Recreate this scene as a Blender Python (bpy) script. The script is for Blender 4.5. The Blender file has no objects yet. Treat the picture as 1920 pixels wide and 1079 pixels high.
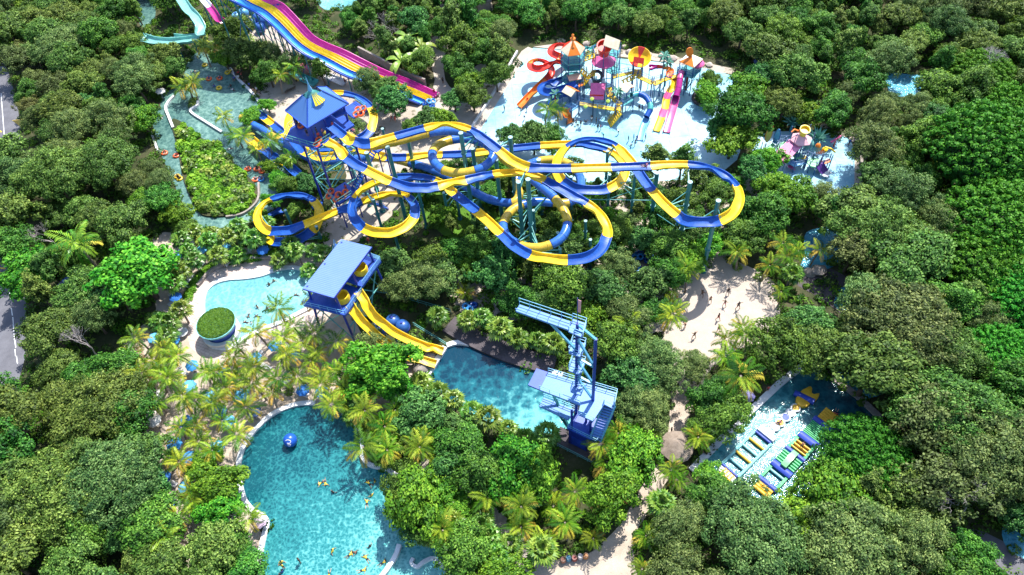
import bpy, math, random
import numpy as np
from mathutils import Vector, Matrix
random.seed(7); rng = np.random.default_rng(7)
R_ = math.radians
scene = bpy.context.scene
COL = scene.collection
# ------------------------------------------------------------------ camera (a drone about 100 m up)
CH = 100.0; CF = 1450.0; CP = R_(52.6); CR = R_(-5.7)
_r0 = np.array([1, 0, 0.]); FW = np.array([0, math.cos(CP), -math.sin(CP)]); _u0 = np.array([0, math.sin(CP), math.cos(CP)])
RT = math.cos(CR)*_r0 + math.sin(CR)*_u0; UP = -math.sin(CR)*_r0 + math.cos(CR)*_u0
CC = np.array([0, 0, CH])
def P(u, v, z=0.0):
    """point of the place seen at photo pixel (u, v) at height z: used to survey the plan from the photograph"""
    d = FW*CF + RT*(u-960) - UP*(v-539.5)
    return CC + d*((z-CH)/d[2])
def PX(q):
    d = np.array(q, float)-CC; w = d@FW
    return (960+CF*(d@RT)/w, 539.5-CF*(d@UP)/w)
def zfor(u, v, vb):
    for z in np.arange(0.25, 60, .25):
        q = P(u, v, z)
        if PX([q[0], q[1], 0])[1] >= vb: return float(z)
    return 10.0
def V(u, v, z=0.0): return Vector(P(u, v, z))
cam = bpy.data.cameras.new("camera"); camo = bpy.data.objects.new("camera", cam); COL.objects.link(camo)
M = Matrix(((RT[0], UP[0], -FW[0], 0), (RT[1], UP[1], -FW[1], 0), (RT[2], UP[2], -FW[2], CH), (0, 0, 0, 1)))
camo.matrix_world = M
cam.sensor_width = 36; cam.lens = 36*CF/1920; cam.clip_end = 3000; cam.clip_start = 1
scene.camera = camo
scene.render.resolution_x = 1024; scene.render.resolution_y = 575
scene.view_settings.view_transform = 'Standard'; scene.view_settings.look = 'None'
scene.view_settings.gamma = 1; scene.view_settings.use_curve_mapping = False
scene.view_settings.exposure = EXPO = 1.02
# ------------------------------------------------------------------ light
SUN_AZ, SUN_EL = R_(35), R_(59)
w = bpy.data.worlds.new("World"); scene.world = w; w.use_nodes = True
nt = w.node_tree; bg = nt.nodes['Background']; sky = nt.nodes.new('ShaderNodeTexSky')
sky.sky_type = 'NISHITA'; sky.sun_disc = False; sky.sun_elevation = SUN_EL; sky.sun_rotation = SUN_AZ
nt.links.new(sky.outputs[0], bg.inputs[0]); bg.inputs[1].default_value = 0.15
sl = bpy.data.lights.new("sun", 'SUN'); sl.energy = 4.3; sl.angle = R_(0.5); sl.color = (1, .965, .9)
so = bpy.data.objects.new("sun", sl); COL.objects.link(so)
sd = Vector((math.sin(SUN_AZ)*math.cos(SUN_EL), math.cos(SUN_AZ)*math.cos(SUN_EL), math.sin(SUN_EL)))
so.rotation_euler = (-sd).to_track_quat('-Z', 'Y').to_euler(); so.location = sd*200
# ------------------------------------------------------------------ materials
MATS = {}
class NT:
    def __init__(s, name):
        s.m = bpy.data.materials.new(name); s.m.use_nodes = True; s.t = s.m.node_tree
        s.b = s.t.nodes['Principled BSDF']; s.out = s.t.nodes['Material Output']
    def n(s, typ, **kw):
        nd = s.t.nodes.new(typ)
        for k, v in kw.items():
            if k.startswith('i_'): nd.inputs[k[2:].replace('_', ' ')].default_value = v
            else: setattr(nd, k, v)
        return nd
    def l(s, a, b): s.t.links.new(a, b)
    def ramp(s, fac, stops, interp='LINEAR'):
        r = s.n('ShaderNodeValToRGB'); r.color_ramp.interpolation = interp
        e = r.color_ramp.elements
        while len(e) < len(stops): e.new(.5)
        for i, (p, c) in enumerate(stops): e[i].position = p; e[i].color = (*c, 1)
        s.l(fac, r.inputs[0]); return r.outputs[0]
    def pos(s):
        return s.n('ShaderNodeNewGeometry').outputs['Position']
    def noise(s, vec, scale, detail=3, rough=.55, dist=0):
        nd = s.n('ShaderNodeTexNoise'); nd.inputs['Scale'].default_value = scale; nd.inputs['Detail'].default_value = detail
        nd.inputs['Roughness'].default_value = rough; nd.inputs['Distortion'].default_value = dist
        s.l(vec, nd.inputs['Vector']); return nd.outputs['Fac']
    def mix(s, fac, a, b, mode='MIX'):
        nd = s.n('ShaderNodeMix', data_type='RGBA', blend_type=mode)
        for sock, val in ((nd.inputs[0], fac), (nd.inputs[6], a), (nd.inputs[7], b)):
            if isinstance(val, (int, float)): sock.default_value = val
            elif isinstance(val, tuple): sock.default_value = (*val, 1)
            else: s.l(val, sock)
        return nd.outputs[2]
    def math(s, op, a, b=0):
        nd = s.n('ShaderNodeMath', operation=op)
        for i, val in enumerate((a, b)):
            if isinstance(val, (int, float)): nd.inputs[i].default_value = val
            else: s.l(val, nd.inputs[i])
        return nd.outputs[0]
    def bump(s, h, strength, dist=.1):
        b = s.n('ShaderNodeBump'); b.inputs['Strength'].default_value = strength; b.inputs['Distance'].default_value = dist
        s.l(h, b.inputs['Height']); s.l(b.outputs[0], s.b.inputs['Normal'])

def paint(name, col, rough=.4, var=.12, scale=1.2, metal=0, spec=.5):
    """painted / moulded surface with slight dirt and fading"""
    if name in MATS: return MATS[name]
    t = NT(name); p = t.pos()
    n1 = t.noise(p, scale, 4); n2 = t.noise(p, scale*7, 3)
    f = t.math('MULTIPLY', n1, n2)
    dark = tuple(c*(1-var*2) for c in col); lite = tuple(min(1, c*(1+var)+.01) for c in col)
    t.l(t.ramp(f, [(.12, dark), (.42, lite)]), t.b.inputs['Base Color'])
    t.l(t.ramp(n2, [(.3, (rough*.8,)*3), (.7, (min(1, rough*1.3),)*3)]), t.b.inputs['Roughness'])
    t.b.inputs['Metallic'].default_value = metal; t.b.inputs['Specular IOR Level'].default_value = spec
    MATS[name] = t.m; return t.m

def ground_mat(name, stops, scale=.25, fine=6, rough=.9, bump=.4, spots=None):
    t = NT(name); p = t.pos()
    n1 = t.noise(p, scale, 6, .65); n2 = t.noise(p, fine, 4, .7)
    f = t.math('ADD', t.math('MULTIPLY', n1, .72), t.math('MULTIPLY', n2, .28))
    c = t.ramp(f, stops)
    if spots:
        n3 = t.noise(p, spots[0], 5, .7)
        c = t.mix(t.ramp(n3, [(spots[1], (0, 0, 0)), (spots[1]+.08, (1, 1, 1))]), c, spots[2])
    t.l(c, t.b.inputs['Base Color']); t.b.inputs['Roughness'].default_value = rough
    t.b.inputs['Specular IOR Level'].default_value = .2
    t.bump(n2, bump, .15); MATS[name] = t.m; return t.m

def water_mat(name, deep, mid, lite, shift=(0, 0), grad=(0, 0, 0), cell=1.3, rough=.09, bump=.5, sparkle=1.0, caustic=0.35, wave=1.1):
    """clear pool water over a mottled floor, caustic light net painted into its colour; grad=(gx,gy,c): deeper floor where gx*x+gy*y+c is low"""
    t = NT(name); p = t.pos()
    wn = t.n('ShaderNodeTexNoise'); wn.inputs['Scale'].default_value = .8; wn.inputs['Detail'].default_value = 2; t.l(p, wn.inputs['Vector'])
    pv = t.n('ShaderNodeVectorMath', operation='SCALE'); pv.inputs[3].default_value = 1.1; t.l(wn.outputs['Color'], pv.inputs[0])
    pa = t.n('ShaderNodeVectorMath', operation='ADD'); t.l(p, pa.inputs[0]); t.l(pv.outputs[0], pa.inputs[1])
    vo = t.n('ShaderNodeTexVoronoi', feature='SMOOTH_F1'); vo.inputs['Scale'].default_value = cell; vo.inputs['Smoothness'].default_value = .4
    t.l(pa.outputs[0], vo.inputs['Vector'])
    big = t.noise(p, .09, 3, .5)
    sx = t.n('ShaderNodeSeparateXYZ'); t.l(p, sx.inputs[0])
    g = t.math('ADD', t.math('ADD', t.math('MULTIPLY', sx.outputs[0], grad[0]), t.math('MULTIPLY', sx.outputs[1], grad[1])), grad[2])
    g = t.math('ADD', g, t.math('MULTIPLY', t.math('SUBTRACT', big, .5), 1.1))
    f = t.math('ADD', g, t.math('MULTIPLY', t.math('SUBTRACT', vo.outputs['Distance'], .4), caustic*1.6))  # paler cell edges: caustic light painted into the water colour
    f = t.math('ADD', f, t.math('MULTIPLY', t.math('SUBTRACT', t.noise(p, cell*2.6, 2), .5), caustic*1.3))
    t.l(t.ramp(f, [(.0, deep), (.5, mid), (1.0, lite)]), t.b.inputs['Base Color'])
    t.b.inputs['Roughness'].default_value = rough; t.b.inputs['IOR'].default_value = 1.33
    t.b.inputs['Specular IOR Level'].default_value = .5*sparkle
    h = t.math('ADD', t.noise(pa.outputs[0], wave, 3, .55), t.math('MULTIPLY', t.noise(p, wave*3.4, 2), .35))
    t.bump(h, bump, .25); MATS[name] = t.m; return t.m

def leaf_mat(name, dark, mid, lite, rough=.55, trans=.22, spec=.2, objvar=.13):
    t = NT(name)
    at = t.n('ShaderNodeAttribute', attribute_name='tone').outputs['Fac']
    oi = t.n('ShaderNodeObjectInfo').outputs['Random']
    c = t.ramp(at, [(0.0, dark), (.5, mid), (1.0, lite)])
    hs = t.n('ShaderNodeHueSaturation'); t.l(c, hs.inputs['Color'])
    mr = t.n('ShaderNodeMapRange'); mr.inputs[3].default_value = .5-objvar*.22; mr.inputs[4].default_value = .5+objvar*.22
    t.l(oi, mr.inputs[0]); t.l(mr.outputs[0], hs.inputs['Hue'])
    m2 = t.n('ShaderNodeMapRange'); m2.inputs[3].default_value = 1-objvar*1.8; m2.inputs[4].default_value = 1+objvar*1.8
    t.l(t.math('FRACT', t.math('MULTIPLY', oi, 7.31)), m2.inputs[0]); t.l(m2.outputs[0], hs.inputs['Value'])
    t.l(hs.outputs[0], t.b.inputs['Base Color']); t.b.inputs['Roughness'].default_value = rough
    t.b.inputs['Specular IOR Level'].default_value = spec
    tr = t.n('ShaderNodeBsdfTranslucent'); tc = t.mix(1.0, hs.outputs[0], (1, .95, .35), 'MULTIPLY'); t.l(tc, tr.inputs[0])
    mx = t.n('ShaderNodeMixShader'); mx.inputs[0].default_value = trans
    t.l(t.b.outputs[0], mx.inputs[1]); t.l(tr.outputs[0], mx.inputs[2]); t.l(mx.outputs[0], t.out.inputs[0])
    MATS[name] = t.m; return t.m

# ------------------------------------------------------------------ mesh builder
ORG = {}
def _o(par): return ORG.get(par.name, Vector((0, 0, 0))) if par else Vector((0, 0, 0))
class MB:
    def __init__(s): s.v = []; s.f = []; s.m = []; s.cm = 0
    def add(s, vs, fs, mi=None):
        b = len(s.v); s.v += [tuple(x) for x in vs]; s.f += [tuple(i+b for i in f) for f in fs]
        s.m += [s.cm if mi is None else mi]*len(fs); return s
    def box(s, c, size, rz=0, mi=None, top=1.0):
        c = Vector(c); x, y, z = size[0]/2, size[1]/2, size[2]/2; vs = []
        for k in (-1, 1):
            q = 1 if k < 0 else top
            for a, b in ((-1, -1), (1, -1), (1, 1), (-1, 1)):
                p = Vector((a*x*q, b*y*q, k*z)); p.rotate(Matrix.Rotation(rz, 3, 'Z')); vs.append(c+p)
        return s.add(vs, [(3, 2, 1, 0), (4, 5, 6, 7), (0, 1, 5, 4), (1, 2, 6, 5), (2, 3, 7, 6), (3, 0, 4, 7)], mi)
    def beam(s, a, b, w, h=None, mi=None):
        a = Vector(a); b = Vector(b); h = h or w; d = (b-a)
        if d.length < 1e-6: return s
        d.normalize(); up = Vector((0, 0, 1)) if abs(d.z) < .95 else Vector((1, 0, 0))
        sx = d.cross(up).normalized()*w/2; sy = sx.cross(d).normalized()*h/2; vs = []
        for p in (a, b): vs += [p-sx-sy, p+sx-sy, p+sx+sy, p-sx+sy]
        return s.add(vs, [(0, 1, 2, 3), (7, 6, 5, 4), (0, 4, 5, 1), (1, 5, 6, 2), (2, 6, 7, 3), (3, 7, 4, 0)], mi)
    def cyl(s, a, b, r1, r2=None, n=10, mi=None, caps=True):
        a = Vector(a); b = Vector(b); r2 = r1 if r2 is None else r2; d = (b-a).normalized()
        up = Vector((0, 0, 1)) if abs(d.z) < .95 else Vector((1, 0, 0))
        sx = d.cross(up).normalized(); sy = sx.cross(d).normalized(); vs = []
        for p, r in ((a, r1), (b, r2)):
            for i in range(n):
                t = 2*math.pi*i/n; vs.append(p+sx*r*math.cos(t)+sy*r*math.sin(t))
        fs = [(i, (i+1) % n, n+(i+1) % n, n+i) for i in range(n)]
        if caps: fs += [tuple(range(n-1, -1, -1)), tuple(range(n, 2*n))]
        return s.add(vs, fs, mi)
    def pipe(s, pts, r, n=8, mi=None, r2=None):
        pts = [Vector(p) for p in pts]; N = len(pts); vs = []; prev = None
        for i, p in enumerate(pts):
            d = (pts[min(i+1, N-1)]-pts[max(i-1, 0)]).normalized()
            up = Vector((0, 0, 1)) if abs(d.z) < .9 else (prev or Vector((1, 0, 0)))
            sx = d.cross(up).normalized(); sy = sx.cross(d).normalized(); prev = sx.cross(d)
            rr = r if r2 is None else r+(r2-r)*i/(N-1)
            for k in range(n):
                t = 2*math.pi*k/n; vs.append(p+sx*rr*math.cos(t)+sy*rr*math.sin(t))
        fs = [(i*n+k, i*n+(k+1) % n, (i+1)*n+(k+1) % n, (i+1)*n+k) for i in range(N-1) for k in range(n)]
        fs += [tuple(range(n-1, -1, -1)), tuple(range((N-1)*n, N*n))]
        return s.add(vs, fs, mi)
    def prism(s, poly, z0, z1, mi=None, bottom=True):
        n = len(poly); vs = [(p[0], p[1], z0) for p in poly]+[(p[0], p[1], z1) for p in poly]
        fs = [(i, (i+1) % n, n+(i+1) % n, n+i) for i in range(n)]+[tuple(range(n, 2*n))]
        if bottom: fs.append(tuple(range(n-1, -1, -1)))
        return s.add(vs, fs, mi)
    def lathe(s, c, prof, n=16, mi=None, close=True):
        c = Vector(c); vs = []; N = len(prof)
        for r, z in prof:
            for k in range(n): t = 2*math.pi*k/n; vs.append((c.x+r*math.cos(t), c.y+r*math.sin(t), c.z+z))
        fs = [(i*n+k, i*n+(k+1) % n, (i+1)*n+(k+1) % n, (i+1)*n+k) for i in range(N-1) for k in range(n)]
        if close: fs += [tuple(range(n-1, -1, -1)), tuple(range((N-1)*n, N*n))]
        return s.add(vs, fs, mi)
    def torus(s, c, R, r, n=18, m=8, mi=None, tilt=None):
        vs = []; q = tilt or Matrix.Identity(3); c = Vector(c)
        for i in range(n):
            a = 2*math.pi*i/n
            for k in range(m):
                b = 2*math.pi*k/m
                vs.append(c+q@Vector(((R+r*math.cos(b))*math.cos(a), (R+r*math.cos(b))*math.sin(a), r*math.sin(b))))
        return s.add(vs, [(i*m+k, ((i+1) % n)*m+k, ((i+1) % n)*m+(k+1) % m, i*m+(k+1) % m) for i in range(n) for k in range(m)], mi)
    def slab(s, quad, th, mi=None):
        """thick sheet from a loop of 3-D points, thickness th downwards"""
        n = len(quad); a = [Vector(q) for q in quad]; dn = Vector((0, 0, -th))
        vs = a+[q+dn for q in a]
        return s.add(vs, [tuple(range(n)), tuple(range(2*n-1, n-1, -1))]+[(i, n+i, n+(i+1) % n, (i+1) % n) for i in range(n)], mi)
    def build(s, name, mats, parent=None, smooth=False, bevel=0, tone=None):
        o_ = _o(parent); me = bpy.data.meshes.new(name)
        me.from_pydata([(x-o_.x, y-o_.y, z-o_.z) for x, y, z in s.v], [], s.f)
        if not isinstance(mats, (list, tuple)): mats = [mats]
        for m in mats: me.materials.append(m)
        if len(mats) > 1: me.polygons.foreach_set('material_index', s.m)
        if smooth: me.polygons.foreach_set('use_smooth', [True]*len(me.polygons))
        me.update()
        ob = bpy.data.objects.new(name, me); COL.objects.link(ob)
        if parent: ob.parent = parent; ORG[ob.name] = o_
        if smooth:
            try:
                me.set_sharp_from_angle(angle=R_(40))
            except Exception: pass
        return ob
THINGS = []
def tag(o, label=None, cat=None, group=None, kind=None):
    if label: o['label'] = label
    if cat: o['category'] = cat
    if group: o['group'] = group
    if kind: o['kind'] = kind
    return o
def thing(name, label, cat, loc, group=None, rz=0):
    o = bpy.data.objects.new(name, None); COL.objects.link(o); o.location = Vector(loc); o.rotation_euler = (0, 0, rz)
    o.empty_display_size = .1; ORG[o.name] = Vector(loc)
    return tag(o, label, cat, group)
def copy_tree(o, parent=None):
    c = o.copy(); COL.objects.link(c)
    if parent: c.parent = parent
    for ch in list(o.children): copy_tree(ch, c)
    return c
USED = set()
def inst(proto, loc, rz=0, s=1.0, label=None, group=None, cat=None, tilt=(0, 0)):
    """first call uses the prototype itself, later calls copies of it and of each of its parts"""
    if proto.name in USED: o = copy_tree(proto)
    else: o = proto; USED.add(proto.name)
    o.location = Vector(loc); o.rotation_euler = (tilt[0], tilt[1], rz)
    o.scale = (s, s, s) if isinstance(s, (int, float)) else s
    if label: o['label'] = label
    if group: o['group'] = group
    if cat: o['category'] = cat
    return o
def cr(pts, n=8, closed=False):
    """Catmull-Rom through Vectors -> (points, control index float)"""
    out = []; N = len(pts)
    for i in range(N-1 if not closed else N):
        p0 = pts[(i-1) % N] if closed or i > 0 else pts[0]*2-pts[1]
        p1 = pts[i]; p2 = pts[(i+1) % N]
        p3 = pts[(i+2) % N] if closed or i+2 < N else pts[-1]*2-pts[-2]
        for k in range(n):
            t = k/n
            out.append(0.5*((2*p1)+(p2-p0)*t+(2*p0-5*p1+4*p2-p3)*t*t+(3*p1-p0-3*p2+p3)*t**3))
    if not closed: out.append(pts[-1].copy())
    return out
def poly_px(pts, z=0.0, smooth=0):
    v = [V(u, w_, z) for u, w_ in pts]
    return cr(v, smooth, True) if smooth else v
def sheet(name, pts, z, mat, smooth=4, kind='structure', parent=None):
    """flat sheet laid on the ground, outlined by photo points; triangulated"""
    from mathutils.geometry import tessellate_polygon
    v = poly_px(pts, z, smooth)
    tri = tessellate_polygon([v]); mb = MB(); mb.add(v, [tuple(t) for t in tri])
    ob = mb.build(name, mat, parent)
    import bmesh
    bm = bmesh.new(); bm.from_mesh(ob.data); bmesh.ops.recalc_face_normals(bm, faces=bm.faces)
    if bm.faces and sum(f.normal.z for f in bm.faces) < 0: bmesh.ops.reverse_faces(bm, faces=bm.faces)
    bm.to_mesh(ob.data); bm.free()
    if kind: ob['kind'] = kind
    return ob
def ribbon(mb, pts, width, z0, z1, mi=None):
    """upright kerb / wall following pts (Vectors), open"""
    N = len(pts); L = []; Rr = []
    for i, p in enumerate(pts):
        d = (pts[min(i+1, N-1)]-pts[max(i-1, 0)]); d.z = 0; d.normalize(); n = Vector((-d.y, d.x, 0))*width/2
        L.append(p+n); Rr.append(p-n)
    vs = []
    for i in range(N):
        for q in (L[i], Rr[i]): vs += [(q.x, q.y, z0), (q.x, q.y, z1)]
    fs = []
    for i in range(N-1):
        a = i*4; b = a+4
        fs += [(a+1, b+1, b+3, a+3), (a, b, b+1, a+1), (a+2, a+3, b+3, b+2)]
    fs += [(0, 1, 3, 2), (N*4-4, N*4-2, N*4-1, N*4-3)]
    return mb.add(vs, fs, mi)
def inpoly(x, y, pl):
    c = False; j = len(pl)-1
    for i in range(len(pl)):
        if (pl[i][1] > y) != (pl[j][1] > y) and x < (pl[j][0]-pl[i][0])*(y-pl[i][1])/(pl[j][1]-pl[i][1])+pl[i][0]: c = not c
        j = i
    return c
# ------------------------------------------------------------------ setting: ground, sand, paths, road, water
M_ground = ground_mat('earth', [(.3, (.018, .032, .009)), (.5, (.045, .055, .022)), (.66, (.11, .09, .055)), (.8, (.26, .21, .16))], .18, 3)
M_sand = ground_mat('sand', [(.3, (.31, .25, .19)), (.5, (.44, .365, .295)), (.7, (.55, .47, .39))], .3, 5, spots=(.5, .62, (.33, .26, .19)))
M_court = ground_mat('court_sand', [(.3, (.42, .35, .29)), (.7, (.54, .46, .39))], .6, 9, bump=.7)
M_path = ground_mat('paved_path', [(.3, (.36, .31, .26)), (.7, (.5, .44, .38))], .4, 7, bump=.25)
M_plaza = ground_mat('plaza_paving', [(.3, (.30, .25, .2)), (.55, (.44, .38, .32)), (.72, (.53, .47, .4))], .22, 6, bump=.25, spots=(.33, .56, (.07, .08, .03)))
M_lawn = ground_mat('lawn', [(.3, (.05, .12, .015)), (.6, (.10, .22, .02)), (.8, (.16, .26, .04))], .5, 9)
M_asphalt = ground_mat('asphalt', [(.3, (.10, .10, .115)), (.7, (.17, .17, .19))], .5, 8, bump=.2)
M_conc = ground_mat('pale_concrete', [(.3, (.52, .52, .52)), (.7, (.72, .72, .72))], .6, 5, rough=.7, bump=.15)
M_darkdeck = ground_mat('dark_deck', [(.3, (.05, .045, .05)), (.7, (.13, .11, .12))], .6, 6)
def brick_mat():
    t = NT('brick_deck'); p = t.pos()
    mp = t.n('ShaderNodeMapping'); mp.inputs['Rotation'].default_value = (0, 0, .5); t.l(p, mp.inputs[0])
    b = t.n('ShaderNodeTexBrick'); b.inputs['Scale'].default_value = 1.0; b.inputs['Color1'].default_value = (.58, .47, .42, 1)
    b.inputs['Color2'].default_value = (.46, .36, .32, 1); b.inputs['Mortar'].default_value = (.3, .22, .19, 1)
    b.inputs['Brick Width'].default_value = .9; b.inputs['Row Height'].default_value = .45; b.inputs['Mortar Size'].default_value = .035
    t.l(mp.outputs[0], b.inputs[0]); n = t.noise(p, .7, 4)
    t.l(t.mix(t.ramp(n, [(.4, (0, 0, 0)), (.7, (.5, .5, .5))]), b.outputs[0], (.66, .6, .55)), t.b.inputs['Base Color'])
    t.b.inputs['Roughness'].default_value = .85; return t.m
M_brick = brick_mat()
g = MB(); S = 700; n_ = 28
g.add([(-S+2*S*i/n_, -200+2*S*j/n_, 0) for j in range(n_+1) for i in range(n_+1)],
      [(j*(n_+1)+i, j*(n_+1)+i+1, (j+1)*(n_+1)+i+1, (j+1)*(n_+1)+i) for j in range(n_) for i in range(n_)])
tag(g.build('ground', M_ground), kind='structure')

W_river = water_mat('river_water', (.03, .085, .085), (.10, .20, .175), (.27, .42, .36), grad=(0.004, .0, .58), cell=1.5, caustic=.42, wave=.9, bump=.5)
W_pool1 = water_mat('turquoise_water', (.05, .20, .24), (.14, .38, .40), (.33, .60, .58), grad=(0, 0, .5), cell=1.7, caustic=.3, bump=.35)
W_pool2 = water_mat('round_pool_water', (.006, .072, .095), (.03, .215, .23), (.18, .50, .48), grad=(.016, -.022, 1.74), cell=2.5, caustic=.42, bump=.3)
W_dive = water_mat('dive_pool_water', (.003, .038, .07), (.012, .13, .17), (.14, .46, .46), grad=(.014, -.065, 4.12), cell=.9, caustic=.5, bump=.35, wave=.8)
W_infl = water_mat('activity_pool_water', (.005, .045, .065), (.03, .17, .20), (.12, .42, .42), grad=(-.03, 0, 1.5), cell=1.2, caustic=.3, rough=.10, bump=.30, sparkle=1.5, wave=2.8)
W_clear = water_mat('side_pool_water', (.02, .13, .24), (.07, .33, .46), (.2, .55, .62), grad=(0, 0, .5), cell=1.2, caustic=.3, rough=.12, bump=.6, wave=2.4, sparkle=1.2)
def pad_mat():
    t = NT('splash_pad_floor'); p = t.pos()
    n = t.noise(p, .07, 3); n2 = t.noise(p, 1.2, 3)
    f = t.math('ADD', t.math('MULTIPLY', n, .8), t.math('MULTIPLY', n2, .2))
    c = t.ramp(f, [(.34, (.20, .46, .60)), (.5, (.35, .59, .70)), (.66, (.54, .70, .76))])
    br = t.n('ShaderNodeTexBrick'); br.inputs['Scale'].default_value = 1; br.inputs['Brick Width'].default_value = 4; br.inputs['Row Height'].default_value = 4; br.inputs['Mortar Size'].default_value = .05; br.offset = 0
    br.inputs['Color1'].default_value = (1, 1, 1, 1); br.inputs['Color2'].default_value = (.95, .97, .98, 1); br.inputs['Mortar'].default_value = (.72, .8, .82, 1); t.l(p, br.inputs[0])
    st = t.ramp(t.noise(p, .45, 6, .75), [(.36, (.80, .86, .88)), (.5, (1, 1, 1))])
    t.l(t.mix(1.0, t.mix(1.0, c, br.outputs[0], 'MULTIPLY'), st, 'MULTIPLY'), t.b.inputs['Base Color'])
    t.b.inputs['Roughness'].default_value = .25; t.b.inputs['IOR'].default_value = 1.33
    t.bump(t.noise(p, 2.2, 3), .2, .1); return t.m
W_pad = pad_mat()

BEACH = [(290, 440), (400, 452), (500, 470), (560, 455), (615, 470), (650, 560), (690, 640), (790, 690), (740, 760), (690, 800), (640, 770), (520, 780), (430, 890), (470, 960), (500, 1050), (430, 1120), (345, 1060), (305, 965), (292, 900), (262, 850), (270, 790), (240, 720), (250, 690), (232, 640), (290, 590), (285, 540)]
sheet('beach_sand', BEACH, .008, M_sand)
COURT = [(1345, 480), (1392, 495), (1450, 528), (1462, 590), (1430, 640), (1385, 655), (1335, 690), (1300, 740), (1262, 725), (1255, 660), (1225, 605), (1262, 557), (1305, 512)]
sheet('sand_court', COURT, .016, M_court)
PATH1 = [(1255, 842), (1278, 868), (1245, 910), (1225, 945), (1210, 970), (1187, 1010), (1190, 1060), (1180, 1115), (950, 1115), (940, 1060), (985, 1035), (1040, 1050), (1100, 1040), (1140, 1008), (1168, 975), (1198, 922), (1222, 885)]
PATH2 = [(785, 845), (850, 900), (905, 935), (950, 970), (985, 1010), (1040, 1052), (960, 1085), (925, 1025), (878, 975), (828, 925), (780, 880)]
PATH3 = [(1262, 725), (1300, 740), (1290, 790), (1285, 850), (1278, 868), (1252, 850), (1255, 790)]
sheet('sandy_path', PATH1, .012, M_sand); sheet('garden_path', PATH2, .016, M_path); sheet('court_path', PATH3, .02, M_sand)
PLAZA = [(500, 150), (560, 105), (640, 110), (760, 180), (860, 160), (900, 120), (960, 150), (900, 250), (880, 330), (800, 330), (740, 400), (640, 470), (600, 430), (650, 330), (600, 260), (520, 270), (470, 210)]
sheet('plaza_paving', PLAZA, .012, M_plaza)
sheet('service_yard', [(440, 45), (500, 30), (560, 80), (640, 130), (720, 175), (800, 215), (780, 260), (690, 240), (600, 190), (560, 150), (480, 100)], .018, M_plaza)
sheet('upper_path', [(800, -30), (900, -30), (925, 30), (895, 60), (840, 90), (835, 150), (870, 190), (850, 230), (800, 210), (815, 150), (800, 90), (830, 40)], .02, M_path)
sheet('lawn', [(790, 350), (860, 345), (960, 430), (980, 520), (900, 500), (830, 440), (790, 400)], .018, M_lawn)
sheet('slope_lawn', [(880, 70), (905, 90), (850, 140), (830, 130)], .026, M_lawn, 0)
sheet('sandy_ground', [(830, 500), (960, 470), (1080, 490), (1300, 460), (1330, 540), (1240, 620), (1150, 620), (1000, 600), (880, 600)], .012, M_plaza)
sheet('slide_yard', [(1130, 330), (1400, 330), (1420, 440), (1330, 520), (1180, 520)], .010, M_plaza)
sheet('service_path', [(1500, 500), (1560, 505), (1640, 560), (1600, 600), (1540, 560), (1490, 530)], .012, M_darkdeck)
# road along the left edge with its markings
ROADP = [(-80, 40), (-8, 90), (20, 150), (38, 240), (28, 330), (28, 440), (45, 540), (52, 640), (30, 730), (-8, 860), (-20, 1010), (-180, 1050), (-170, 500)]
sheet('road', ROADP, .02, M_asphalt, 3)
M_white = paint('road_white', (.78, .78, .76), .7); M_yel = paint('road_yellow', (.75, .52, .04), .7)
mk = MB()
def dash(a, b, wd, z=.026):
    a = V(*a, z); b = V(*b, z); d = (b-a).normalized(); n = Vector((-d.y, d.x, 0))*wd/2
    mk.add([a-n, b-n, b+n, a+n], [(0, 1, 2, 3)])
dash((2, 175), (8, 255), .15)
for k in range(5): dash((18+3.2*k, 548+30*k), (20+3.2*k, 562+30*k), .15)
for k in range(3): dash((24+2*k, 655+30*k-60), (25+2*k, 668+30*k-60), .12)
tag(mk.build('white_road_markings', M_white), kind='structure')
mk = MB()
for k in range(4): dash((-14, 492+9*k), (10, 499+9*k-4), .3)
dash((-10, 240), (3, 248), .3)
tag(mk.build('yellow_road_markings', M_yel), kind='structure')

RIVER = [(300, 200), (305, 175), (330, 165), (345, 140), (352, 118), (372, 98), (400, 108), (425, 128), (447, 150), (502, 215), (495, 235), (525, 265), (548, 300), (535, 350), (520, 388), (480, 412), (430, 425), (375, 427), (345, 385), (320, 330), (295, 270), (285, 215)]
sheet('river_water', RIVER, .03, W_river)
ISLE = [(322, 228), (345, 233), (380, 262), (412, 272), (432, 300), (462, 330), (482, 352), (480, 382), (452, 402), (402, 408), (372, 398), (346, 342), (334, 280)]
mb = MB(); mb.prism([(p.x, p.y) for p in poly_px(ISLE, 0, 3)], 0, .35); tag(mb.build('river_island', M_ground), kind='structure')
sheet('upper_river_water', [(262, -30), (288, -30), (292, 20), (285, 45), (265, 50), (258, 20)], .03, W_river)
POOL1 = [(383, 600), (382, 565), (388, 546), (405, 533), (430, 526), (460, 524), (490, 519), (520, 509), (545, 505), (570, 509), (600, 520), (618, 545), (602, 568), (570, 582), (530, 602), (493, 617), (462, 632), (430, 652), (400, 650), (385, 632)]
DECK1 = [(357, 650), (352, 600), (356, 560), (368, 535), (392, 513), (425, 503), (470, 500), (505, 497), (540, 489), (575, 489), (610, 500), (650, 540), (600, 600), (540, 625), (470, 655), (430, 675), (390, 668)]
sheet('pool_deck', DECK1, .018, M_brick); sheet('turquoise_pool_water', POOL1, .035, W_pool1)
POOL2 = [(452, 891), (453, 862), (468, 828), (493, 798), (522, 776), (559, 762), (597, 761), (630, 768), (656, 785), (673, 808), (680, 832), (680, 859), (698, 875), (723, 881), (750, 894), (800, 935), (840, 980), (870, 1060), (860, 1130), (480, 1130), (490, 1060), (493, 1035), (504, 985), (497, 970), (476, 954), (460, 932)]
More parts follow.
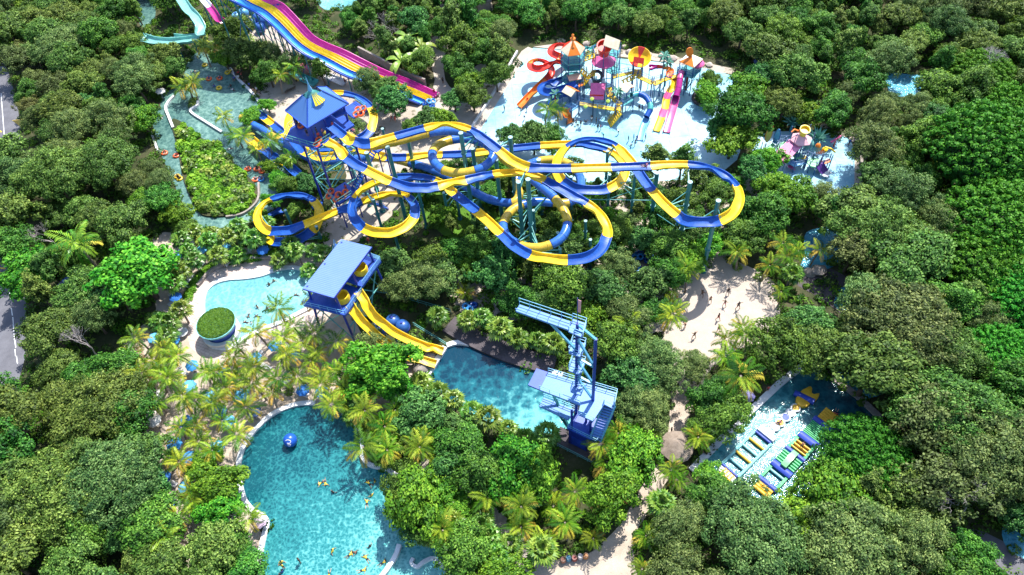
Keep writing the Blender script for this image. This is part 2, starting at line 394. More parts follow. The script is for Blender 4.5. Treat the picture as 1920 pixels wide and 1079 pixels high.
sheet('round_pool_water', POOL2, .035, W_pool2)
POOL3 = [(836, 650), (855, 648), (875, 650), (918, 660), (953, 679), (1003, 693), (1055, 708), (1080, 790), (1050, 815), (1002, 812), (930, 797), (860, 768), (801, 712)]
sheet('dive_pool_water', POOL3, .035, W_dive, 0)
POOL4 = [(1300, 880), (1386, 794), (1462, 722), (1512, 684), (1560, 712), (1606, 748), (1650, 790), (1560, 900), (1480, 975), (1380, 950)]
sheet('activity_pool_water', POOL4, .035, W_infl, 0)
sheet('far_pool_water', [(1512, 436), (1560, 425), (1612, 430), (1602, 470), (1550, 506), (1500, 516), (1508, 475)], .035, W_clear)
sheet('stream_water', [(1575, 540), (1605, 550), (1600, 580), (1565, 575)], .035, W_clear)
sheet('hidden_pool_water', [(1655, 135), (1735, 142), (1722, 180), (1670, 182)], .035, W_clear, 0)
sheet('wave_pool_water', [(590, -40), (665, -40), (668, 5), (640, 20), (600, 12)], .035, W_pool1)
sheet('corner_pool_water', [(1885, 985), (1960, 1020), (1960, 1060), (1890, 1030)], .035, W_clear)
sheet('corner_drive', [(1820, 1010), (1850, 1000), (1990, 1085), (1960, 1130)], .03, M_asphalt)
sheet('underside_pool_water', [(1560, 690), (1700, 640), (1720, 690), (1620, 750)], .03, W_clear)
PAD1 = [(986, 100), (1000, 90), (1060, 95), (1160, 110), (1250, 118), (1330, 130), (1372, 142), (1396, 170), (1402, 240), (1382, 300), (1340, 335), (1100, 345), (960, 300), (893, 245)]
sheet('splash_pad_floor', PAD1, .035, W_pad, 0)
sheet('pad_deck', [(978, 96), (990, 88), (1000, 92), (985, 108), (900, 245), (878, 245)], .045, M_path, 0)
sheet('pad_border', [(1000, 88), (1060, 80), (1160, 92), (1260, 105), (1380, 130), (1372, 140), (1250, 117), (1060, 94)], .03, M_plaza, 0)
M_ring = paint('pool_floor_blue', (.30, .58, .70), .35)
mb = MB(); c = V(1009, 148, .042)
N = 32; mb.add([c+Vector((r*math.cos(2*math.pi*i/N), r*math.sin(2*math.pi*i/N), 0)) for r in (1.2, 2.5) for i in range(N)], [(i, (i+1) % N, N+(i+1) % N, N+i) for i in range(N)])
tag(mb.build('painted_floor_ring', M_ring), kind='structure')
PAD2 = [(1418, 255), (1450, 247), (1505, 246), (1560, 252), (1592, 258), (1603, 275), (1602, 345), (1575, 385), (1500, 385), (1440, 370), (1400, 325)]
sheet('toddler_pad_floor', PAD2, .035, W_pad, 0)
sheet('toddler_pad_border', [(1560, 246), (1598, 252), (1612, 275), (1612, 350), (1585, 400), (1575, 385), (1602, 345), (1603, 275), (1590, 260)], .05, M_path, 0)

def wall(name, label, cat, pts, w=.5, h=.35, mat=None, smooth=5, group=None):
    v = [V(u, q, 0) for u, q in pts]; v = cr(v, smooth) if smooth else v
    mb = MB(); ribbon(mb, v, w, -.05, h); return tag(mb.build(name, mat or M_conc), label, cat, group)
M_coping = paint('white_coping', (.74, .75, .76), .6); M_stone = ground_mat('stone_wall', [(.3, (.2, .17, .15)), (.7, (.42, .37, .33))], 1.2, 6)
wall('pool_coping', 'white curving rim round the turquoise pool beside the brick deck', 'pool coping', [(400, 650), (385, 634), (382, 600), (381, 565), (388, 545), (405, 531), (430, 524), (460, 522), (490, 517), (520, 507), (545, 503), (572, 507), (600, 518)], .75, .3, M_coping)
wall('pool_coping', 'white rim along the palm side of the turquoise pool', 'pool coping', [(400, 652), (430, 654), (462, 634), (493, 619), (530, 604), (570, 584), (604, 568)], .7, .3, M_coping)
wall('pool_coping', 'long white curving rim round the left side of the big round pool', 'pool coping', [(592, 757), (559, 759), (520, 773), (490, 796), (465, 826), (450, 860), (449, 892), (457, 933), (474, 957), (497, 972), (501, 985), (495, 1010), (489, 1040), (487, 1060)], .7, .35, M_coping)
wall('pool_wall', 'short white curved wall at the top right of the big round pool', 'pool wall', [(624, 767), (640, 773), (655, 784), (666, 796), (673, 808)], .55, .6, M_coping)
wall('pool_wall', 'white wavy wall on the right side of the big round pool under palms', 'pool wall', [(679, 825), (681, 842), (680, 858), (688, 869), (700, 876), (723, 881), (748, 896)], .55, .7, M_coping)
wall('pool_wall', 'white slanting wall standing in the water at the bottom of the big round pool', 'pool wall', [(750, 1024), (744, 1042), (732, 1063), (712, 1090)], .6, .7, M_coping)
wall('pool_wall', 'white hooked wall in the water at the bottom right of the big round pool', 'pool wall', [(776, 1049), (772, 1058), (783, 1065), (795, 1056), (812, 1049), (825, 1058), (842, 1078)], .45, .6, M_coping)
wall('pool_coping', 'white rim along the far side of the dark diving pool', 'pool coping', [(838, 650), (855, 645), (875, 646), (918, 657), (953, 676), (1003, 690), (1055, 705)], .8, .45, M_coping)
wall('pool_coping', 'straight white wall of the diving pool where the yellow slides end', 'pool coping', [(835, 653), (818, 680), (799, 712)], .8, .5, M_coping, 0)
wall('pool_coping', 'straight pale deck edge along the upper left side of the activity pool', 'pool coping', [(1296, 884), (1340, 838), (1384, 794), (1460, 722), (1512, 681)], 1.0, .35, M_coping, 0)
wall('pool_coping', 'straight shaded edge on the upper right side of the activity pool', 'pool coping', [(1512, 681), (1560, 709), (1608, 745), (1655, 790)], .9, .35, M_stone, 0)
wall('river_wall', 'pale curved wall dividing the river channels above the leafy island', 'river wall', [(328, 182), (318, 192), (312, 205), (318, 222), (326, 242)], .5, .5)
wall('river_wall', 'pale wall between the upper river basin and the right channel', 'river wall', [(372, 192), (371, 200), (358, 211), (385, 230), (417, 250)], .45, .5)
wall('river_wall', 'pale bank wall beside the queue of people at the upper river', 'river wall', [(432, 130), (447, 150), (470, 172), (487, 194), (503, 217)], .5, .4)
wall('river_wall', 'low pale bank wall on the left side of the river', 'river wall', [(284, 250), (290, 265), (297, 285)], .4, .4)
wall('river_wall', 'stone rim at the lower right tip of the leafy island', 'river wall', [(486, 345), (484, 378), (458, 402), (425, 409)], .35, .5, M_stone)
wall('bank_wall', 'brown retaining wall behind the far side of the diving pool', 'wall', [(842, 610), (880, 632), (930, 655), (985, 675), (1040, 688)], 3.2, .5, M_darkdeck)
wall('garden_wall', 'grey garden wall along the brick deck above the turquoise pool', 'wall', [(372, 538), (396, 511), (425, 497), (470, 487), (510, 485), (540, 476), (575, 472)], .5, .6, M_stone)
wall('boundary_wall', 'low pale wall along the left side of the big splash pad', 'wall', [(970, 100), (930, 170), (884, 243)], .35, .7)
wall('boundary_wall', 'grey stone wall behind the toddler splash pad', 'wall', [(1590, 255), (1610, 270), (1612, 350), (1590, 400)], .5, .8, M_stone)
wall('service_wall', 'grey concrete wall beside the magenta lane of the racing slide', 'wall', [(676, 107), (728, 134), (760, 152), (800, 168)], .4, 2.6, M_stone, 0)
M_grill = paint('teal_metal', (.06, .28, .30), .45)
# ------------------------------------------------------------------ foliage meshes (shared mesh data)
L = {}
L['olive'] = leaf_mat('leaf_olive', (.012, .038, .005), (.066, .142, .020), (.24, .36, .070))
L['grey'] = leaf_mat('leaf_greygreen', (.012, .042, .011), (.082, .155, .036), (.28, .38, .11))
L['mid'] = leaf_mat('leaf_mid', (.008, .040, .006), (.055, .158, .016), (.20, .38, .05))
L['blue'] = leaf_mat('leaf_bluegreen', (.007, .038, .009), (.045, .148, .028), (.19, .39, .09))
L['bright'] = leaf_mat('leaf_bright', (.010, .065, .004), (.072, .235, .012), (.25, .48, .035))
L['dome'] = leaf_mat('leaf_dome', (.003, .030, .003), (.032, .155, .010), (.15, .39, .025))
L['brown'] = leaf_mat('leaf_brownish', (.022, .030, .008), (.095, .125, .030), (.26, .30, .09))
L['tip'] = leaf_mat('leaf_orange_tip', (.22, .08, .02), (.38, .15, .04), (.55, .28, .08))
L['palm'] = leaf_mat('palm_leaf', (.008, .05, .003), (.09, .225, .010), (.50, .60, .05), rough=.36, trans=.25, spec=.5)
L['palmy'] = leaf_mat('palm_old_leaf', (.30, .22, .03), (.62, .48, .06), (.80, .60, .12), rough=.5, trans=.25)
L['fan'] = leaf_mat('fan_palm_leaf', (.012, .055, .005), (.085, .21, .02), (.33, .45, .07), rough=.4, spec=.5)
L['turf'] = leaf_mat('roof_turf', (.05, .10, .010), (.12, .22, .015), (.24, .34, .05))
M_bark = ground_mat('bark', [(.3, (.06, .045, .03)), (.7, (.17, .13, .1))], 1.5, 8)
M_palmbark = ground_mat('palm_bark', [(.3, (.16, .13, .1)), (.7, (.32, .27, .22))], 2, 10)
M_dead = ground_mat('dead_wood', [(.3, (.30, .26, .25)), (.7, (.5, .45, .43))], 2, 8)

def leaf_mesh(name, C_, Nn, size, tone, mats, mi=None, aspect=.62, par=None, soft=None):
    """C_ centres (k,3), Nn normals, size (k,), one bent leaf quad each"""
    k = len(C_); up = rng.normal(size=(k, 3))
    a = np.cross(Nn, up); a /= np.linalg.norm(a, axis=1)[:, None]+1e-9
    b = np.cross(Nn, a); b /= np.linalg.norm(b, axis=1)[:, None]+1e-9
    s = size[:, None]; fl = np.sum(np.cross(a, b)*Nn, axis=1) < 0; b[fl] *= -1
    v0 = C_-a*s; v1 = C_-b*s*aspect; v2 = C_+a*s; v3 = C_+b*s*aspect
    vs = np.stack([v0, v1, v2, v3], 1).reshape(-1, 3)
    me = bpy.data.meshes.new(name); me.vertices.add(4*k); me.vertices.foreach_set('co', vs.ravel())
    me.loops.add(4*k); me.loops.foreach_set('vertex_index', np.arange(4*k))
    me.polygons.add(k); me.polygons.foreach_set('loop_start', np.arange(k)*4); me.polygons.foreach_set('loop_total', np.full(k, 4))
    for m in (mats if isinstance(mats, list) else [mats]): me.materials.append(m)
    if mi is not None: me.polygons.foreach_set('material_index', mi.astype(np.int32))
    at = me.attributes.new('tone', 'FLOAT', 'FACE'); at.data.foreach_set('value', np.clip(tone, 0, 1).astype(np.float32))
    me.update(); me.validate()
    if soft is not None:   # leaves of a clump share its rounded shading
        me.polygons.foreach_set('use_smooth', np.ones(k, bool)); sn = soft*.45+Nn*.75; sn /= np.linalg.norm(sn, axis=1)[:, None]+1e-9
        me.normals_split_custom_set_from_vertices(np.repeat(sn, 4, axis=0).tolist())
    o = bpy.data.objects.new(name, me); COL.objects.link(o)
    if par: o.parent = par
    return o
def unit(k, up=False):
    d = rng.normal(size=(k, 3)); d /= np.linalg.norm(d, axis=1)[:, None]
    if up: d[:, 2] = np.abs(d[:, 2])
    return d
def clumps(R, Hh, n, cr_, z0, lobes=5, flat=.9):
    """clump centres on an uneven crown shell made of a few overlapping big lobes"""
    lo = []
    for i in range(lobes):
        a = 2*math.pi*(i+random.random()*.7)/lobes; r = R*random.uniform(.28, .66)
        lo.append((r*math.cos(a), r*math.sin(a), Hh*random.uniform(.25, .55), R*random.uniform(.32, .62)))
    lo.append((0, 0, Hh*.62, R*.5))
    out = []
    for i in range(n):
        l = lo[i % len(lo)]; d = unit(1)[0]
        if d[2] < -.25: d[2] = -d[2]
        q = random.uniform(.74, 1.02)*l[3]*(random.uniform(1.1, 1.4) if random.random() < .14 else 1)
        out.append((l[0]+d[0]*q, l[1]+d[1]*q, z0+l[2]+d[2]*q*flat*Hh/R*.9, cr_*random.uniform(.7, 1.35), d))
    return out
def crown(R, Hh, z0, n, per, cr_, ls, mats, par, lobes=5, inner=.12, tone_c=.5, jitter=.75, tips=0, name='crown', aspect=.62):
    cs = clumps(R, Hh, n, cr_, z0, lobes); C_ = []; N_ = []; T = []; Sz = []; MI = []; SF = []
    for (x, y, z, r, d0) in cs:
        k = int(per*(r/cr_)**1.5); d = unit(k); d = d+d0*.55; d /= np.linalg.norm(d, axis=1)[:, None]
        rad = r*rng.uniform(.45, 1.35, size=(k, 1)); c = np.array([x, y, z])+d*rad*np.array([1, 1, .8])
        nn = d*1.0+np.array([0, 0, .55])+rng.normal(size=(k, 3))*jitter*.6; nn /= np.linalg.norm(nn, axis=1)[:, None]
        base = tone_c+random.uniform(-.24, .2)
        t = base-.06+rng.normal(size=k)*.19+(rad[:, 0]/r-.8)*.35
        mi = np.zeros(k)
        if tips and random.random() < tips: mi[rng.random(k) < .6] = 1
        cd = c-np.array([0, 0, z0+Hh*.1]); cd /= np.linalg.norm(cd, axis=1)[:, None]; sf = d*.6+cd*.5+np.array([0, 0, .35]); SF.append(sf/np.linalg.norm(sf, axis=1)[:, None])
        C_.append(c); N_.append(nn); T.append(t); Sz.append(ls*rng.uniform(.65, 1.35, size=k)); MI.append(mi)
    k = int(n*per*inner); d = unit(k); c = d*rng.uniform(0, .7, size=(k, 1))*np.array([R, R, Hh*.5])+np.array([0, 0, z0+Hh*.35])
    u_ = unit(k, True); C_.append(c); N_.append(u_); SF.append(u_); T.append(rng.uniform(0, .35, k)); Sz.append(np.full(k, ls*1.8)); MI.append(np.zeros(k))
    return leaf_mesh(name, np.concatenate(C_), np.concatenate(N_), np.concatenate(Sz), np.concatenate(T), mats, np.concatenate(MI) if tips else None, par=par, aspect=aspect, soft=np.concatenate(SF))
def trunk(par, h, r, spread, nb=5, mat=None, name='trunk', z1=None):
    mb = MB(); top = Vector((random.uniform(-.3, .3), random.uniform(-.3, .3), h*.55))
    mb.pipe([(0, 0, -.1), (top.x*.3, top.y*.3, h*.28), top], r, 8, r2=r*.7)
    for i in range(nb):
        a = 2*math.pi*(i+random.random()*.6)/nb; e = Vector((math.cos(a)*spread, math.sin(a)*spread, h*random.uniform(.8, .98)))
        mid = top.lerp(e, .5)+Vector((0, 0, .3)); mb.pipe([top-Vector((0, 0, .1)), mid, e], r*.5, 6, r2=r*.15)
        mb.pipe([mid, mid+Vector((math.cos(a+1)*spread*.4, math.sin(a+1)*spread*.4, h*.15))], r*.25, 5, r2=.03)
    return mb.build(name, mat or M_bark, par, smooth=True)
PROTO = {}
def mk_tree(key, name, R, Hh, z0, n, per, cr_, ls, mat, cat, lobes=5, tips=0, tone_c=.5, jitter=.75, aspect=.62, inner=.12):
    o = thing(name, 'tree', cat, (0, 0, 0)); trunk(o, z0+Hh*.5, .14+R*.035, R*.55)
    crown(R, Hh, z0, n, per, cr_, ls, mat, o, lobes, tips=tips, tone_c=tone_c, jitter=jitter, aspect=aspect, inner=inner)
    PROTO.setdefault(key, []).append(o)
# unit-ish sizes: crown radius in metres, scaled per instance
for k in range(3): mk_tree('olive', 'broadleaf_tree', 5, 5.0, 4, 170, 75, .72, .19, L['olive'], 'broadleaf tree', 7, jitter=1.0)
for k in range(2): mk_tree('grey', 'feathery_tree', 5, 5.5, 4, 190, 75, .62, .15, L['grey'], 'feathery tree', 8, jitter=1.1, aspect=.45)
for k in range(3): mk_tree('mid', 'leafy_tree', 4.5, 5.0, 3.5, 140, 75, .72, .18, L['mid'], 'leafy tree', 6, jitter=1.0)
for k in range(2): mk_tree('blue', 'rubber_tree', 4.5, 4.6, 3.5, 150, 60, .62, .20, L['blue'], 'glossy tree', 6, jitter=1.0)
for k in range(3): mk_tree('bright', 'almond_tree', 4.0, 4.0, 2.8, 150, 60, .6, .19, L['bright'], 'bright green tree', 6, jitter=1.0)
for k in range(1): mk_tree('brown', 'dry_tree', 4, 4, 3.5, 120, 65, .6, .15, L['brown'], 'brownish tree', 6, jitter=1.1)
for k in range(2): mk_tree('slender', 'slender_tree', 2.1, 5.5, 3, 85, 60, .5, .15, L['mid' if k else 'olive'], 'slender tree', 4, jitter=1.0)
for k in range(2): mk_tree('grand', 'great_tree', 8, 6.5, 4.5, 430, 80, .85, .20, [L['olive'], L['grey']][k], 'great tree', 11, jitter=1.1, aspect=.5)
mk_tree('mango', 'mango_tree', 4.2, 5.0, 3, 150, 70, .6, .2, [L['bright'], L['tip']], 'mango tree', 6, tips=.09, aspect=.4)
def dome_tree(R, Hh, z0, nb, mat, key, name='domed_tree'):
    o = thing(name, 'tree', 'domed tree', (0, 0, 0)); trunk(o, z0+Hh*.5, .5, R*.6, 6)
    C_ = []; N_ = []; T = []; Sz = []
    for i in range(nb):
        a = 2.399963*i; f = (i+.5)/nb; r = R*math.sqrt(f)*random.uniform(.97, 1.03)
        z = z0+Hh*(math.cos(min(1, f)*1.35)*.92)+random.uniform(-.25, .25)+.5*math.sin(a*.7+r)
        br = .52*random.uniform(.8, 1.3); k = 46; d = unit(k, True)
        c = np.array([r*math.cos(a), r*math.sin(a), z])+d*br*np.array([1, 1, .9])
        nn = d+rng.normal(size=(k, 3))*.3; nn /= np.linalg.norm(nn, axis=1)[:, None]
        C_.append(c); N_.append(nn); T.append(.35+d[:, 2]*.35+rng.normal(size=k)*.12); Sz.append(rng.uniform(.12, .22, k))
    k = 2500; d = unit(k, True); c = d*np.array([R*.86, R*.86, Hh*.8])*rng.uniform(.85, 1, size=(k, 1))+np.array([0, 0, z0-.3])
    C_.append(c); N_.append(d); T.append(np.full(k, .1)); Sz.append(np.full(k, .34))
    leaf_mesh('crown', np.concatenate(C_), np.concatenate(N_), np.concatenate(Sz), np.concatenate(T), mat, par=o)
    PROTO.setdefault(key, []).append(o)
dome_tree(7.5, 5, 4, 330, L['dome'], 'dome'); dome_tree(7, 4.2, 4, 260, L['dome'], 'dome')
# ---- palms
def frond(Lh, droop, az, el, C0, w=.31, nl=13, out=None):
    """arching feather frond: broad overlapping leaflet quads hanging from a curved rib"""
    pts = []; p = np.array(C0, float); a = el
    for i in range(nl+1):
        pts.append(p.copy()); st = Lh/nl; a -= droop/nl*(.5+1.1*i/nl)
        p = p+np.array([math.cos(az)*math.cos(a), math.sin(az)*math.cos(a), math.sin(a)])*st
    sd_ = np.array([-math.sin(az), math.cos(az), 0])
    for i in range(2, nl+1):
        f = i/nl; ll = Lh*w*math.sin(math.pi*min(.96, .18+f*.78))**.6*random.uniform(.8, 1.15)
        t = pts[i]-pts[i-1]; t = t/np.linalg.norm(t)
        for s in (-1, 1):
            dd = sd_*s*.8+t*.7+np.array([0, 0, -.42-.2*random.random()]); dd = dd/np.linalg.norm(dd)
            wv = t*Lh/nl*.95
            out.append((pts[i]-wv*.6, pts[i]+dd*ll*.6-wv*.45, pts[i]+dd*ll+np.array([0, 0, -.15*ll]), pts[i]+dd*ll*.55+wv*.5))
    return pts
def quads_obj(name, Q, tones, mats, mi, par):
    mb = MB()
    for q, m_ in zip(Q, mi): mb.add(q, [(0, 1, 2, 3)], m_)
    o = mb.build(name, mats, par)
    at = o.data.attributes.new('tone', 'FLOAT', 'FACE'); at.data.foreach_set('value', np.clip(tones, 0, 1).astype(np.float32)); return o
def coconut(h, nf, Lh, old, lean=.6):
    o = thing('coconut_palm', 'palm', 'coconut palm', (0, 0, 0))
    la = random.uniform(0, 6.28); tp = Vector((math.cos(la)*lean, math.sin(la)*lean, h))
    mb = MB(); mb.pipe([(0, 0, -.1), (tp.x*.25, tp.y*.25, h*.35), (tp.x*.6, tp.y*.6, h*.7), tp], .2, 8, r2=.13)
    mb.build('trunk', M_palmbark, o, smooth=True)
    Q = []; T = []; MI = []
    for i in range(nf):
        f = i/nf; az = 2.39996*i+random.uniform(-.2, .2); el = 1.25-1.35*f+random.uniform(-.1, .1); dr = 1.15+.5*f+random.uniform(-.1, .3)
        b = len(Q); frond(Lh*random.uniform(.85, 1.1), dr, az, el, tp+Vector((0, 0, .1)), out=Q)
        is_old = f > .55 and random.random() < old; base = .52+random.uniform(-.36, .36)
        for k in range(b, len(Q)): T.append(base+random.gauss(0, .05)); MI.append(1 if is_old else 0)
    quads_obj('crown', Q, T, [L['palm'], L['palmy']], MI, o)
    PROTO.setdefault('coco', []).append(o)
for a in ((5.0, 15, 3.0, .5, .7), (4.2, 13, 2.7, .35, .4), (6, 16, 3.2, .5, 1.2), (4.6, 14, 2.9, .8, .9), (3.4, 14, 2.9, .3, .3)): coconut(*a)
def fanpalm(h, nf, Lh):
    o = thing('fan_palm', 'palm', 'fan palm', (0, 0, 0)); tp = np.array([0.05, .05, h])
    mb = MB(); mb.pipe([(0, 0, -.1), (.03, 0, h*.5), tp], .17, 8, r2=.14); mb.build('trunk', M_palmbark, o, smooth=True)
    Q = []; T = []; MI = []
    for i in range(nf):
        f = i/nf; az = 2.39996*i; el = 1.25-1.35*f+random.uniform(-.15, .15)
        d = np.array([math.cos(az)*math.cos(el), math.sin(az)*math.cos(el), math.sin(el)])
        s = np.array([-math.sin(az), math.cos(az), 0]); n = np.cross(d, s)
        stem = Lh*.42; c = tp+d*stem; base = .45+.2*(1-f)+random.uniform(-.15, .2)
        Q.append((tp-s*.03, c-s*.03, c+s*.03, tp+s*.03)); T.append(.3); MI.append(0)
        ns = 9
        for k in range(ns):
            a = -1.15+2.3*k/(ns-1); dd = d*math.cos(a)+s*math.sin(a); pp = np.cross(n, dd)
            l = Lh*.66*(1-.25*abs(a)); sag = np.array([0, 0, -.38*l*random.uniform(.6, 1.5)])
            Q.append((c, c+dd*l*.5-pp*l*.15, c+dd*l+sag, c+dd*l*.5+pp*l*.15)); T.append(base+random.gauss(0, .12)); MI.append(0)
    quads_obj('crown', Q, T, [L['fan'], L['palmy']], MI, o); PROTO.setdefault('fan', []).append(o)
fanpalm(3.2, 23, 2.0); fanpalm(2.6, 22, 1.85); fanpalm(1.3, 20, 1.9)
def banana():
    o = thing('banana_plant', 'plant', 'banana plant', (0, 0, 0)); mb = MB(); mb.pipe([(0, 0, 0), (0, 0, 1.2), (.05, 0, 2.2)], .15, 7, r2=.1); mb.build('stem', M_palmbark, o)
    Q = []; T = []
    for i in range(9):
        az = 2.4*i; el = 1.2-.1*i; p = np.array([0, 0, 2.1]); s = np.array([-math.sin(az), math.cos(az), 0]); a = el
        prev = p
        for k in range(7):
            a -= .28; nx = prev+np.array([math.cos(az)*math.cos(a), math.sin(az)*math.cos(a), math.sin(a)])*.42
            w0 = .38*math.sin(math.pi*(k+.2)/7.4); w1 = .38*math.sin(math.pi*(k+1.2)/7.4)
            for sg in (-1, 1):
                dn = np.array([0, 0, .1])
                Q.append((prev, prev+s*sg*w0+dn, nx+s*sg*w1+dn, nx)); T.append(.75+random.uniform(-.2, .2))
            prev = nx
    quads_obj('leaf_crown', Q, T, [L['fan'], L['palmy']], [0]*len(Q), o); PROTO['banana'] = [o]
banana()
def deadtree():
    o = thing('bare_tree', 'tree', 'bare tree', (0, 0, 0)); mb = MB()
    def br(p, d, l, r, dep):
        q = p+d*l; mb.pipe([p, p.lerp(q, .5)+Vector((random.uniform(-.1, .1)*l, random.uniform(-.1, .1)*l, 0)), q], r, 5, r2=r*.6)
        if dep:
            for k in range(3):
                e = (d+Vector([random.uniform(-.7, .7) for _ in range(3)])).normalized(); e.z = abs(e.z)*.8+.1; br(q, e.normalized(), l*.68, r*.55, dep-1)
    br(Vector((0, 0, 0)), Vector((.1, .05, 1)).normalized(), 4.2, .2, 5); mb.build('bare_branches', M_dead, o); PROTO['dead'] = [o]
deadtree()
# ------------------------------------------------------------------ slides
M_blue = paint('slide_blue', (.006, .085, .40), .42, .17, spec=.35); M_yellow = paint('slide_yellow', (.86, .56, .012), .42, .13, spec=.35)
M_lblue = paint('tube_blue', (.03, .14, .52), .22, .12); M_lyel = paint('tube_yellow', (.62, .42, .04), .25, .12)
M_teal = paint('post_teal', (.03, .19, .21), .4, .12); M_cap = paint('post_cap', (.26, .44, .45), .5)
M_tealL = paint('brace_teal', (.10, .38, .36), .4); M_dblue = paint('frame_blue', (.006, .028, .30), .35)
M_dkblue = paint('deck_blue', (.012, .07, .42), .4); M_red = paint('slide_red', (.72, .04, .02), .25); M_orange = paint('slide_orange', (.85, .22, .02), .3)
M_pink = paint('slide_pink', (.75, .12, .32), .3); M_mag = paint('slide_magenta', (.42, .02, .22), .22); M_tslide = paint('slide_teal', (.06, .36, .36), .3)
M_pgreen = paint('slide_pale_green', (.20, .50, .44), .3); M_wht = paint('slide_white', (.75, .75, .78), .3); M_dred = paint('column_red', (.32, .04, .02), .4)
M_peach = paint('roof_peach', (.80, .42, .28), .5); M_cream = paint('roof_cream', (.85, .72, .5), .5); M_purple = paint('slide_purple', (.08, .02, .2), .3)
M_glight = paint('deck_green', (.18, .55, .25), .4); M_cyan = paint('chute_sky', (.16, .42, .7), .3)
CMAP = {'b': M_blue, 'y': M_yellow, 'B': M_lblue, 'Y': M_lyel, 'r': M_red, 'o': M_orange, 'p': M_pink, 'm': M_mag, 't': M_tslide, 'g': M_pgreen, 'w': M_wht, 'P': M_purple, 'c': M_cyan}
LINES = []
def flume(root, pts, hw=1.0, wall_=.62, tube=False, n=8, part='flume_section', bank=2.2, register=True, rib=2.6):
    ctl = [V(p[0], p[1], p[2]) for p in pts]; path = cr(ctl, n); cols = [p[3] for p in pts]
    N = len(path)
    if register: LINES.append(path)
    if tube: prof = [(hw*math.sin(2*math.pi*k/14), hw-hw*math.cos(2*math.pi*k/14)) for k in range(14)]; rimk = []
    else:
        th = .05; inn = [(-hw, wall_), (-hw*.97, wall_*.5), (-hw*.8, wall_*.16), (-hw*.4, .02), (0, 0), (hw*.4, .02), (hw*.8, wall_*.16), (hw*.97, wall_*.5), (hw, wall_)]
        out = [(hw+.11, wall_), (hw+.11, wall_-.07), (hw+th, wall_-.08), (hw*.85+th, wall_*.1-.05), (hw*.4, -.07), (0, -.09), (-hw*.4, -.07), (-hw*.85-th, wall_*.1-.05), (-hw-th, wall_-.08), (-hw-.11, wall_-.07), (-hw-.11, wall_)]
        prof = inn+out
    K = len(prof); rings = []; acc = 0; lastrib = 0
    for i, p in enumerate(path):
        t = (path[min(i+1, N-1)]-path[max(i-1, 0)]).normalized()
        a = path[max(i-3, 0)]; b = path[min(i+3, N-1)]
        d1 = (p-a); d2 = (b-p); ang = 0
        if 3 <= i < N-3:
            ang = (math.atan2(d2.y, d2.x)-math.atan2(d1.y, d1.x)+math.pi) % (2*math.pi)-math.pi; ang /= max(.5, (d1.length+d2.length)/2)
        sx = t.cross(Vector((0, 0, 1))).normalized(); sy = sx.cross(t).normalized()
        ro = max(-.5, min(.5, -ang*bank)) if not tube else 0
        X = sx*math.cos(ro)-sy*math.sin(ro)*-1; Y = sy*math.cos(ro)-sx*math.sin(ro)
        if ro: X = (sx*math.cos(ro)+sy*math.sin(ro)); Y = (-sx*math.sin(ro)+sy*math.cos(ro))
        if i: acc += (p-path[i-1]).length
        s = 1.0
        ribhere = acc-lastrib > rib
        if ribhere: lastrib = acc
        rings.append((p, X, Y, ribhere, t))
    def ring(p, X, Y, sc=1.0):
        if sc == 1.0: return [p+X*x+Y*y for x, y in prof]
        cx, cy = (0, hw) if tube else (0, .25); return [p+X*(cx+(x-cx)*sc)+Y*(cy+(y-cy)*sc) for x, y in prof]
    # cut into sections where the colour changes
    i0 = 0; secs = []
    for c in range(1, len(cols)):
        if cols[c] != cols[c-1] or c == len(cols)-1: secs.append((i0, c*n, cols[c-1])); i0 = c*n
    for (a, b, col) in secs:
        if b <= a: continue
        mb = MB(); vs = []
        for i in range(a, b+1): vs += ring(*rings[i][:3])
        fs = [(r*K+k, r*K+(k+1) % K, (r+1)*K+(k+1) % K, (r+1)*K+k) for r in range(b-a) for k in range(K)]
        if not tube: fs += [tuple(range(K-1, -1, -1)), tuple(range((b-a)*K, (b-a+1)*K))]
        mb.add(vs, fs)
        for i in [a, b]+[j for j in range(a+1, b) if rings[j][3]]:   # moulded joint flanges
            p, X, Y, _, t = rings[i]
            if tube:
                q = []
                for off, sc in ((-.07, 1.0), (-.05, 1.07), (.05, 1.07), (.07, 1.0)): q += ring(p+t*off, X, Y, sc)
                mb.add(q, [(r*K+k, r*K+(k+1) % K, (r+1)*K+(k+1) % K, (r+1)*K+k) for r in range(3) for k in range(K)])
            else:
                o_ = [(hw+.13, wall_+.02), (hw+.16, wall_*.5), (hw*.9+.1, -.05), (hw*.4, -.16), (-hw*.4, -.16), (-hw*.9-.1, -.05), (-hw-.16, wall_*.5), (-hw-.13, wall_+.02)]
                q = []
                for off in (-.05, .05): q += [p+t*off+X*x+Y*y for x, y in o_]
                fs = [(k, k+1, 9+k, 8+k) for k in range(7)]
                mb.add(q, fs)
                iv = ring(p, X, Y)[:9]; mb.add([v+Y*.012-t*.03 for v in iv]+[v+Y*.012+t*.03 for v in iv], [(k, k+1, 10+k, 9+k) for k in range(8)])
        mb.build(part, CMAP[col], root, smooth=True)
    return path

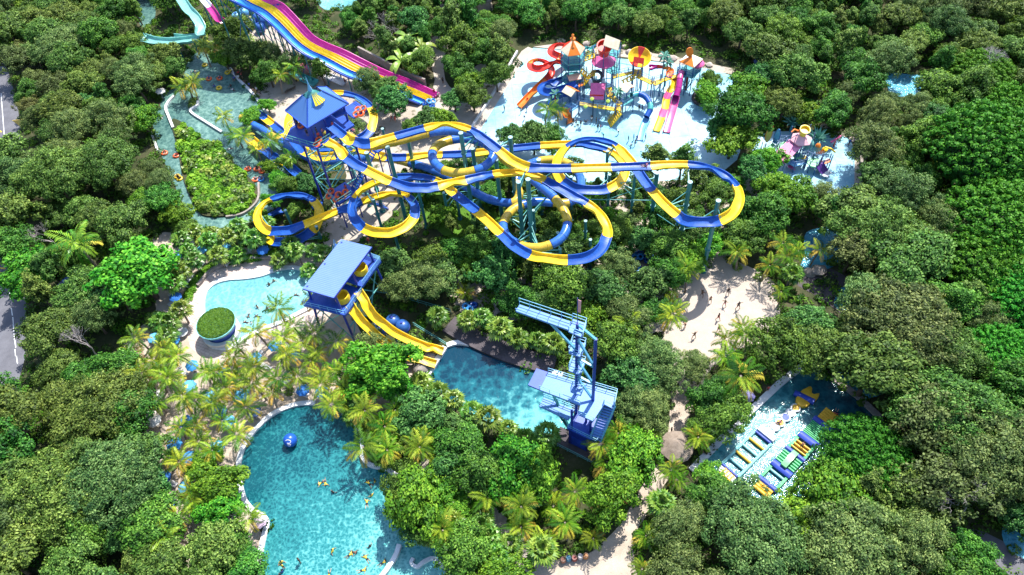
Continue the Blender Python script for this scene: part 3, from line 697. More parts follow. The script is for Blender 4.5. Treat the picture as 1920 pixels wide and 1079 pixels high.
SA = [(620, 238, 20.0, 'b'), (645, 257, 19.7, 'y'), (663, 267, 19.4, 'b'), (694, 271, 19.2, 'y'), (742, 259, 19, 'b'), (797, 244, 18.8, 'y'), (838, 236, 18.6, 'y'), (879, 246, 18.3, 'b'), (905, 262, 18, 'b'), (934, 284, 17.6, 'y'), (962, 304, 17.3, 'y'), (992, 316, 17, 'b'), (1030, 319, 16.8, 'b'), (1071, 319, 16.6, 'y'), (1108, 318, 16.4, 'y'), (1146, 317, 16.2, 'b'), (1180, 316, 16, 'b'), (1220, 314, 15.9, 'y'), (1254, 312, 15.7, 'y'), (1290, 312, 15.5, 'b'), (1330, 318, 15.2, 'b'), (1360, 334, 15, 'b'), (1377, 350, 14.8, 'y'), (1384, 373, 14.5, 'y'), (1374, 398, 14.2, 'y'), (1350, 414, 13.9, 'b'), (1320, 419, 13.6, 'b'), (1290, 416, 13.4, 'b'), (1270, 406, 13.2, 'y'), (1245, 385, 12.9, 'y'), (1222, 360, 12.6, 'b'), (1205, 338, 12.4, 'b'), (1190, 316, 12.2, 'y'), (1172, 294, 12, 'y'), (1152, 275, 11.7, 'b'), (1120, 265, 11.4, 'b'), (1090, 266, 11.2, 'b'), (1066, 277, 10.9, 'y'), (1050, 296, 10.6, 'y'), (1045, 318, 10.3, 'y'), (1055, 339, 10, 'b'), (1078, 354, 9.7, 'b'), (1110, 359, 9.4, 'b'), (1140, 355, 9.1, 'y'), (1163, 340, 8.8, 'y'), (1170, 318, 8.5, 'y'), (1158, 298, 8.2, 'y'), (1135, 284, 8, 'b'), (1105, 276, 7.8, 'b'), (1080, 273, 7.7, 'y'), (1045, 274, 7.6, 'y'), (1013, 276, 7.5, 'b'), (985, 279, 7.3, 'b'), (955, 282, 7.2, 'b'), (925, 286, 7, 'y'), (890, 290, 6.9, 'b'), (860, 292, 6.8, 'b'), (830, 293, 6.7, 'y'), (800, 294, 6.6, 'y'), (762, 298, 6.5, 'b'), (725, 297, 6.4, 'y'), (690, 288, 6.3, 'y'), (660, 286, 6.1, 'b'), (630, 294, 5.9, 'y'), (600, 296, 5.7, 'y'), (570, 285, 5.5, 'b'), (550, 263, 5.2, 'y'), (542, 235, 5, 'y'), (552, 208, 4.7, 'y'), (580, 187, 4.4, 'b'), (612, 177, 4.1, 'y'), (643, 178, 3.9, 'b'), (672, 186, 3.6, 'b'), (692, 202, 3.4, 'y'), (700, 222, 3.1, 'y'), (694, 246, 2.8, 'b'), (675, 262, 2.6, 'b'), (645, 275, 2.4, 'b'), (610, 280, 2.2, 'b'), (580, 278, 2, 'y'), (556, 268, 1.8, 'y'), (530, 250, 1.5, 'b'), (510, 234, 1.2, 'y'), (497, 224, 1, 'b'), (480, 213, .6, 'b')]
SB = [(612, 268, 19.3, 'y'), (632, 280, 19, 'y'), (648, 296, 18.7, 'b'), (665, 309, 18.4, 'b'), (684, 320, 18.1, 'y'), (710, 333, 17.8, 'y'), (732, 343, 17.5, 'b'), (765, 353, 17.2, 'b'), (796, 355, 17, 'b'), (822, 352, 16.8, 'y'), (850, 345, 16.6, 'y'), (874, 341, 16.4, 'b'), (900, 335, 16.2, 'b'), (925, 330, 16, 'y'), (960, 327, 15.8, 'y'), (990, 330, 15.6, 'y'), (1020, 341, 15.3, 'b'), (1050, 357, 15, 'b'), (1075, 371, 14.8, 'b'), (1098, 384, 14.5, 'y'), (1120, 401, 14.2, 'y'), (1134, 424, 13.9, 'y'), (1136, 444, 13.6, 'b'), (1125, 468, 13.3, 'b'), (1100, 484, 13, 'b'), (1065, 490, 12.7, 'y'), (1025, 487, 12.3, 'y'), (994, 480, 12, 'b'), (965, 464, 11.7, 'b'), (938, 440, 11.3, 'y'), (915, 418, 11, 'y'), (893, 399, 10.7, 'b'), (872, 382, 10.4, 'b'), (852, 366, 10.2, 'y'), (835, 352, 10, 'y'), (812, 340, 9.9, 'b'), (785, 335, 9.8, 'b'), (756, 335, 9.6, 'b'), (732, 337, 9.5, 'y'), (705, 345, 9.3, 'y'), (681, 358, 9.1, 'y'), (668, 372, 8.9, 'b'), (662, 390, 8.7, 'b'), (666, 410, 8.5, 'b'), (682, 428, 8.2, 'y'), (706, 437, 8, 'y'), (735, 437, 7.7, 'y'), (760, 426, 7.5, 'y'), (775, 409, 7.2, 'b'), (776, 388, 7, 'b'), (762, 371, 6.8, 'y'), (738, 366, 6.6, 'y'), (710, 371, 6.4, 'y'), (680, 381, 6.2, 'b'), (655, 392, 6, 'b'), (634, 399, 5.8, 'y'), (605, 410, 5.6, 'y'), (571, 424, 5.3, 'b'), (540, 434, 5.1, 'b'), (508, 434, 4.9, 'y'), (490, 422, 4.7, 'y'), (485, 403, 4.5, 'y'), (494, 386, 4.3, 'y'), (509, 377, 4.1, 'b'), (540, 369, 3.9, 'b'), (570, 371, 3.7, 'b'), (586, 379, 3.5, 'y'), (597, 395, 3.3, 'y'), (596, 415, 3.1, 'y'), (585, 434, 2.9, 'b'), (563, 449, 2.7, 'b'), (540, 455, 2.5, 'b'), (514, 453, 2.3, 'y'), (495, 438, 2, 'y'), (497, 418, 1.6, 'b'), (512, 404, 1.2, 'b'), (530, 397, .8, 'b')]
TC = [(655, 262, 16.2, 'Y'), (690, 280, 16, 'Y'), (735, 274, 15.8, 'Y'), (770, 265, 15.6, 'Y'), (805, 256, 15.4, 'B'), (845, 252, 15.2, 'B'), (885, 258, 15, 'B'), (914, 274, 14.8, 'B'), (926, 296, 14.5, 'B'), (914, 315, 14.2, 'B'), (893, 326, 14, 'Y'), (862, 331, 13.7, 'Y'), (834, 326, 13.4, 'B'), (816, 311, 13.2, 'B'), (812, 294, 13, 'Y'), (822, 279, 12.8, 'Y'), (848, 269, 12.6, 'B'), (878, 267, 12.4, 'B'), (905, 274, 12.2, 'B'), (926, 287, 12, 'Y'), (948, 307, 11.8, 'Y'), (975, 324, 11.6, 'Y'), (998, 342, 11.4, 'B'), (1020, 360, 11.2, 'B'), (1040, 378, 11, 'Y'), (1057, 400, 10.8, 'Y'), (1064, 424, 10.5, 'B'), (1056, 448, 10.2, 'B'), (1035, 464, 9.9, 'Y'), (1005, 471, 9.6, 'Y'), (975, 466, 9.3, 'B'), (952, 450, 9, 'B'), (944, 428, 8.7, 'Y'), (956, 405, 8.4, 'Y'), (978, 391, 8.1, 'B'), (1005, 384, 7.8, 'B'), (1035, 386, 7.5, 'Y'), (1065, 386, 7.2, 'B'), (1086, 370, 6.9, 'B'), (1089, 346, 6.6, 'B'), (1078, 322, 6.3, 'Y'), (1048, 307, 6, 'Y'), (1012, 308, 5.7, 'B'), (985, 320, 5.4, 'B'), (968, 345, 5.1, 'Y'), (974, 370, 4.9, 'Y'), (960, 386, 4.7, 'B'), (920, 380, 4.5, 'B'), (880, 360, 4.3, 'B'), (840, 336, 4.1, 'B'), (800, 320, 3.9, 'B'), (770, 312, 3.7, 'Y'), (735, 304, 3.5, 'Y'), (690, 302, 3.2, 'B'), (650, 306, 3, 'B'), (615, 308, 2.7, 'B'), (585, 303, 2.4, 'B'), (562, 292, 2.1, 'B'), (545, 282, 1.9, 'B'), (530, 271, 1.7, 'Y'), (510, 259, 1.4, 'B'), (492, 247, 1.2, 'B'), (478, 240, 1, 'Y'), (456, 226, .8, 'Y')]
s1 = thing('open_tube_slide', 'upper blue and yellow open slide winding right from tower to the wide right hand loop', 'water slide', P(900, 300, 0)*[1, 1, 0], 'tall blue and yellow slides'); flume(s1, SA, .72, .46)
s2 = thing('open_tube_slide', 'lower blue and yellow open slide whose loops end at the left near the fan palms', 'water slide', P(850, 400, 0)*[1, 1, 0], 'tall blue and yellow slides'); flume(s2, SB, .72, .46)
s3 = thing('closed_tube_slide', 'blue and yellow closed tube slide coiling in rings under the open slides', 'water slide', P(950, 380, 0)*[1, 1, 0], 'tall blue and yellow slides'); flume(s3, TC, .72, tube=True)
s4 = thing('open_tube_slide', 'short blue and yellow chute ending among palms beside the right river channel', 'water slide', P(500, 285, 0)*[1, 1, 0], 'tall blue and yellow slides')
flume(s4, [(560, 330, 2.6, 'b'), (540, 313, 2.2, 'y'), (524, 304, 1.9, 'b'), (505, 291, 1.5, 'b'), (490, 280, 1.2, 'y'), (472, 265, .8, 'y')], .8, register=False)
# support columns with arms reaching under the flumes
AUTO = []
POSTS = [(864, 250, 420), (886, 279, 393), (957, 258, 400), (990, 337, 502), (781, 342, 425), (832, 362, 408), (972, 342, 478), (1046, 437, 500), (1050, 467, 535), (1098, 415, 475), (1107, 450, 503), (1071, 332, 412), (1143, 328, 403), (1139, 284, 375), (1232, 325, 428), (1294, 342, 470), (1274, 395, 462), (1347, 377, 509), (717, 242, 330), (646, 272, 354), (687, 287, 396), (727, 277, 415), (593, 425, 449), (848, 322, 410), (912, 428, 461), (944, 458, 486), (740, 440, 468), (700, 374, 440), (762, 250, 345), (535, 395, 432), (1010, 300, 400), (505, 425, 447), (667, 300, 385), (1190, 330, 420), (930, 300, 415), (1000, 395, 470)]
CB = [0]
for (u, v, vb) in POSTS:
    z = zfor(u, v, vb); b = P(u, v, z); b[2] = 0
    o = thing('support_column', 'teal', 'slide column', b, 'teal columns carrying the slides')
    r = .34 if z > 12 else .24
    mb = MB(); mb.cyl((b[0], b[1], -.1), (b[0], b[1], z), r, n=14)
    mb.cyl((b[0], b[1], 0), (b[0], b[1], .25), r*1.7, n=14)
    k = 5.5
    while k < z-2: mb.cyl((b[0], b[1], k), (b[0], b[1], k+.12), r*1.35, n=14); k += 5.5
    mb.build('post', M_teal, o, smooth=True)
    mb = MB(); mb.cyl((b[0], b[1], z), (b[0], b[1], z+.08), r*1.12, n=14); mb.build('cap', M_cap, o)
    for ln in LINES:
        best = None
        last = -99
        cand = []
        for i, p in enumerate(ln):
            d = math.hypot(p.x-b[0], p.y-b[1])
            if d < 4.6 and p.z < z+1.2: cand.append((d, i, p))
        cand.sort(key=lambda c: c[0]); used = []
        for d, i, p in cand:
            if any(abs(i-j) < 14 for j in used) or len(used) >= 2: continue
            used.append(i); mb = MB(); e = p-Vector((0, 0, .12)); hz = Vector((b[0], b[1], min(z-.1, e.z-.35)))
            mb.beam(hz, e, .14, .2)
            if d > 1.0:
                mb.beam((b[0], b[1], min(z-.1, e.z+1.5 if z > e.z+1.5 else e.z-1.4)), e, .09)
                mb.beam((b[0], b[1], max(.3, e.z-1.9)), e, .09)
            mb.build('arm', M_tealL, o)
    AUTO.append((o, 'teal steel column carrying the slides', b))
# long tie rods between columns
def tie(a, b, r=.06):
    mb = MB(); mb.cyl(V(*a), V(*b), r, n=6); return mb
br = thing('tie_rod', 'x', 'tie rod', P(1150, 375, 8)*[1, 1, 0]); mb = MB(); mb.cyl(V(1090, 374, 8), V(1222, 376, 8), .07, n=6); mb.cyl(V(1140, 374, 8), V(1222, 345, 10), .05, n=6); mb.build('rod', M_tealL, br); tag(br, 'long level teal tie rod between columns below the right part of the slides', 'tie rod')
br = thing('tie_rod', 'x', 'tie rod', P(1290, 390, 8)*[1, 1, 0]); mb = MB(); mb.cyl(V(1247, 382, 10), V(1320, 415, 8), .06, n=6); mb.cyl(V(1262, 432, 5), V(1310, 426, 6), .06, n=6); mb.cyl(V(1232, 402, 7), V(1270, 428, 5), .06, n=6); mb.build('rod', M_tealL, br); tag(br, 'crossing teal tie rods beneath the wide right hand slide loop', 'tie rod')

# ------------------------------------------------------------------ racing slide
RL = [(330, -62), (380, -30), (430, 0), (455, 13), (481, 26), (505, 44), (525, 63), (549, 87), (571, 104), (601, 119), (643, 142), (680, 156), (717, 173), (759, 186), (785, 196)]
RR = [(392, -84), (442, -52), (490, -18), (511, 0), (532, 10), (552, 29), (571, 50), (590, 70), (614, 83), (648, 97), (690, 118), (728, 136), (765, 150), (800, 166), (824, 177)]
RZ = [20, 18, 16, 14.7, 13.2, 11.6, 10, 8.2, 6.8, 5.3, 3.6, 2.6, 1.8, 1.0, .5]
rac = thing('racing_slide', 'wide wavy racing slide with magenta, yellow and blue lanes', 'racing slide', P(600, 120, 0)*[1, 1, 0])
rl = cr([V(a[0], a[1], z) for a, z in zip(RL, RZ)], 8); rr = cr([V(a[0], a[1], z) for a, z in zip(RR, RZ)], 8)
M_racb = [paint('lane_blue', (.012, .10, .58), .2), paint('lane_sky', (.06, .36, .80), .2)]
M_racy = paint('lane_yellow', (.92, .68, .03), .25); M_racm = paint('lane_magenta', (.62, .05, .36), .25)
def lane(f0, f1, mat, nm='lane'):
    mb = MB(); vs = []; K = 9
    for a, b in zip(rl, rr):
        for k in range(K):
            f = f0+(f1-f0)*k/(K-1); q = a.lerp(b, f); e = abs(2*k/(K-1)-1); q = q+Vector((0, 0, .34*e**6-.02)); vs.append(q)
        for k in range(K-1, -1, -1):
            f = f0+(f1-f0)*k/(K-1); q = a.lerp(b, f); vs.append(q+Vector((0, 0, -.22)))
    W = 2*K
    mb.add(vs, [(i*W+k, i*W+(k+1) % W, (i+1)*W+(k+1) % W, (i+1)*W+k) for i in range(len(rl)-1) for k in range(W)])
    mb.add(vs[:W], [tuple(range(W))]); mb.add(vs[-W:], [tuple(range(W-1, -1, -1))])
    return mb.build(nm, mat, rac, smooth=True)
seq = [M_racb[0], M_racb[1], M_racb[0], M_racy, M_racy, M_racy, M_racm, M_racm, M_racm]
e = [0, .05, .27, .33, .44, .56, .67, .79, .9, 1.0]
for i, m in enumerate(seq): lane(e[i]+.002, e[i+1]-.002, m)
for L_, s in ((rl, M_racb[0]), (rr, M_racm)):
    mb = MB()
    for i in range(len(L_)-1): mb.beam(L_[i]+Vector((0, 0, .12)), L_[i+1]+Vector((0, 0, .12)), .12, .45)
    mb.build('side_rail', s, rac)
for i in range(10, len(rl)-18, 9):
    for q in (rl[i], rr[i], rl[i].lerp(rr[i], .5)):
        mb = MB(); mb.cyl((q.x, q.y, 0), (q.x, q.y, q.z-.3), .14, n=8); mb.build('support_post', M_teal, rac)
    mb = MB(); mb.beam(rl[i]-Vector((0, 0, .35)), rr[i]-Vector((0, 0, .35)), .16, .25)
    if rl[i].z > 4: mb.beam((rl[i].x, rl[i].y, .5), (rr[i].x, rr[i].y, rr[i].z-.5), .1); mb.beam((rr[i].x, rr[i].y, .5), (rl[i].x, rl[i].y, rl[i].z-.5), .1)
    mb.build('cross_beam', M_dkblue, rac)
# pale green raft slide, magenta and white slide at the top left
s = thing('green_slide', 'pale green winding slide among the trees at the top left', 'water slide', P(350, 60, 0)*[1, 1, 0])
flume(s, [(322, -24, 9, 'g'), (338, -2, 8.5, 'g'), (352, 18, 8, 'g'), (366, 34, 7.4, 'g'), (375, 50, 6.8, 'g'), (377, 66, 6.2, 'g')], .95, register=False, rib=3.5)
flume(s, [(372, 74, 4.8, 'g'), (350, 78, 4.4, 'g'), (320, 81, 4, 'g'), (290, 79, 3.6, 'g'), (272, 73, 3.2, 'g'), (278, 68, 3, 'g')], .95, register=False, rib=3.5)
flume(s, [(325, 71, 3.4, 'g'), (350, 73, 3.6, 'g'), (372, 70, 4, 'g')], .6, register=False)
for q in [(352, 20, 7.6), (372, 44, 6.6), (290, 80, 3.5), (330, 81, 3.8), (362, 76, 4.4)]:
    c = P(*q); mb = MB(); mb.cyl((c[0], c[1], 0), (c[0], c[1], q[2]), .16); mb.build('support_post', M_teal, s)
s = thing('magenta_slide', 'short white and magenta slide between the green slide and racing slide at the top', 'water slide', P(390, 20, 0)*[1, 1, 0])
flume(s, [(360, -28, 8.5, 'w'), (376, -6, 7.9, 'w'), (392, 14, 7.2, 'm'), (407, 33, 6.4, 'm'), (420, 45, 5.5, 'm')], .7, tube=False, register=False)
for q in [(376, -4, 7.7), (398, 22, 6.8)]:
    c = P(*q); mb = MB(); mb.cyl((c[0], c[1], 0), (c[0], c[1], q[2]), .16); mb.build('support_post', M_teal, s)
lat = thing('lattice_frame', 'teal lattice frame of a slide stair between the green and the racing slides', 'lattice frame', P(420, 15, 0)*[1, 1, 0]); mb = MB()
for i in range(4):
    a = V(400+26*i, 30+4*i, 0); mb.cyl(a, a+Vector((0, 0, 9)), .12, n=6)
    if i: mb.beam(p0+Vector((0, 0, 1)), a+Vector((0, 0, 8)), .1); mb.beam(p0+Vector((0, 0, 8.8)), a+Vector((0, 0, 8.8)), .12)
    p0 = a
mb.build('frame', M_teal, lat)
s = thing('pink_lane_slide', 'pink and white straight slide run out beside the racing slide', 'water slide', P(600, 130, 0)*[1, 1, 0])
flume(s, [(545, 110, 1.2, 'p'), (566, 121, 1, 'p'), (588, 132, .8, 'w'), (606, 141, .7, 'w'), (620, 147, .6, 'w'), (646, 158, .45, 'w')], .8, .45, register=False)
s = thing('teal_lane_slide', 'teal and white straight slide run out left of the pink one', 'water slide', P(565, 145, 0)*[1, 1, 0])
flume(s, [(528, 128, 1.2, 't'), (550, 139, .9, 't'), (570, 149, .7, 't'), (592, 158, .5, 'w')], .9, .45, register=False)

# ------------------------------------------------------------------ main slide tower
def frame(c, e1): e1 = Vector((e1[0], e1[1], 0)).normalized(); e2 = Vector((-e1.y, e1.x, 0)); return lambda a, b, z: Vector((c[0], c[1], 0))+e1*a+e2*b+Vector((0, 0, z))
def corr(name, col, scale, ang, depth=.5, col2=None):
    t = NT(name); p = t.pos(); mp = t.n('ShaderNodeMapping'); mp.inputs['Rotation'].default_value = (0, 0, ang); t.l(p, mp.inputs[0])
    wv = t.n('ShaderNodeTexWave', wave_type='BANDS', bands_direction='X', wave_profile='SIN'); wv.inputs['Scale'].default_value = scale; t.l(mp.outputs[0], wv.inputs[0])
    n = t.noise(p, .8, 4); c = t.mix(t.math('MULTIPLY', n, .5), col, col2 or tuple(x*.75 for x in col))
    c = t.mix(t.ramp(wv.outputs['Fac'], [(.0, (.55,)*3), (.3, (0,)*3)]), c, tuple(x*.6 for x in col))
    t.l(c, t.b.inputs['Base Color']); t.b.inputs['Roughness'].default_value = .42; t.bump(wv.outputs['Fac'], depth, .08); return t.m
def rail(mb, pts, h=1.05, post=1.3, r=.035, bars=2, mi=None):
    for i in range(len(pts)-1):
        a, b = Vector(pts[i]), Vector(pts[i+1]); n = max(1, int((b-a).length/post))
        for k in range(n+1): q = a.lerp(b, k/n); mb.beam(q, q+Vector((0, 0, h)), r*1.6, mi=mi)
        for j in range(1, bars+1): z = Vector((0, 0, h*j/bars)); mb.beam(a+z, b+z, r*1.8, mi=mi)
def stair(mb, a, b, side, w=1.1, mi_t=0, mi_s=1, railh=1.0):
    a, b = Vector(a), Vector(b); n = max(3, int(abs(b.z-a.z)/.36)); side = Vector(side).normalized()*w/2
    for k in range(n):
        q = a.lerp(b, (k+.5)/n); d = (b-a); d.z = 0; d = d.normalized()*(d.length/n*.62 if False else .15)
        mb.slab([q-side-d, q+side-d, q+side+d, q-side+d], .06, mi_t)
    for s in (-1, 1):
        mb.beam(a+side*s, b+side*s, .10, .22, mi_s)
        if railh:
            for j in (.5, 1): mb.beam(a+side*s+Vector((0, 0, railh*j)), b+side*s+Vector((0, 0, railh*j)), .05, mi=mi_s)
            for k in range(0, 6): q = a.lerp(b, k/5)+side*s; mb.beam(q, q+Vector((0, 0, railh)), .05, mi=mi_s)
tc = (-28.2, 100.5); F1 = frame(tc, (.63, -.775)); ang1 = math.atan2(-.775, .63)
T1 = thing('slide_tower', 'tall blue slide tower with hipped blue roof and a cone on top', 'slide tower', (tc[0], tc[1], 0))
M_roof1 = corr('tower_roof', (.075, .20, .50), 1.3, -ang1-math.pi/2, .3, col2=(.09, .22, .58)); M_roof1b = corr('tower_roof_side', (.075, .20, .50), 1.3, -ang1, .3, col2=(.09, .22, .58))
ze, zr, ea, eb, ra, rb = 21, 23.8, 3.15, 4.0, .7, 1.4
E_ = [F1(-ea, -eb, ze), F1(ea, -eb, ze), F1(ea, eb, ze), F1(-ea, eb, ze)]; Rg = [F1(-ra, -rb, zr), F1(ra, -rb, zr), F1(ra, rb, zr), F1(-ra, rb, zr)]
mb = MB()
for i in range(4):
    j = (i+1) % 4; up = Vector((0, 0, .14)); mb.add([E_[i], E_[j], Rg[j], Rg[i], E_[i]-up, E_[j]-up, Rg[j]-up, Rg[i]-up], [(0, 1, 2, 3), (7, 6, 5, 4), (0, 4, 5, 1)], i % 2)
rf = mb.build('roof', [M_roof1b, M_roof1], T1)
mb = MB()
for i in range(4): mb.beam(E_[i]+Vector((0, 0, .05)), Rg[i]+Vector((0, 0, .05)), .18, .1); mb.beam(E_[i], E_[(i+1) % 4], .14, .22)
mb.build('roof_trim', M_dkblue, rf)
cc = F1(0, -.2, zr-1.0); nS = 24
for nm, mt, ks in (('cone_panel', M_tslide, (0, 1, 2, 3, 4, 5, 11, 12, 13, 14)), ('cone_panel', M_yellow, (19, 20, 21, 22, 23)), ('cone_panel', M_blue, (6, 7, 8, 9, 10, 15, 16, 17, 18))):
    mb = MB()
    for k in ks:
        a0 = 2*math.pi*k/nS; a1 = 2*math.pi*(k+1)/nS; r = 2.05
        b0 = cc+Vector((r*math.cos(a0), r*math.sin(a0), 0)); b1 = cc+Vector((r*math.cos(a1), r*math.sin(a1), 0)); t0 = cc+Vector((0, 0, 1.75))
        mb.add([b0, b1, t0], [(0, 1, 2)])
    mb.build(nm, mt, rf)
mb = MB()
for k in range(nS): a0 = 2*math.pi*k/nS; mb.beam(cc+Vector((2.08*math.cos(a0), 2.08*math.sin(a0), 0)), cc+Vector((0, 0, 1.8)), .07)
mb.build('cone_rib', M_tealL, rf)
mb = MB(); mb.lathe(cc+Vector((0, 0, 1.5)), [(.3, 0), (.35, .3), (.14, 1.2), (.02, 2.8)], 10); mb.build('finial', M_cyan, T1)
for a in (-2.5, 2.5):
    for b in (-3.3, 3.3):
        mb = MB(); mb.beam(F1(a*1.12, b*1.05, 0), F1(a, b, ze), .32); mb.build('leg', M_dblue, T1)
for b in (-.6,):
    mb = MB(); mb.beam(F1(2.5, b, 12), F1(2.5, b, ze), .25); mb.build('leg', M_dblue, T1)
mb = MB()
for z0, z1 in ((.5, 5.6), (6.4, 11), (11.4, 16.2)):
    for (p, q) in (((-2.6, -3.3), (2.6, -3.3)), ((2.6, -3.3), (2.6, 3.3)), ((-2.6, 3.3), (2.6, 3.3)), ((-2.6, -3.3), (-2.6, 3.3))):
        mb.beam(F1(*p, z0), F1(*q, z1), .11); mb.beam(F1(*q, z0), F1(*p, z1), .11); mb.beam(F1(*p, z1), F1(*q, z1), .16)
mb.build('brace', M_tealL, T1)
pz = 17.6
mb = MB(); mb.slab([F1(-3.1, -4.2, pz), F1(4.2, -4.2, pz), F1(4.2, 3.4, pz), F1(-3.1, 3.9, pz)], .35); mb.build('platform', M_dkblue, T1)
mb = MB(); mb.slab([F1(.2, 4.0, pz+.6), F1(3.4, 4.0, pz+.6), F1(3.4, 6.8, pz+.6), F1(.2, 6.8, pz+.6)], .3); mb.slab([F1(-3.1, 3.4, pz), F1(.4, 3.4, pz), F1(.4, 5.2, pz), F1(-3.1, 5.2, pz)], .3); mb.build('side_deck', M_dkblue, T1)
mb = MB(); mb.slab([F1(-1.4, -6.4, pz), F1(4.2, -4.2, pz), F1(-3.1, -4.2, pz)], .3); mb.build('side_deck', M_dkblue, T1)
mb = MB(); rail(mb, [F1(4.2, -1.2, pz), F1(4.2, -4.2, pz), F1(-1.4, -6.4, pz), F1(-3.1, -4.2, pz), F1(-3.1, 5.2, pz)], 1.1); rail(mb, [F1(.2, 6.8, pz+.6), F1(3.4, 6.8, pz+.6), F1(3.4, 4, pz+.6)], 1.1); mb.build('railing', M_tealL, T1)
mb = MB(); mb.box(F1(-1.6, 1.6, pz+.8), (1.6, 1.2, 1.5), ang1); mb.build('control_booth', M_dkblue, T1)
mb = MB(); mb.slab([F1(3.0, 1.2, pz+2.2), F1(3.4, 3.2, pz+2.2), F1(-.6, 3.4, pz+2.2), F1(-.6, 1.2, pz+2.2)], .2); mb.build('upper_launch_deck', M_dkblue, T1)
lz = 6.2
mb = MB(); mb.slab([F1(2.4, -4.4, lz), F1(6, -4.4, lz), F1(6, -.5, lz), F1(2.4, -.5, lz)], .35); mb.build('lower_deck', M_dkblue, T1)
mb = MB(); rail(mb, [F1(2.4, -4.4, lz), F1(6, -4.4, lz), F1(6, -1.5, lz)], 1.1); mb.build('railing', M_tealL, T1)
e2v = F1(0, 1, 0)-F1(0, 0, 0); e1v = F1(1, 0, 0)-F1(0, 0, 0)
for a, b in ((F1(5.2, -.6, lz), F1(5.2, 5.2, 11.6)), (F1(3.6, 5.2, 11.6), F1(3.6, .2, 17.3)), (F1(7.2, 3.5, .1), F1(6.6, -1.5, 6.0))):
    mb = MB(); stair(mb, a, b, e1v, 1.3); mb.build('staircase', [M_blue, M_dkblue], T1)
mb = MB(); mb.slab([F1(3, 5.1, 11.6), F1(6.2, 5.1, 11.6), F1(6.2, 7, 11.6), F1(3, 7, 11.6)], .25); mb.build('landing', M_dkblue, T1)
for q in ((3.2, 6.8), (6, 6.8)):
    mb = MB(); mb.beam(F1(*q, 0), F1(*q, 11.5), .2); mb.build('leg', M_dblue, T1)
for q in ((5.8, -4.2), (5.8, -.8)):
    mb = MB(); mb.beam(F1(*q, 0), F1(*q, 6), .2); mb.build('leg', M_dblue, T1)

# ------------------------------------------------------------------ second tower with the yellow body slides
tc2 = (-25.6, 74.5); F2 = frame(tc2, (.86, -.5)); a2 = math.atan2(-.5, .86)
T2 = thing('slide_tower', 'blue tower with a single pitched pale blue roof above the twin yellow slides', 'slide tower', (tc2[0], tc2[1], 0))
M_roof2 = corr('shed_roof', (.12, .22, .48), 1.0, -a2-math.pi/2, .3, (.20, .29, .62))
mb = MB(); mb.slab([F2(-2.9, -5.2, 11.3), F2(2.9, -5.2, 12.1), F2(2.9, 5.2, 12.1), F2(-2.9, 5.2, 11.3)], .16); mb.build('roof', M_roof2, T2)
mb = MB(); mb.beam(F2(2.92, -5.2, 12.0), F2(2.92, 5.2, 12.0), .1, .25); mb.beam(F2(-2.9, -5.22, 11.2), F2(2.9, -5.22, 12.0), .1, .22); mb.build('roof_trim', M_dblue, T2)
for a in (-2.4, 2.6):
    for b in (-4.6, 0, 4.6):
        mb = MB(); mb.beam(F2(a*1.35, b*1.1, 0), F2(a, b, 11.4 if a < 0 else 11.9), .28); mb.build('leg', M_dblue, T2)
pz = 8.3
mb = MB(); mb.slab([F2(-3, -6.2, pz), F2(3.9, -5.2, pz), F2(3.9, -.2, pz), F2(3.3, -.2, pz), F2(-3, -.2, pz)], .3); mb.build('platform', M_dkblue, T2)
mb = MB(); mb.slab([F2(-3, -.2, pz+.9), F2(3.9, -.2, pz+.9), F2(3.9, 5.2, pz+.9), F2(-3, 5.2, pz+.9)], .3); mb.build('upper_platform', M_dkblue, T2)
mb = MB(); rail(mb, [F2(3.9, -5.2, pz), F2(3.9, -.4, pz)], 1.1, bars=4); rail(mb, [F2(3.9, 0, pz+.9), F2(3.9, 5.2, pz+.9), F2(-3, 5.2, pz+.9)], 1.1, bars=4); rail(mb, [F2(3.9, -5.2, pz), F2(-3, -6.2, pz), F2(-3, -.4, pz)], 1.1); mb.build('railing', M_cyan, T2)
mb = MB()
for b0, b1 in ((-5, 0), (0, 5)):
    for a in (-3, 3.1): mb.beam(F2(a, b0, .8), F2(a*.9, b1, pz-.5), .14); mb.beam(F2(a, b1, .8), F2(a*.9, b0, pz-.5), .14); mb.beam(F2(a, b0, 4), F2(a, b1, 4), .16)
for b in (-4.9, 4.9): mb.beam(F2(-3.1, b, 1), F2(2.8, b, pz-.5), .14); mb.beam(F2(3.3, b, 1), F2(-2.7, b, pz-.5), .14)
mb.build('brace', M_tealL, T2)
mb = MB(); stair(mb, F2(-4.2, -1, .1), F2(-4.2, 5.5, pz+.8), Vector((.86, -.5, 0)), 1.2); mb.build('staircase', [M_blue, M_cyan], T2)
mb = MB()
for (a, b, z) in ((2.0, -2.9, pz+.1), (2.2, 2.2, pz+1.0)):
    c = F2(a, b, z); mb.lathe(c, [(1.1, 0), (1.15, .5), (1.05, 1.15), (.9, 1.15), (.85, .3), (.0, .3)], 14, close=False); mb.box(c+Vector((-1.2, .9, .5)), (1.3, 1.2, 1.0), a2)
mb.build('slide_entry', M_yellow, T2, smooth=True)
ys = thing('body_slide', 'upper of two yellow slides dropping from the pale roofed tower to the diving pool', 'body slide', P(760, 640, 0)*[1, 1, 0], 'twin yellow body slides')
flume(ys, [(672, 548, 8.6, 'y'), (681, 562, 8.1, 'y'), (690, 577, 7.4, 'y'), (701, 592, 6.5, 'y'), (716, 607, 5.4, 'y'), (738, 624, 4.1, 'y'), (765, 639, 2.8, 'y'), (795, 651, 1.7, 'y'), (813, 656, 1.1, 'y'), (830, 661, .65, 'y')], .62, .5, register=False)
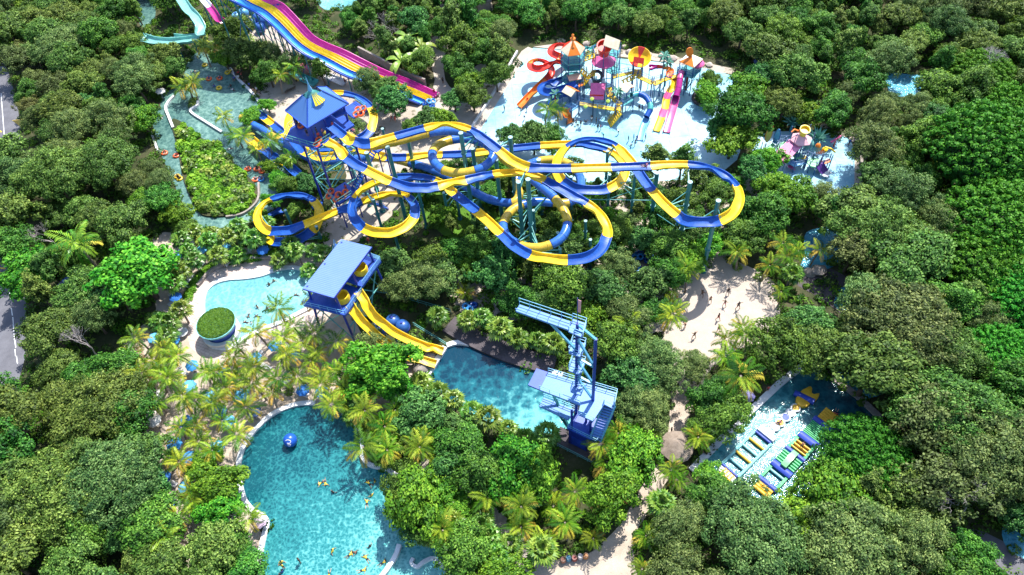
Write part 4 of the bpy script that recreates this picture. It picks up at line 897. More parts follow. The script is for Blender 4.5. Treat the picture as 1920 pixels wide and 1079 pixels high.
ys2 = thing('body_slide', 'lower of the two yellow slides partly hidden by leafy branches', 'body slide', P(720, 650, 0)*[1, 1, 0], 'twin yellow body slides')
flume(ys2, [(655, 572, 8.1, 'y'), (665, 586, 7.4, 'y'), (677, 602, 6.3, 'y'), (692, 618, 5.2, 'y'), (712, 636, 4, 'y'), (740, 655, 2.6, 'y'), (768, 670, 1.6, 'y'), (792, 678, 1, 'y'), (816, 685, .65, 'y')], .62, .5, register=False)
for root, qs in ((ys, [(701, 592, 6.3), (738, 624, 3.9), (790, 650, 1.7)]), (ys2, [(680, 606, 6), (712, 636, 3.8)])):
    for q in qs: c = P(*q); mb = MB(); mb.cyl((c[0], c[1], 0), (c[0], c[1], q[2]), .13); mb.build('support_post', M_dblue, root)

# ------------------------------------------------------------------ diving tower
M_pblue = paint('steel_pale_blue', (.085, .24, .58), .45, .08); M_railb = paint('rail_blue', (.12, .40, .60), .4)
DT = thing('diving_tower', 'pale blue diving tower with stacked decks, tall mast and long high board', 'diving tower', (7.1, 50.4, 0))
def deck(name, px_, z, th=.25, mat=M_pblue, rails=None, h=1.05, parent=DT, bars=2):
    q = [V(u, v, z) for u, v in px_]; mb = MB(); mb.slab(q, th); o = mb.build(name, mat, parent)
    if rails:
        mb = MB()
        for r in rails: rail(mb, [q[i]+Vector((0, 0, .0)) for i in r], h, bars=bars)
        mb.build('railing', M_railb, parent)
    return q
big = deck('dive_platform', [(1028, 698), (1012, 731), (1088, 760), (1084, 777), (1112, 790), (1136, 753), (1152, 761), (1157, 737)], 10, .3, rails=[(0, 7, 6), (1, 2), (3, 4)])
deck('end_mat', [(1006, 691), (990, 722), (1012, 731), (1028, 698)], 10.02, .3, M_dkblue)
deck('lower_platform', [(1019, 745), (1011, 762), (1066, 788), (1078, 768)], 5, .25, rails=[(0, 3), (1, 2)])
deck('house_deck', [(1080, 770), (1063, 803), (1119, 831), (1140, 792)], 4.5, .3, M_dkblue, rails=[(1, 2, 3)])
hq = [P(1082, 778, 4.2), P(1066, 805, 4.2), P(1100, 822, 4.2), P(1118, 794, 4.2)]
mb = MB(); mb.prism([(q[0], q[1]) for q in reversed(hq)], 0, 4.15); hs = mb.build('pump_house', M_dblue, DT)
a = Vector(hq[1]); b = Vector(hq[2]); d = (b-a).normalized(); nn = Vector((d.y, -d.x, 0)); nn = nn if nn.y < 0 else -nn; mb = MB()
for k in range(8): z = .5+.28*k; p0 = a+d*.5+nn*.03; p1 = a+d*2.6+nn*.03; mb.beam((p0.x, p0.y, z), (p1.x, p1.y, z), .05, .12)
mb.build('louvre_door', M_dkblue, hs)
deck('stair_landing', [(1133, 744), (1128, 756), (1146, 765), (1152, 752)], 9.97, .2)
mb = MB(); stair(mb, V(1143, 760, 9.9), V(1117, 826, 4.55), Vector((.896, -.444, 0)), 1.5, 0, 1); mb.build('staircase', [M_pblue, M_railb], DT)
mast = Vector((7.1, 50.4, 0)); m2 = V(1117, 636, 24.5); m2.z = 0
mb = MB(); mb.beam((7.1, 50.4, 0), (7.1, 50.4, 26), .34); mb.build('mast', M_dblue, DT)
mb = MB(); mb.beam((m2.x, m2.y, 0), (m2.x, m2.y, 24.5), .36); mb.build('mast', M_dblue, DT)
mb = MB(); mb.cyl((7.1, 50.4, 26), (7.1, 50.4, 31), .05, n=6); mb.build('flag_pole', M_dblue, DT)
mb = MB(); mb.add([(7.12, 50.38, 28.4), (7.4, 50.2, 28.3), (7.45, 50.2, 30.6), (7.12, 50.38, 30.7), (7.16, 50.42, 28.4), (7.44, 50.24, 28.3), (7.49, 50.24, 30.6), (7.16, 50.42, 30.7)], [(0, 1, 2, 3), (7, 6, 5, 4), (0, 4, 5, 1), (1, 5, 6, 2), (2, 6, 7, 3), (3, 7, 4, 0)]); mb.build('drooping_flag', paint('flag_cloth', (.7, .35, .4), .8), DT)
def mm(z, k): return Vector((mast.x, mast.y, z)) if k == 0 else Vector((m2.x, m2.y, z))
mb = MB()
for a, b in ((25.9, 24.4), (23, 18.2), (18.6, 18.2), (18.2, 14), (14.4, 14), (14, 10.2)): mb.beam(mm(a, 0), mm(b, 1), .26)
mb.beam(V(1032, 606, 24.8), mm(20.2, 0), .26); mb.build('diagonal_strut', M_railb, DT)
mb = MB(); mb.beam(V(1020, 705, 9.7), V(1066, 800, 1.5), .3); mb.beam(V(1035, 760, 4.8), V(1066, 804, 1.2), .24); mb.build('platform_strut', M_teal, DT)
deck('high_deck', [(1074, 598), (1100, 607), (1092, 633), (1066, 622)], 25, .25, rails=[(0, 1, 2, 3)], h=1.1)
deck('middle_deck', [(1075, 637), (1099, 645), (1090, 670), (1066, 662)], 20.2, .25, rails=[(3, 0, 1, 2, 3)], h=1.2)
deck('middle_deck', [(1075, 671), (1098, 679), (1089, 704), (1066, 695)], 16, .25, rails=[(3, 0, 1, 2, 3)], h=1.2)
deck('middle_deck', [(1074, 722), (1094, 730), (1089, 742), (1070, 735)], 12, .2, rails=[(3, 0, 1, 2)], h=1.0)
deck('high_board', [(974, 571), (967, 583), (1067, 619), (1073, 604)], 25, .3, rails=[(0, 3)], h=1.3)
mb = MB(); q0 = V(967, 583, 25); q1 = V(1067, 619, 25); rail(mb, [q0, q1], .5, bars=1); mb.build('kick_rail', M_pblue, DT)
mb = MB()
for z0, z1 in ((4.5, 10), (10, 12), (12, 16), (16, 20.2), (20.2, 25)):
    for s in (-.25, .25): mb.beam((7.1+s, 50.1, z0), (7.1+s, 50.1, z1), .05)
    for k in range(int((z1-z0)/.45)): mb.beam((6.85, 50.1, z0+.45*k), (7.35, 50.1, z0+.45*k), .03)
mb.build('ladder', M_dkblue, DT)
for q in ((1072, 770), (1108, 775), (1150, 750), (1100, 757)):
    c = P(q[0], q[1], 9.7); mb = MB(); mb.beam((c[0], c[1], 0), (c[0], c[1], 9.7), .3); mb.build('leg', M_dblue, DT)
dq = thing('concrete_slab', 'dark paved strip with teal rail in front of the diving tower house', 'paved strip', P(1080, 850, 0)*[1, 1, 0]); mb = MB(); mb.slab([V(1050, 800, .12), V(1045, 835, .12), V(1120, 872, .12), V(1150, 840, .12)], .1); mb.build('paving', M_darkdeck, dq)
mb = MB(); rail(mb, [V(1045, 838, .12), V(1120, 876, .12)], 1.0); mb.build('railing', M_tealL, dq)
# ------------------------------------------------------------------ big water play structure
KP = thing('water_play_structure', 'large multicoloured water play structure with red bucket, roofs and many slides on the splash pad', 'play structure', P(1140, 180, 0)*[1, 1, 0])
M_pole = paint('pole_navy', (.02, .10, .28), .4); M_polet = paint('pole_teal', (.03, .25, .33), .4)
def poly(px_, z): return [V(u, v, z) for u, v in px_]
def plat(px_, z, mat, parent, name='platform', th=.2, posts=True, railing=True, pm=None):
    q = poly(px_, z); mb = MB(); mb.slab(q, th); mb.build(name, mat, parent)
    if posts:
        mb = MB()
        for p in q: mb.cyl((p.x, p.y, 0), (p.x, p.y, z+1.1), .09, n=7)
        mb.build('pole', pm or M_pole, parent)
    if railing: mb = MB(); rail(mb, q+[q[0]], .95, post=.8, r=.025); mb.build('railing', pm or M_pole, parent)
def turret(u, v, z, r, hgt, mats, parent, n=6, posts=True, deckz=()):
    c = V(u, v, z); mb = MB(); vs = [c+Vector((r*math.cos(2*math.pi*k/n), r*math.sin(2*math.pi*k/n), 0)) for k in range(n)]
    ap = c+Vector((0, 0, hgt))
    for k in range(n): mb.add([vs[k], vs[(k+1) % n], ap, vs[k]-Vector((0, 0, .12)), vs[(k+1) % n]-Vector((0, 0, .12))], [(0, 1, 2), (0, 3, 4, 1)], k % len(mats))
    rf_ = mb.build('roof', mats, parent)
    mb = MB()
    for k in range(n): q = vs[k]*.92+c*.08; mb.cyl((q.x, q.y, 0), (q.x, q.y, z+.1), .09, n=7)
    mb.build('pole', M_pole, parent)
    for dz in deckz: mb = MB(); mb.prism([(p.x, p.y) for p in vs], dz-.2, dz); mb.build('platform', M_tslide, parent); mb = MB(); rail(mb, [Vector((p.x, p.y, dz)) for p in vs+[vs[0]]], 1, .8, .03); mb.build('railing', M_pole, parent)
    return rf_
def gable(px_, z, hgt, mats, parent, posts=True):
    a, b, c, d = poly(px_, z); r0 = (a+d)/2+Vector((0, 0, hgt)); r1 = (b+c)/2+Vector((0, 0, hgt)); mb = MB(); dn = Vector((0, 0, -.1))
    mb.add([a, b, r1, r0, a+dn, b+dn, r1+dn, r0+dn], [(0, 1, 2, 3), (7, 6, 5, 4), (0, 4, 5, 1)], 0); mb.add([d, c, r1, r0, d+dn, c+dn, r1+dn, r0+dn], [(3, 2, 1, 0), (4, 5, 6, 7), (1, 5, 4, 0)], 1)
    mb.build('roof', mats, parent)
    mb = MB()
    for p in (a, b, c, d): q = p.lerp((a+c)/2, .1); mb.cyl((q.x, q.y, 0), (q.x, q.y, z), .08, n=7)
    mb.build('pole', M_pole, parent)
def bucket(u, v, z, r, h, mat, inner, parent, tilt=.25):
    c = V(u, v, z); mb = MB(); mb.lathe((0, 0, 0), [(r*.7, 0), (r*.98, h), (r*1.08, h), (r*1.08, h+.12), (r*.93, h+.12), (r*.88, h*.75), (0, h*.75)], 18, close=False)
    mb.lathe((0, 0, 0), [(0.01, 0), (r*.7, 0)], 18, close=False)
    rot = Matrix.Rotation(tilt, 3, 'X'); mb.v = [tuple(rot@Vector(p)+c) for p in mb.v]; o = mb.build('bucket', mat, parent, smooth=True); return o
def faketree(u, v, zb, h, parent, trunkm=M_dred, name='artificial_palm'):
    c = V(u, v, zb+h); mb = MB()
    for k in range(14):
        a = 2.4*k; el = .9-.11*k; d = Vector((math.cos(a)*math.cos(el), math.sin(a)*math.cos(el), math.sin(el))); s_ = Vector((-math.sin(a), math.cos(a), 0))*.28
        m_ = c+d*.8; t_ = c+d*1.45-Vector((0, 0, .35)); mb.add([c, m_-s_, t_, m_+s_], [(0, 1, 2, 3)])
    fr = mb.build(name, paint('fake_frond', (.09, .28, .2), .5), parent); mb = MB(); mb.cyl((c.x, c.y, 0), (c.x, c.y, c.z), .16, .12, 8); mb.build('artificial_trunk', trunkm, parent)
turret(1074, 92, 10.2, 2.35, 2.0, [M_orange, M_peach, M_red, M_cream], KP, deckz=(3.4, 6.8, 8.2))
c = V(1074, 92, 12.1); mb = MB(); mb.lathe(c, [(.3, 0), (.3, .5), (.12, .7), (.1, 1.6), (.45, 1.9), (.5, 2.3), (.15, 2.6), (.25, 3.0), (0.02, 3.3)], 10); mb.build('finial', M_orange, KP, smooth=True)
flume(KP, [(1066, 106, 7.6, 'o'), (1072, 99, 7.5, 'o'), (1063, 89, 7.3, 'r'), (1048, 86, 7.1, 'r'), (1037, 91, 6.9, 'r'), (1035, 100, 6.7, 'r'), (1046, 107, 6.5, 'o'), (1058, 109, 6.2, 'r'), (1056, 115, 5.9, 'r'), (1040, 120, 5.5, 'r'), (1024, 127, 5.1, 'r'), (1010, 131, 4.8, 'r'), (998, 128, 4.5, 'r'), (997, 119, 4.3, 'o'), (1008, 115, 4.1, 'r'), (1022, 119, 3.8, 'r'), (1031, 128, 3.5, 'r'), (1032, 138, 3.2, 'r'), (1025, 150, 2.7, 'o'), (1010, 165, 2, 'o'), (993, 182, 1.1, 'o'), (975, 201, .35, 'o')], .62, .5, n=6, part='slide_section', register=False, rib=2)
flume(KP, [(1082, 160, 4.6, 'b'), (1068, 165, 4.4, 'b'), (1048, 171, 4.1, 'b'), (1028, 175, 3.8, 'b'), (1016, 169, 3.6, 'b'), (1022, 160, 3.4, 'b'), (1040, 157, 3.1, 'b'), (1058, 150, 2.8, 'b'), (1074, 146, 2.6, 'b'), (1086, 152, 2.4, 'b'), (1070, 172, 2, 'b'), (1050, 182, 1.6, 'b'), (1036, 192, 1.2, 'b'), (1040, 205, .6, 'c')], .7, .5, n=6, part='slide_section', register=False, rib=2)
flume(KP, [(1143, 82, 9.6, 't'), (1128, 84, 9, 't'), (1115, 90, 8.3, 't'), (1107, 100, 7.5, 't'), (1098, 106, 7, 't'), (1092, 98, 6.7, 't'), (1098, 92, 6.4, 't'), (1106, 96, 6, 't'), (1100, 108, 5.4, 'w'), (1078, 118, 4.6, 't'), (1058, 130, 3.6, 'w'), (1042, 142, 2.6, 'w'), (1028, 152, 1.6, 't')], .6, .45, n=6, part='slide_section', register=False, rib=2)
flume(KP, [(1277, 140, 4.3, 'p'), (1274, 153, 3.9, 'm'), (1272, 168, 3.2, 'm'), (1268, 183, 2.4, 'm')], .6, tube=True, part='slide_section', register=False, rib=1.6)
flume(KP, [(1268, 183, 2.4, 'm'), (1264, 198, 1.8, 'p'), (1258, 220, 1, 'p'), (1250, 248, .3, 'p')], .6, .35, n=6, part='slide_section', register=False)
flume(KP, [(1255, 142, 4.1, 'p'), (1262, 150, 3.8, 'y'), (1262, 162, 3.4, 'y'), (1256, 174, 2.9, 'p'), (1251, 186, 2.4, 'y'), (1246, 205, 1.7, 'p'), (1241, 220, 1.1, 'y'), (1231, 246, .3, 'y')], .6, .4, n=6, part='slide_section', register=False)
flume(KP, [(1184, 184, 2.6, 't'), (1196, 181, 2.5, 'b'), (1209, 186, 2.3, 'b'), (1217, 197, 2, 't'), (1219, 209, 1.5, 'b'), (1213, 222, .9, 'b')], .55, tube=True, part='slide_section', register=False, rib=1.4)
flume(KP, [(1213, 222, .8, 'c'), (1206, 240, .5, 'c'), (1199, 263, .2, 'c')], .6, .3, n=6, part='slide_section', register=False)
flume(KP, [(1063, 203, 2.5, 'o'), (1062, 212, 2, 'o'), (1066, 222, 1, 'o'), (1069, 231, .3, 'o')], .6, .4, n=6, part='slide_section', register=False)
flume(KP, [(1254, 143, 4.2, 'o'), (1256, 133, 4.2, 'o'), (1245, 129, 4.2, 'r'), (1232, 128, 4.2, 'm'), (1218, 129, 4.2, 'm')], .55, .5, n=6, part='slide_section', register=False)
gable([(1131, 85), (1159, 95), (1166, 78), (1140, 67)], 12.2, 1.2, [M_cream, M_orange], KP)
for dz in (9.2, 6, 3.2): plat([(1136, 84+ (12.2-dz)*5.6), (1158, 92+(12.2-dz)*5.6), (1163, 78+(12.2-dz)*5.6), (1142, 68+(12.2-dz)*5.6)], dz, M_tslide if dz != 6 else M_pgreen, KP, posts=False)
bucket(1132, 101, 9.2, 1.4, 2.3, M_red, M_cream, KP, .3)
mb = MB(); mb.lathe(V(1132, 115, 7.0), [(.5, 1.0), (2.4, .1), (2.4, 0), (.4, .8)], 12, close=False); mb.build('splash_canopy', M_pink, KP)
c = V(1132, 115, 7.0); mb = MB(); mb.cyl((c.x, c.y, 0), (c.x, c.y, 7.8), .3, n=12); mb.build('column', M_dred, KP)
mb = MB()
for dx, dy in ((-1.9, -1.5), (1.9, -1.5), (-1.9, 1.5), (1.9, 1.5)): mb.cyl((c.x+dx, c.y+dy, 0), (c.x+dx, c.y+dy, 9.6), .09, n=7)
for dx in (-1.9, 1.9): mb.beam((c.x+dx, c.y-1.5, 9.6), (c.x+dx, c.y+1.5, 9.6), .1)
for dy in (-1.5, 1.5): mb.beam((c.x-1.9, c.y+dy, 9.6), (c.x+1.9, c.y+dy, 9.6), .1); mb.beam((c.x-1.9, c.y+dy, 4), (c.x+1.9, c.y+dy, 4), .1)
mb.build('bucket_frame', M_pole, KP)
gable([(1062, 141), (1087, 137), (1090, 148), (1067, 152)], 5.4, .25, [M_peach, M_peach], KP)
gable([(1053, 172), (1071, 182), (1088, 172), (1070, 162)], 4.9, .8, [M_cream, M_orange], KP)
gable([(1161, 166), (1175, 174), (1190, 163), (1177, 154)], 4.9, .5, [M_cream, M_peach], KP)
plat([(1056, 202), (1072, 208), (1085, 199), (1070, 192)], 2.5, M_cyan, KP)
plat([(1086, 191), (1112, 195), (1112, 201), (1086, 197)], 2.7, paint('deck_ochre', (.42, .30, .05), .5), KP, 'bridge')
plat([(1112, 195), (1155, 202), (1154, 208), (1112, 201)], 2.7, M_yellow, KP, 'bridge')
plat([(1156, 196), (1167, 200), (1164, 209), (1153, 205)], 2.7, M_yellow, KP)
plat([(1138, 176), (1150, 178), (1168, 194), (1158, 198)], 3.0, M_yellow, KP, 'bridge')
plat([(1134, 166), (1146, 163), (1150, 178), (1138, 182)], 3.4, M_yellow, KP)
plat([(1082, 158), (1092, 154), (1094, 160), (1083, 164)], 3.6, M_orange, KP)
plat([(1148, 141), (1186, 133), (1188, 137), (1149, 147)], 4.6, M_yellow, KP, 'bridge')
plat([(1186, 130), (1202, 130), (1203, 141), (1187, 142)], 4.6, M_yellow, KP)
plat([(1197, 140), (1226, 153), (1222, 159), (1194, 145)], 4.4, M_yellow, KP, 'bridge')
plat([(1222, 153), (1238, 148), (1246, 152), (1228, 161)], 4.2, M_yellow, KP)
plat([(1240, 148), (1277, 137), (1281, 142), (1246, 152)], 4.2, M_yellow, KP, 'bridge')
plat([(1270, 134), (1286, 134), (1286, 145), (1271, 145)], 4.4, M_tslide, KP)
plat([(1163, 186), (1185, 176), (1188, 188), (1168, 199)], 2.9, M_tslide, KP)
plat([(1095, 150), (1118, 152), (1118, 164), (1096, 166)], 2.6, M_tslide, KP)
for a, b, w_ in (((1163, 209, 2.7), (1142, 234, 0), 1.7), ((1192, 142, 4.5), (1166, 156, 3), 1.3), ((1114, 136, 5.8), (1093, 157, 3.6), 1.3), ((1088, 131, 5.4), (1100, 142, 4.2), 1.4), ((1118, 103, 8), (1094, 112, 6.8), 1.4), ((1105, 142, 4.2), (1114, 158, 2.6), 1.1)):
    A, B = V(*a), V(*b); d = B-A; mb = MB(); stair(mb, A, B, Vector((d.y, -d.x, 0)), w_); mb.build('staircase', [M_yellow, M_yellow], KP)
mb = MB(); q = poly([(1108, 156), (1136, 156), (1132, 176), (1106, 175)], 4.6); q[2].z = q[3].z = 3.2; mb.slab(q, .12); mb.build('slide_roof', M_pink, KP)
mb = MB(); q = poly([(1106, 171), (1133, 172), (1131, 180), (1105, 179)], 3.6); mb.slab(q, .12); mb.build('slide_roof', M_red, KP)
mb = MB(); c = V(1119, 144, 5.2); mb.torus(c, 1.0, .32, tilt=Matrix.Rotation(.8, 3, 'X')); mb.build('round_ornament', paint('ornament_black', (.02, .02, .03), .5), KP, smooth=True)
mb = MB()
for dx in (-1.2, 1.2): mb = MB(); mb.lathe(c+Vector((dx, -.4, -1.6)), [(.3, 0), (.5, .7), (.35, 1.3), (.1, 1.6)], 8); mb.build('white_ornament', M_wht, KP, smooth=True)
# tilted flower bowl
c = V(1198, 112, 6.2); mb = MB(); mb.lathe((0, 0, 0), [(.4, 0), (1.6, .35), (2.15, 1.0), (2.25, 1.0), (1.7, .15), (.4, -.2)], 20, close=False)
rot = Matrix.Rotation(.45, 3, 'X'); mb.v = [tuple(rot@Vector(p)+c) for p in mb.v]
for i in range(len(mb.m)): mb.m[i] = 1 if (i % 20) in (3, 4, 11, 12, 13) else 0
mb.build('flower_bowl', [M_yellow, M_red], KP, smooth=True)
gable([(1187, 117), (1206, 120), (1208, 112), (1189, 109)], 7.2, .8, [M_red, M_pink], KP)
# right hand turret with disc
turret(1296, 113, 6.9, 2.3, 1.0, [M_cream, M_wht, M_orange, M_cream], KP, n=4, deckz=(4.4,))
c = V(1293, 98, 8.6); mb = MB(); mb.lathe((0, 0, 0), [(.01, -.12), (.7, -.1), (.7, .1), (.01, .12)], 16, close=False); rot = Matrix.Rotation(1.3, 3, 'X')@Matrix.Scale(1.3, 3, Vector((0, 1, 0))); mb.v = [tuple(rot@Vector(p)+c) for p in mb.v]; mb.build('orange_disc', M_orange, KP, smooth=True)
mb = MB(); c = V(1290, 140, 3.6)
for k in range(8): a = 2*math.pi*k/8; mb.beam((c.x+.3*math.cos(a), c.y+.3*math.sin(a), .4), (c.x+1.7*math.cos(a), c.y+1.7*math.sin(a), 3.4), .1)
mb.build('splayed_frame', M_polet, KP); mb = MB(); mb.lathe((c.x, c.y, 0), [(.3, 0), (.22, 1), (.3, 3.4)], 10); mb.build('column', M_dred, KP)
mb = MB(); c = V(1308, 124, 5.3); mb.lathe(c, [(1.0, 0), (1.3, .6), (.9, 1.1), (.2, 1.3)], 10); mb.build('pink_hood', M_pink, KP, smooth=True)
for q in ((1041, 176, 0, 4), (1158, 172, 0, 4.6), (1246, 105, 0, 6.5), (1252, 117, 0, 5.6)): faketree(q[0], q[1], q[2], q[3], KP, M_dred if q[0] < 1100 else M_polet)
mb = MB()
for a, b in (((1160, 118, 5), (1190, 124, 5)), ((1160, 135, 3), (1225, 150, 3)), ((1090, 195, 2), (1160, 205, 2)), ((1225, 170, 2.2), (1250, 176, 2.2)), ((1100, 150, 5), (1135, 150, 5)), ((1160, 150, 6), (1160, 118, 6))): mb.cyl(V(*a), V(*b), .06, n=6)
for u, v, z in ((1120, 196, 3.8), (1136, 196, 3.8), (1218, 128, 5), (1228, 166, 4.5), (1256, 152, 5.5), (1178, 128, 5), (1100, 125, 6), (1150, 165, 4)): c = V(u, v, z); mb.cyl((c.x, c.y, 0), (c.x, c.y, z), .07, n=6)
mb.build('pole', M_polet, KP)
mb = MB()
for u, v, z in ((1110, 186, 4.2), (1140, 190, 4.2), (1098, 200, 4)): c = V(u, v, z); mb.lathe(c, [(.05, -.5), (.35, -.2), (.4, .1), (.1, .4)], 8)
mb.build('spray_head', paint('spray_lime', (.5, .7, .1), .4), KP, smooth=True)
# ------------------------------------------------------------------ toddler structure
K2 = thing('toddler_play_structure', 'small colourful play structure with a pink ribbed roof, yellow bucket and surfboards', 'play structure', P(1490, 290, 0)*[1, 1, 0])
M_pinkr = corr('pink_roof', (.72, .22, .42), 2.2, .6, .5, (.8, .35, .52))
q = poly([(1480, 261), (1504, 274), (1473, 301), (1448, 286)], 4.2); q[2].z = q[3].z = 3.3; mb = MB(); mb.slab(q, .12); mb.build('roof', M_pinkr, K2)
mb = MB()
for p in q: mb.cyl((p.x, p.y, 0), (p.x, p.y, p.z), .09, n=7)
mb.build('pole', M_pole, K2)
def board(u, v, z, h, w_, mat, trim, rz):
    mb = MB(); n = 16; c = V(u, v, z); pts = []
    for k in range(n): a = 2*math.pi*k/n; pts.append((w_/2*math.sin(a)*(1 if math.cos(a) < 0 else .92), h/2*math.cos(a)))
    for sgn, sc, off in ((1, 1, .08), (-1, 1, -.08)):
        pass
    vs = [c+Vector((x*math.cos(rz), x*math.sin(rz), y))+Vector((-math.sin(rz), math.cos(rz), 0))*o_ for o_ in (-.08, .08) for x, y in pts]
    mb.add(vs, [tuple(range(n)), tuple(range(2*n-1, n-1, -1))]+[(k, n+k, n+(k+1) % n, (k+1) % n) for k in range(n)]); o = mb.build('surfboard', mat, K2)
    mb = MB(); mb.pipe([p for p in vs[:n]]+[vs[0]], .06, 5); mb.build('board_rim', trim, o)
board(1442, 250, 3.6, 4.2, 1.3, paint('board_yellow', (.6, .5, .05), .4), M_orange, .15); board(1457, 256, 3.2, 3.4, 1.1, M_cyan, M_blue, -.5)
bucket(1505, 252, 5.6, .85, 1.4, paint('bucket_yellow', (.85, .65, .02), .35), M_yellow, K2, .25)
mb = MB(); mb.lathe(V(1502, 262, 4.4), [(.5, 1.0), (1.9, .1), (1.9, 0), (.4, .8)], 6, close=False); mb.build('splash_canopy', paint('canopy_pink', (.85, .45, .5), .4), K2)
mb = MB(); c = V(1502, 262, 4.4); mb.cyl((c.x, c.y, 0), (c.x, c.y, 5), .2); [mb.cyl((c.x+dx, c.y+dy, 0), (c.x+dx, c.y+dy, 6.6), .07, n=6) for dx, dy in ((-1.6, -1), (1.6, -1), (-1.6, 1.2), (1.6, 1.2))]; mb.build('pole', M_pole, K2)
mb = MB(); mb.pipe([V(1484, 248, 5.6), V(1490, 243, 5.9), V(1497, 246, 5.6), V(1502, 241, 6.4), V(1512, 239, 6.8), V(1517, 250, 6)], .16, 8); mb.build('pipe_frame', M_orange, K2, smooth=True)
plat([(1434, 278), (1449, 268), (1458, 276), (1444, 287)], 2.1, M_glight, K2); plat([(1512, 303), (1524, 295), (1540, 300), (1530, 314), (1518, 311)], 1.8, M_glight, K2)
plat([(1456, 272), (1472, 265), (1478, 273), (1460, 281)], 2.3, M_glight, K2, 'bridge'); plat([(1484, 288), (1500, 286), (1508, 295), (1492, 298)], 2.2, M_glight, K2)
plat([(1538, 303), (1556, 297), (1558, 303), (1544, 309)], 1.6, M_orange, K2, 'bridge'); plat([(1498, 290), (1514, 293), (1512, 298), (1496, 296)], 2.1, M_yellow, K2, 'bridge')
plat([(1466, 300), (1490, 298), (1512, 306), (1490, 312)], 1.6, M_cyan, K2, posts=True)
A, B = V(1441, 280, 2.0), V(1433, 302, 0); d = B-A; mb = MB(); stair(mb, A, B, Vector((d.y, -d.x, 0)), 1.8); mb.build('staircase', [M_orange, M_yellow], K2)
flume(K2, [(1537, 304, 1.7, 'P'), (1540, 314, 1.3, 'P'), (1546, 324, .7, 'w'), (1553, 331, .3, 'P')], .6, .4, n=6, part='slide_section', register=False)
flume(K2, [(1470, 297, 1.7, 'w'), (1480, 308, 1.0, 'p'), (1490, 316, .4, 'w')], .6, .4, n=6, part='slide_section', register=False)
mb = MB(); mb.pipe([V(1540, 283, 2.2), V(1548, 276, 3.6), V(1558, 279, 3.6), V(1566, 286, 2.6)], .15, 8); mb.lathe(V(1547, 281, 2.6), [(.1, -.5), (.5, -.2), (.5, .2), (.1, .5)], 10); mb.build('yellow_pipe', M_yellow, K2, smooth=True)
mb = MB()
for k in range(5): mb.pipe([V(1530+3.5*k, 292-1*k, 1.9), V(1531+3.5*k, 286-1*k, 3), V(1533+3.5*k, 290-1*k, 1.9)], .1, 6)
mb.build('striped_tunnel', M_orange, K2)
mb = MB(); mb.lathe(V(1514, 275, 2), [(.9, 0), (1.0, .8), (.6, 1.5), (.1, 1.8)], 10); mb.lathe(V(1532, 281, 2), [(.6, 0), (.6, .6), (.1, 1.8)], 8); mb.build('rounded_ornament', M_pgreen, K2, smooth=True)
mb = MB(); mb.lathe(V(1534, 274, 3.6), [(.1, -.3), (.5, 0), (.35, .4), (.05, .6)], 8); mb.build('orange_ornament', M_orange, K2, smooth=True)
mb = MB()
for u, v in ((1463, 262), (1475, 258), (1481, 262), (1515, 285), (1528, 290), (1545, 290), (1562, 292), (1508, 280), (1430, 268)): c = V(u, v, 3); mb.cyl((c.x, c.y, 0), (c.x, c.y, 3.2), .07, n=6)
for a, b in (((1463, 262, 3), (1481, 262, 3)), ((1508, 280, 3), (1528, 290, 3)), ((1528, 290, 3), (1545, 290, 3)), ((1463, 255, 2), (1481, 255, 2))): mb.cyl(V(*a), V(*b), .05, n=6)
mb.build('pole', M_pole, K2)
def agave(u, v, s_, lab):
    o = thing('giant_agave_ornament', lab, 'plant ornament', P(u, v, 0)); c = Vector(P(u, v, 0)); mb = MB()
    for ring_, n, el, l in ((0, 7, 1.15, 1.0), (1, 9, .7, 1.25), (2, 10, .3, 1.3)):
        for k in range(n):
            a = 2*math.pi*k/n+ring_*.35; d = Vector((math.cos(a)*math.cos(el), math.sin(a)*math.cos(el), math.sin(el))); sd_ = Vector((-math.sin(a), math.cos(a), 0))
            b0 = c+Vector((0, 0, 2.2*s_)); m_ = b0+d*.9*s_*l; t_ = b0+d*1.9*s_*l+Vector((0, 0, .1)); w_ = .33*s_; dn = Vector((0, 0, -.12*s_))
            mb.add([b0-sd_*w_*.6, m_-sd_*w_, t_, m_+sd_*w_, b0+sd_*w_*.6, m_+dn*2], [(0, 1, 5), (1, 2, 5), (2, 3, 5), (3, 4, 5)])
    mb.build('leaf_rosette', paint('agave_green', (.12, .33, .26), .5), o); mb = MB(); mb.cyl(c, c+Vector((0, 0, 2.3*s_)), .3, .2, 8); mb.build('stem', M_polet, o)
agave(1482, 247, 1.0, 'blue green giant agave ornament behind the toddler play structure'); agave(1527, 276, .95, 'blue green giant agave ornament right of the yellow bucket')
wc = thing('water_cannon', 'red and white water cannon standing alone on the toddler splash pad', 'water cannon', P(1563, 275, 0)); c = V(1563, 275, 0); mb = MB(); mb.cyl(c, c+Vector((0, 0, 1.5)), .14); mb.build('stand', M_red, wc); mb = MB(); mb.cyl(c+Vector((-1.0, -.4, 1.5)), c+Vector((1.1, .5, 2.0)), .2, .2, 10); mb.build('barrel', M_pink, wc)
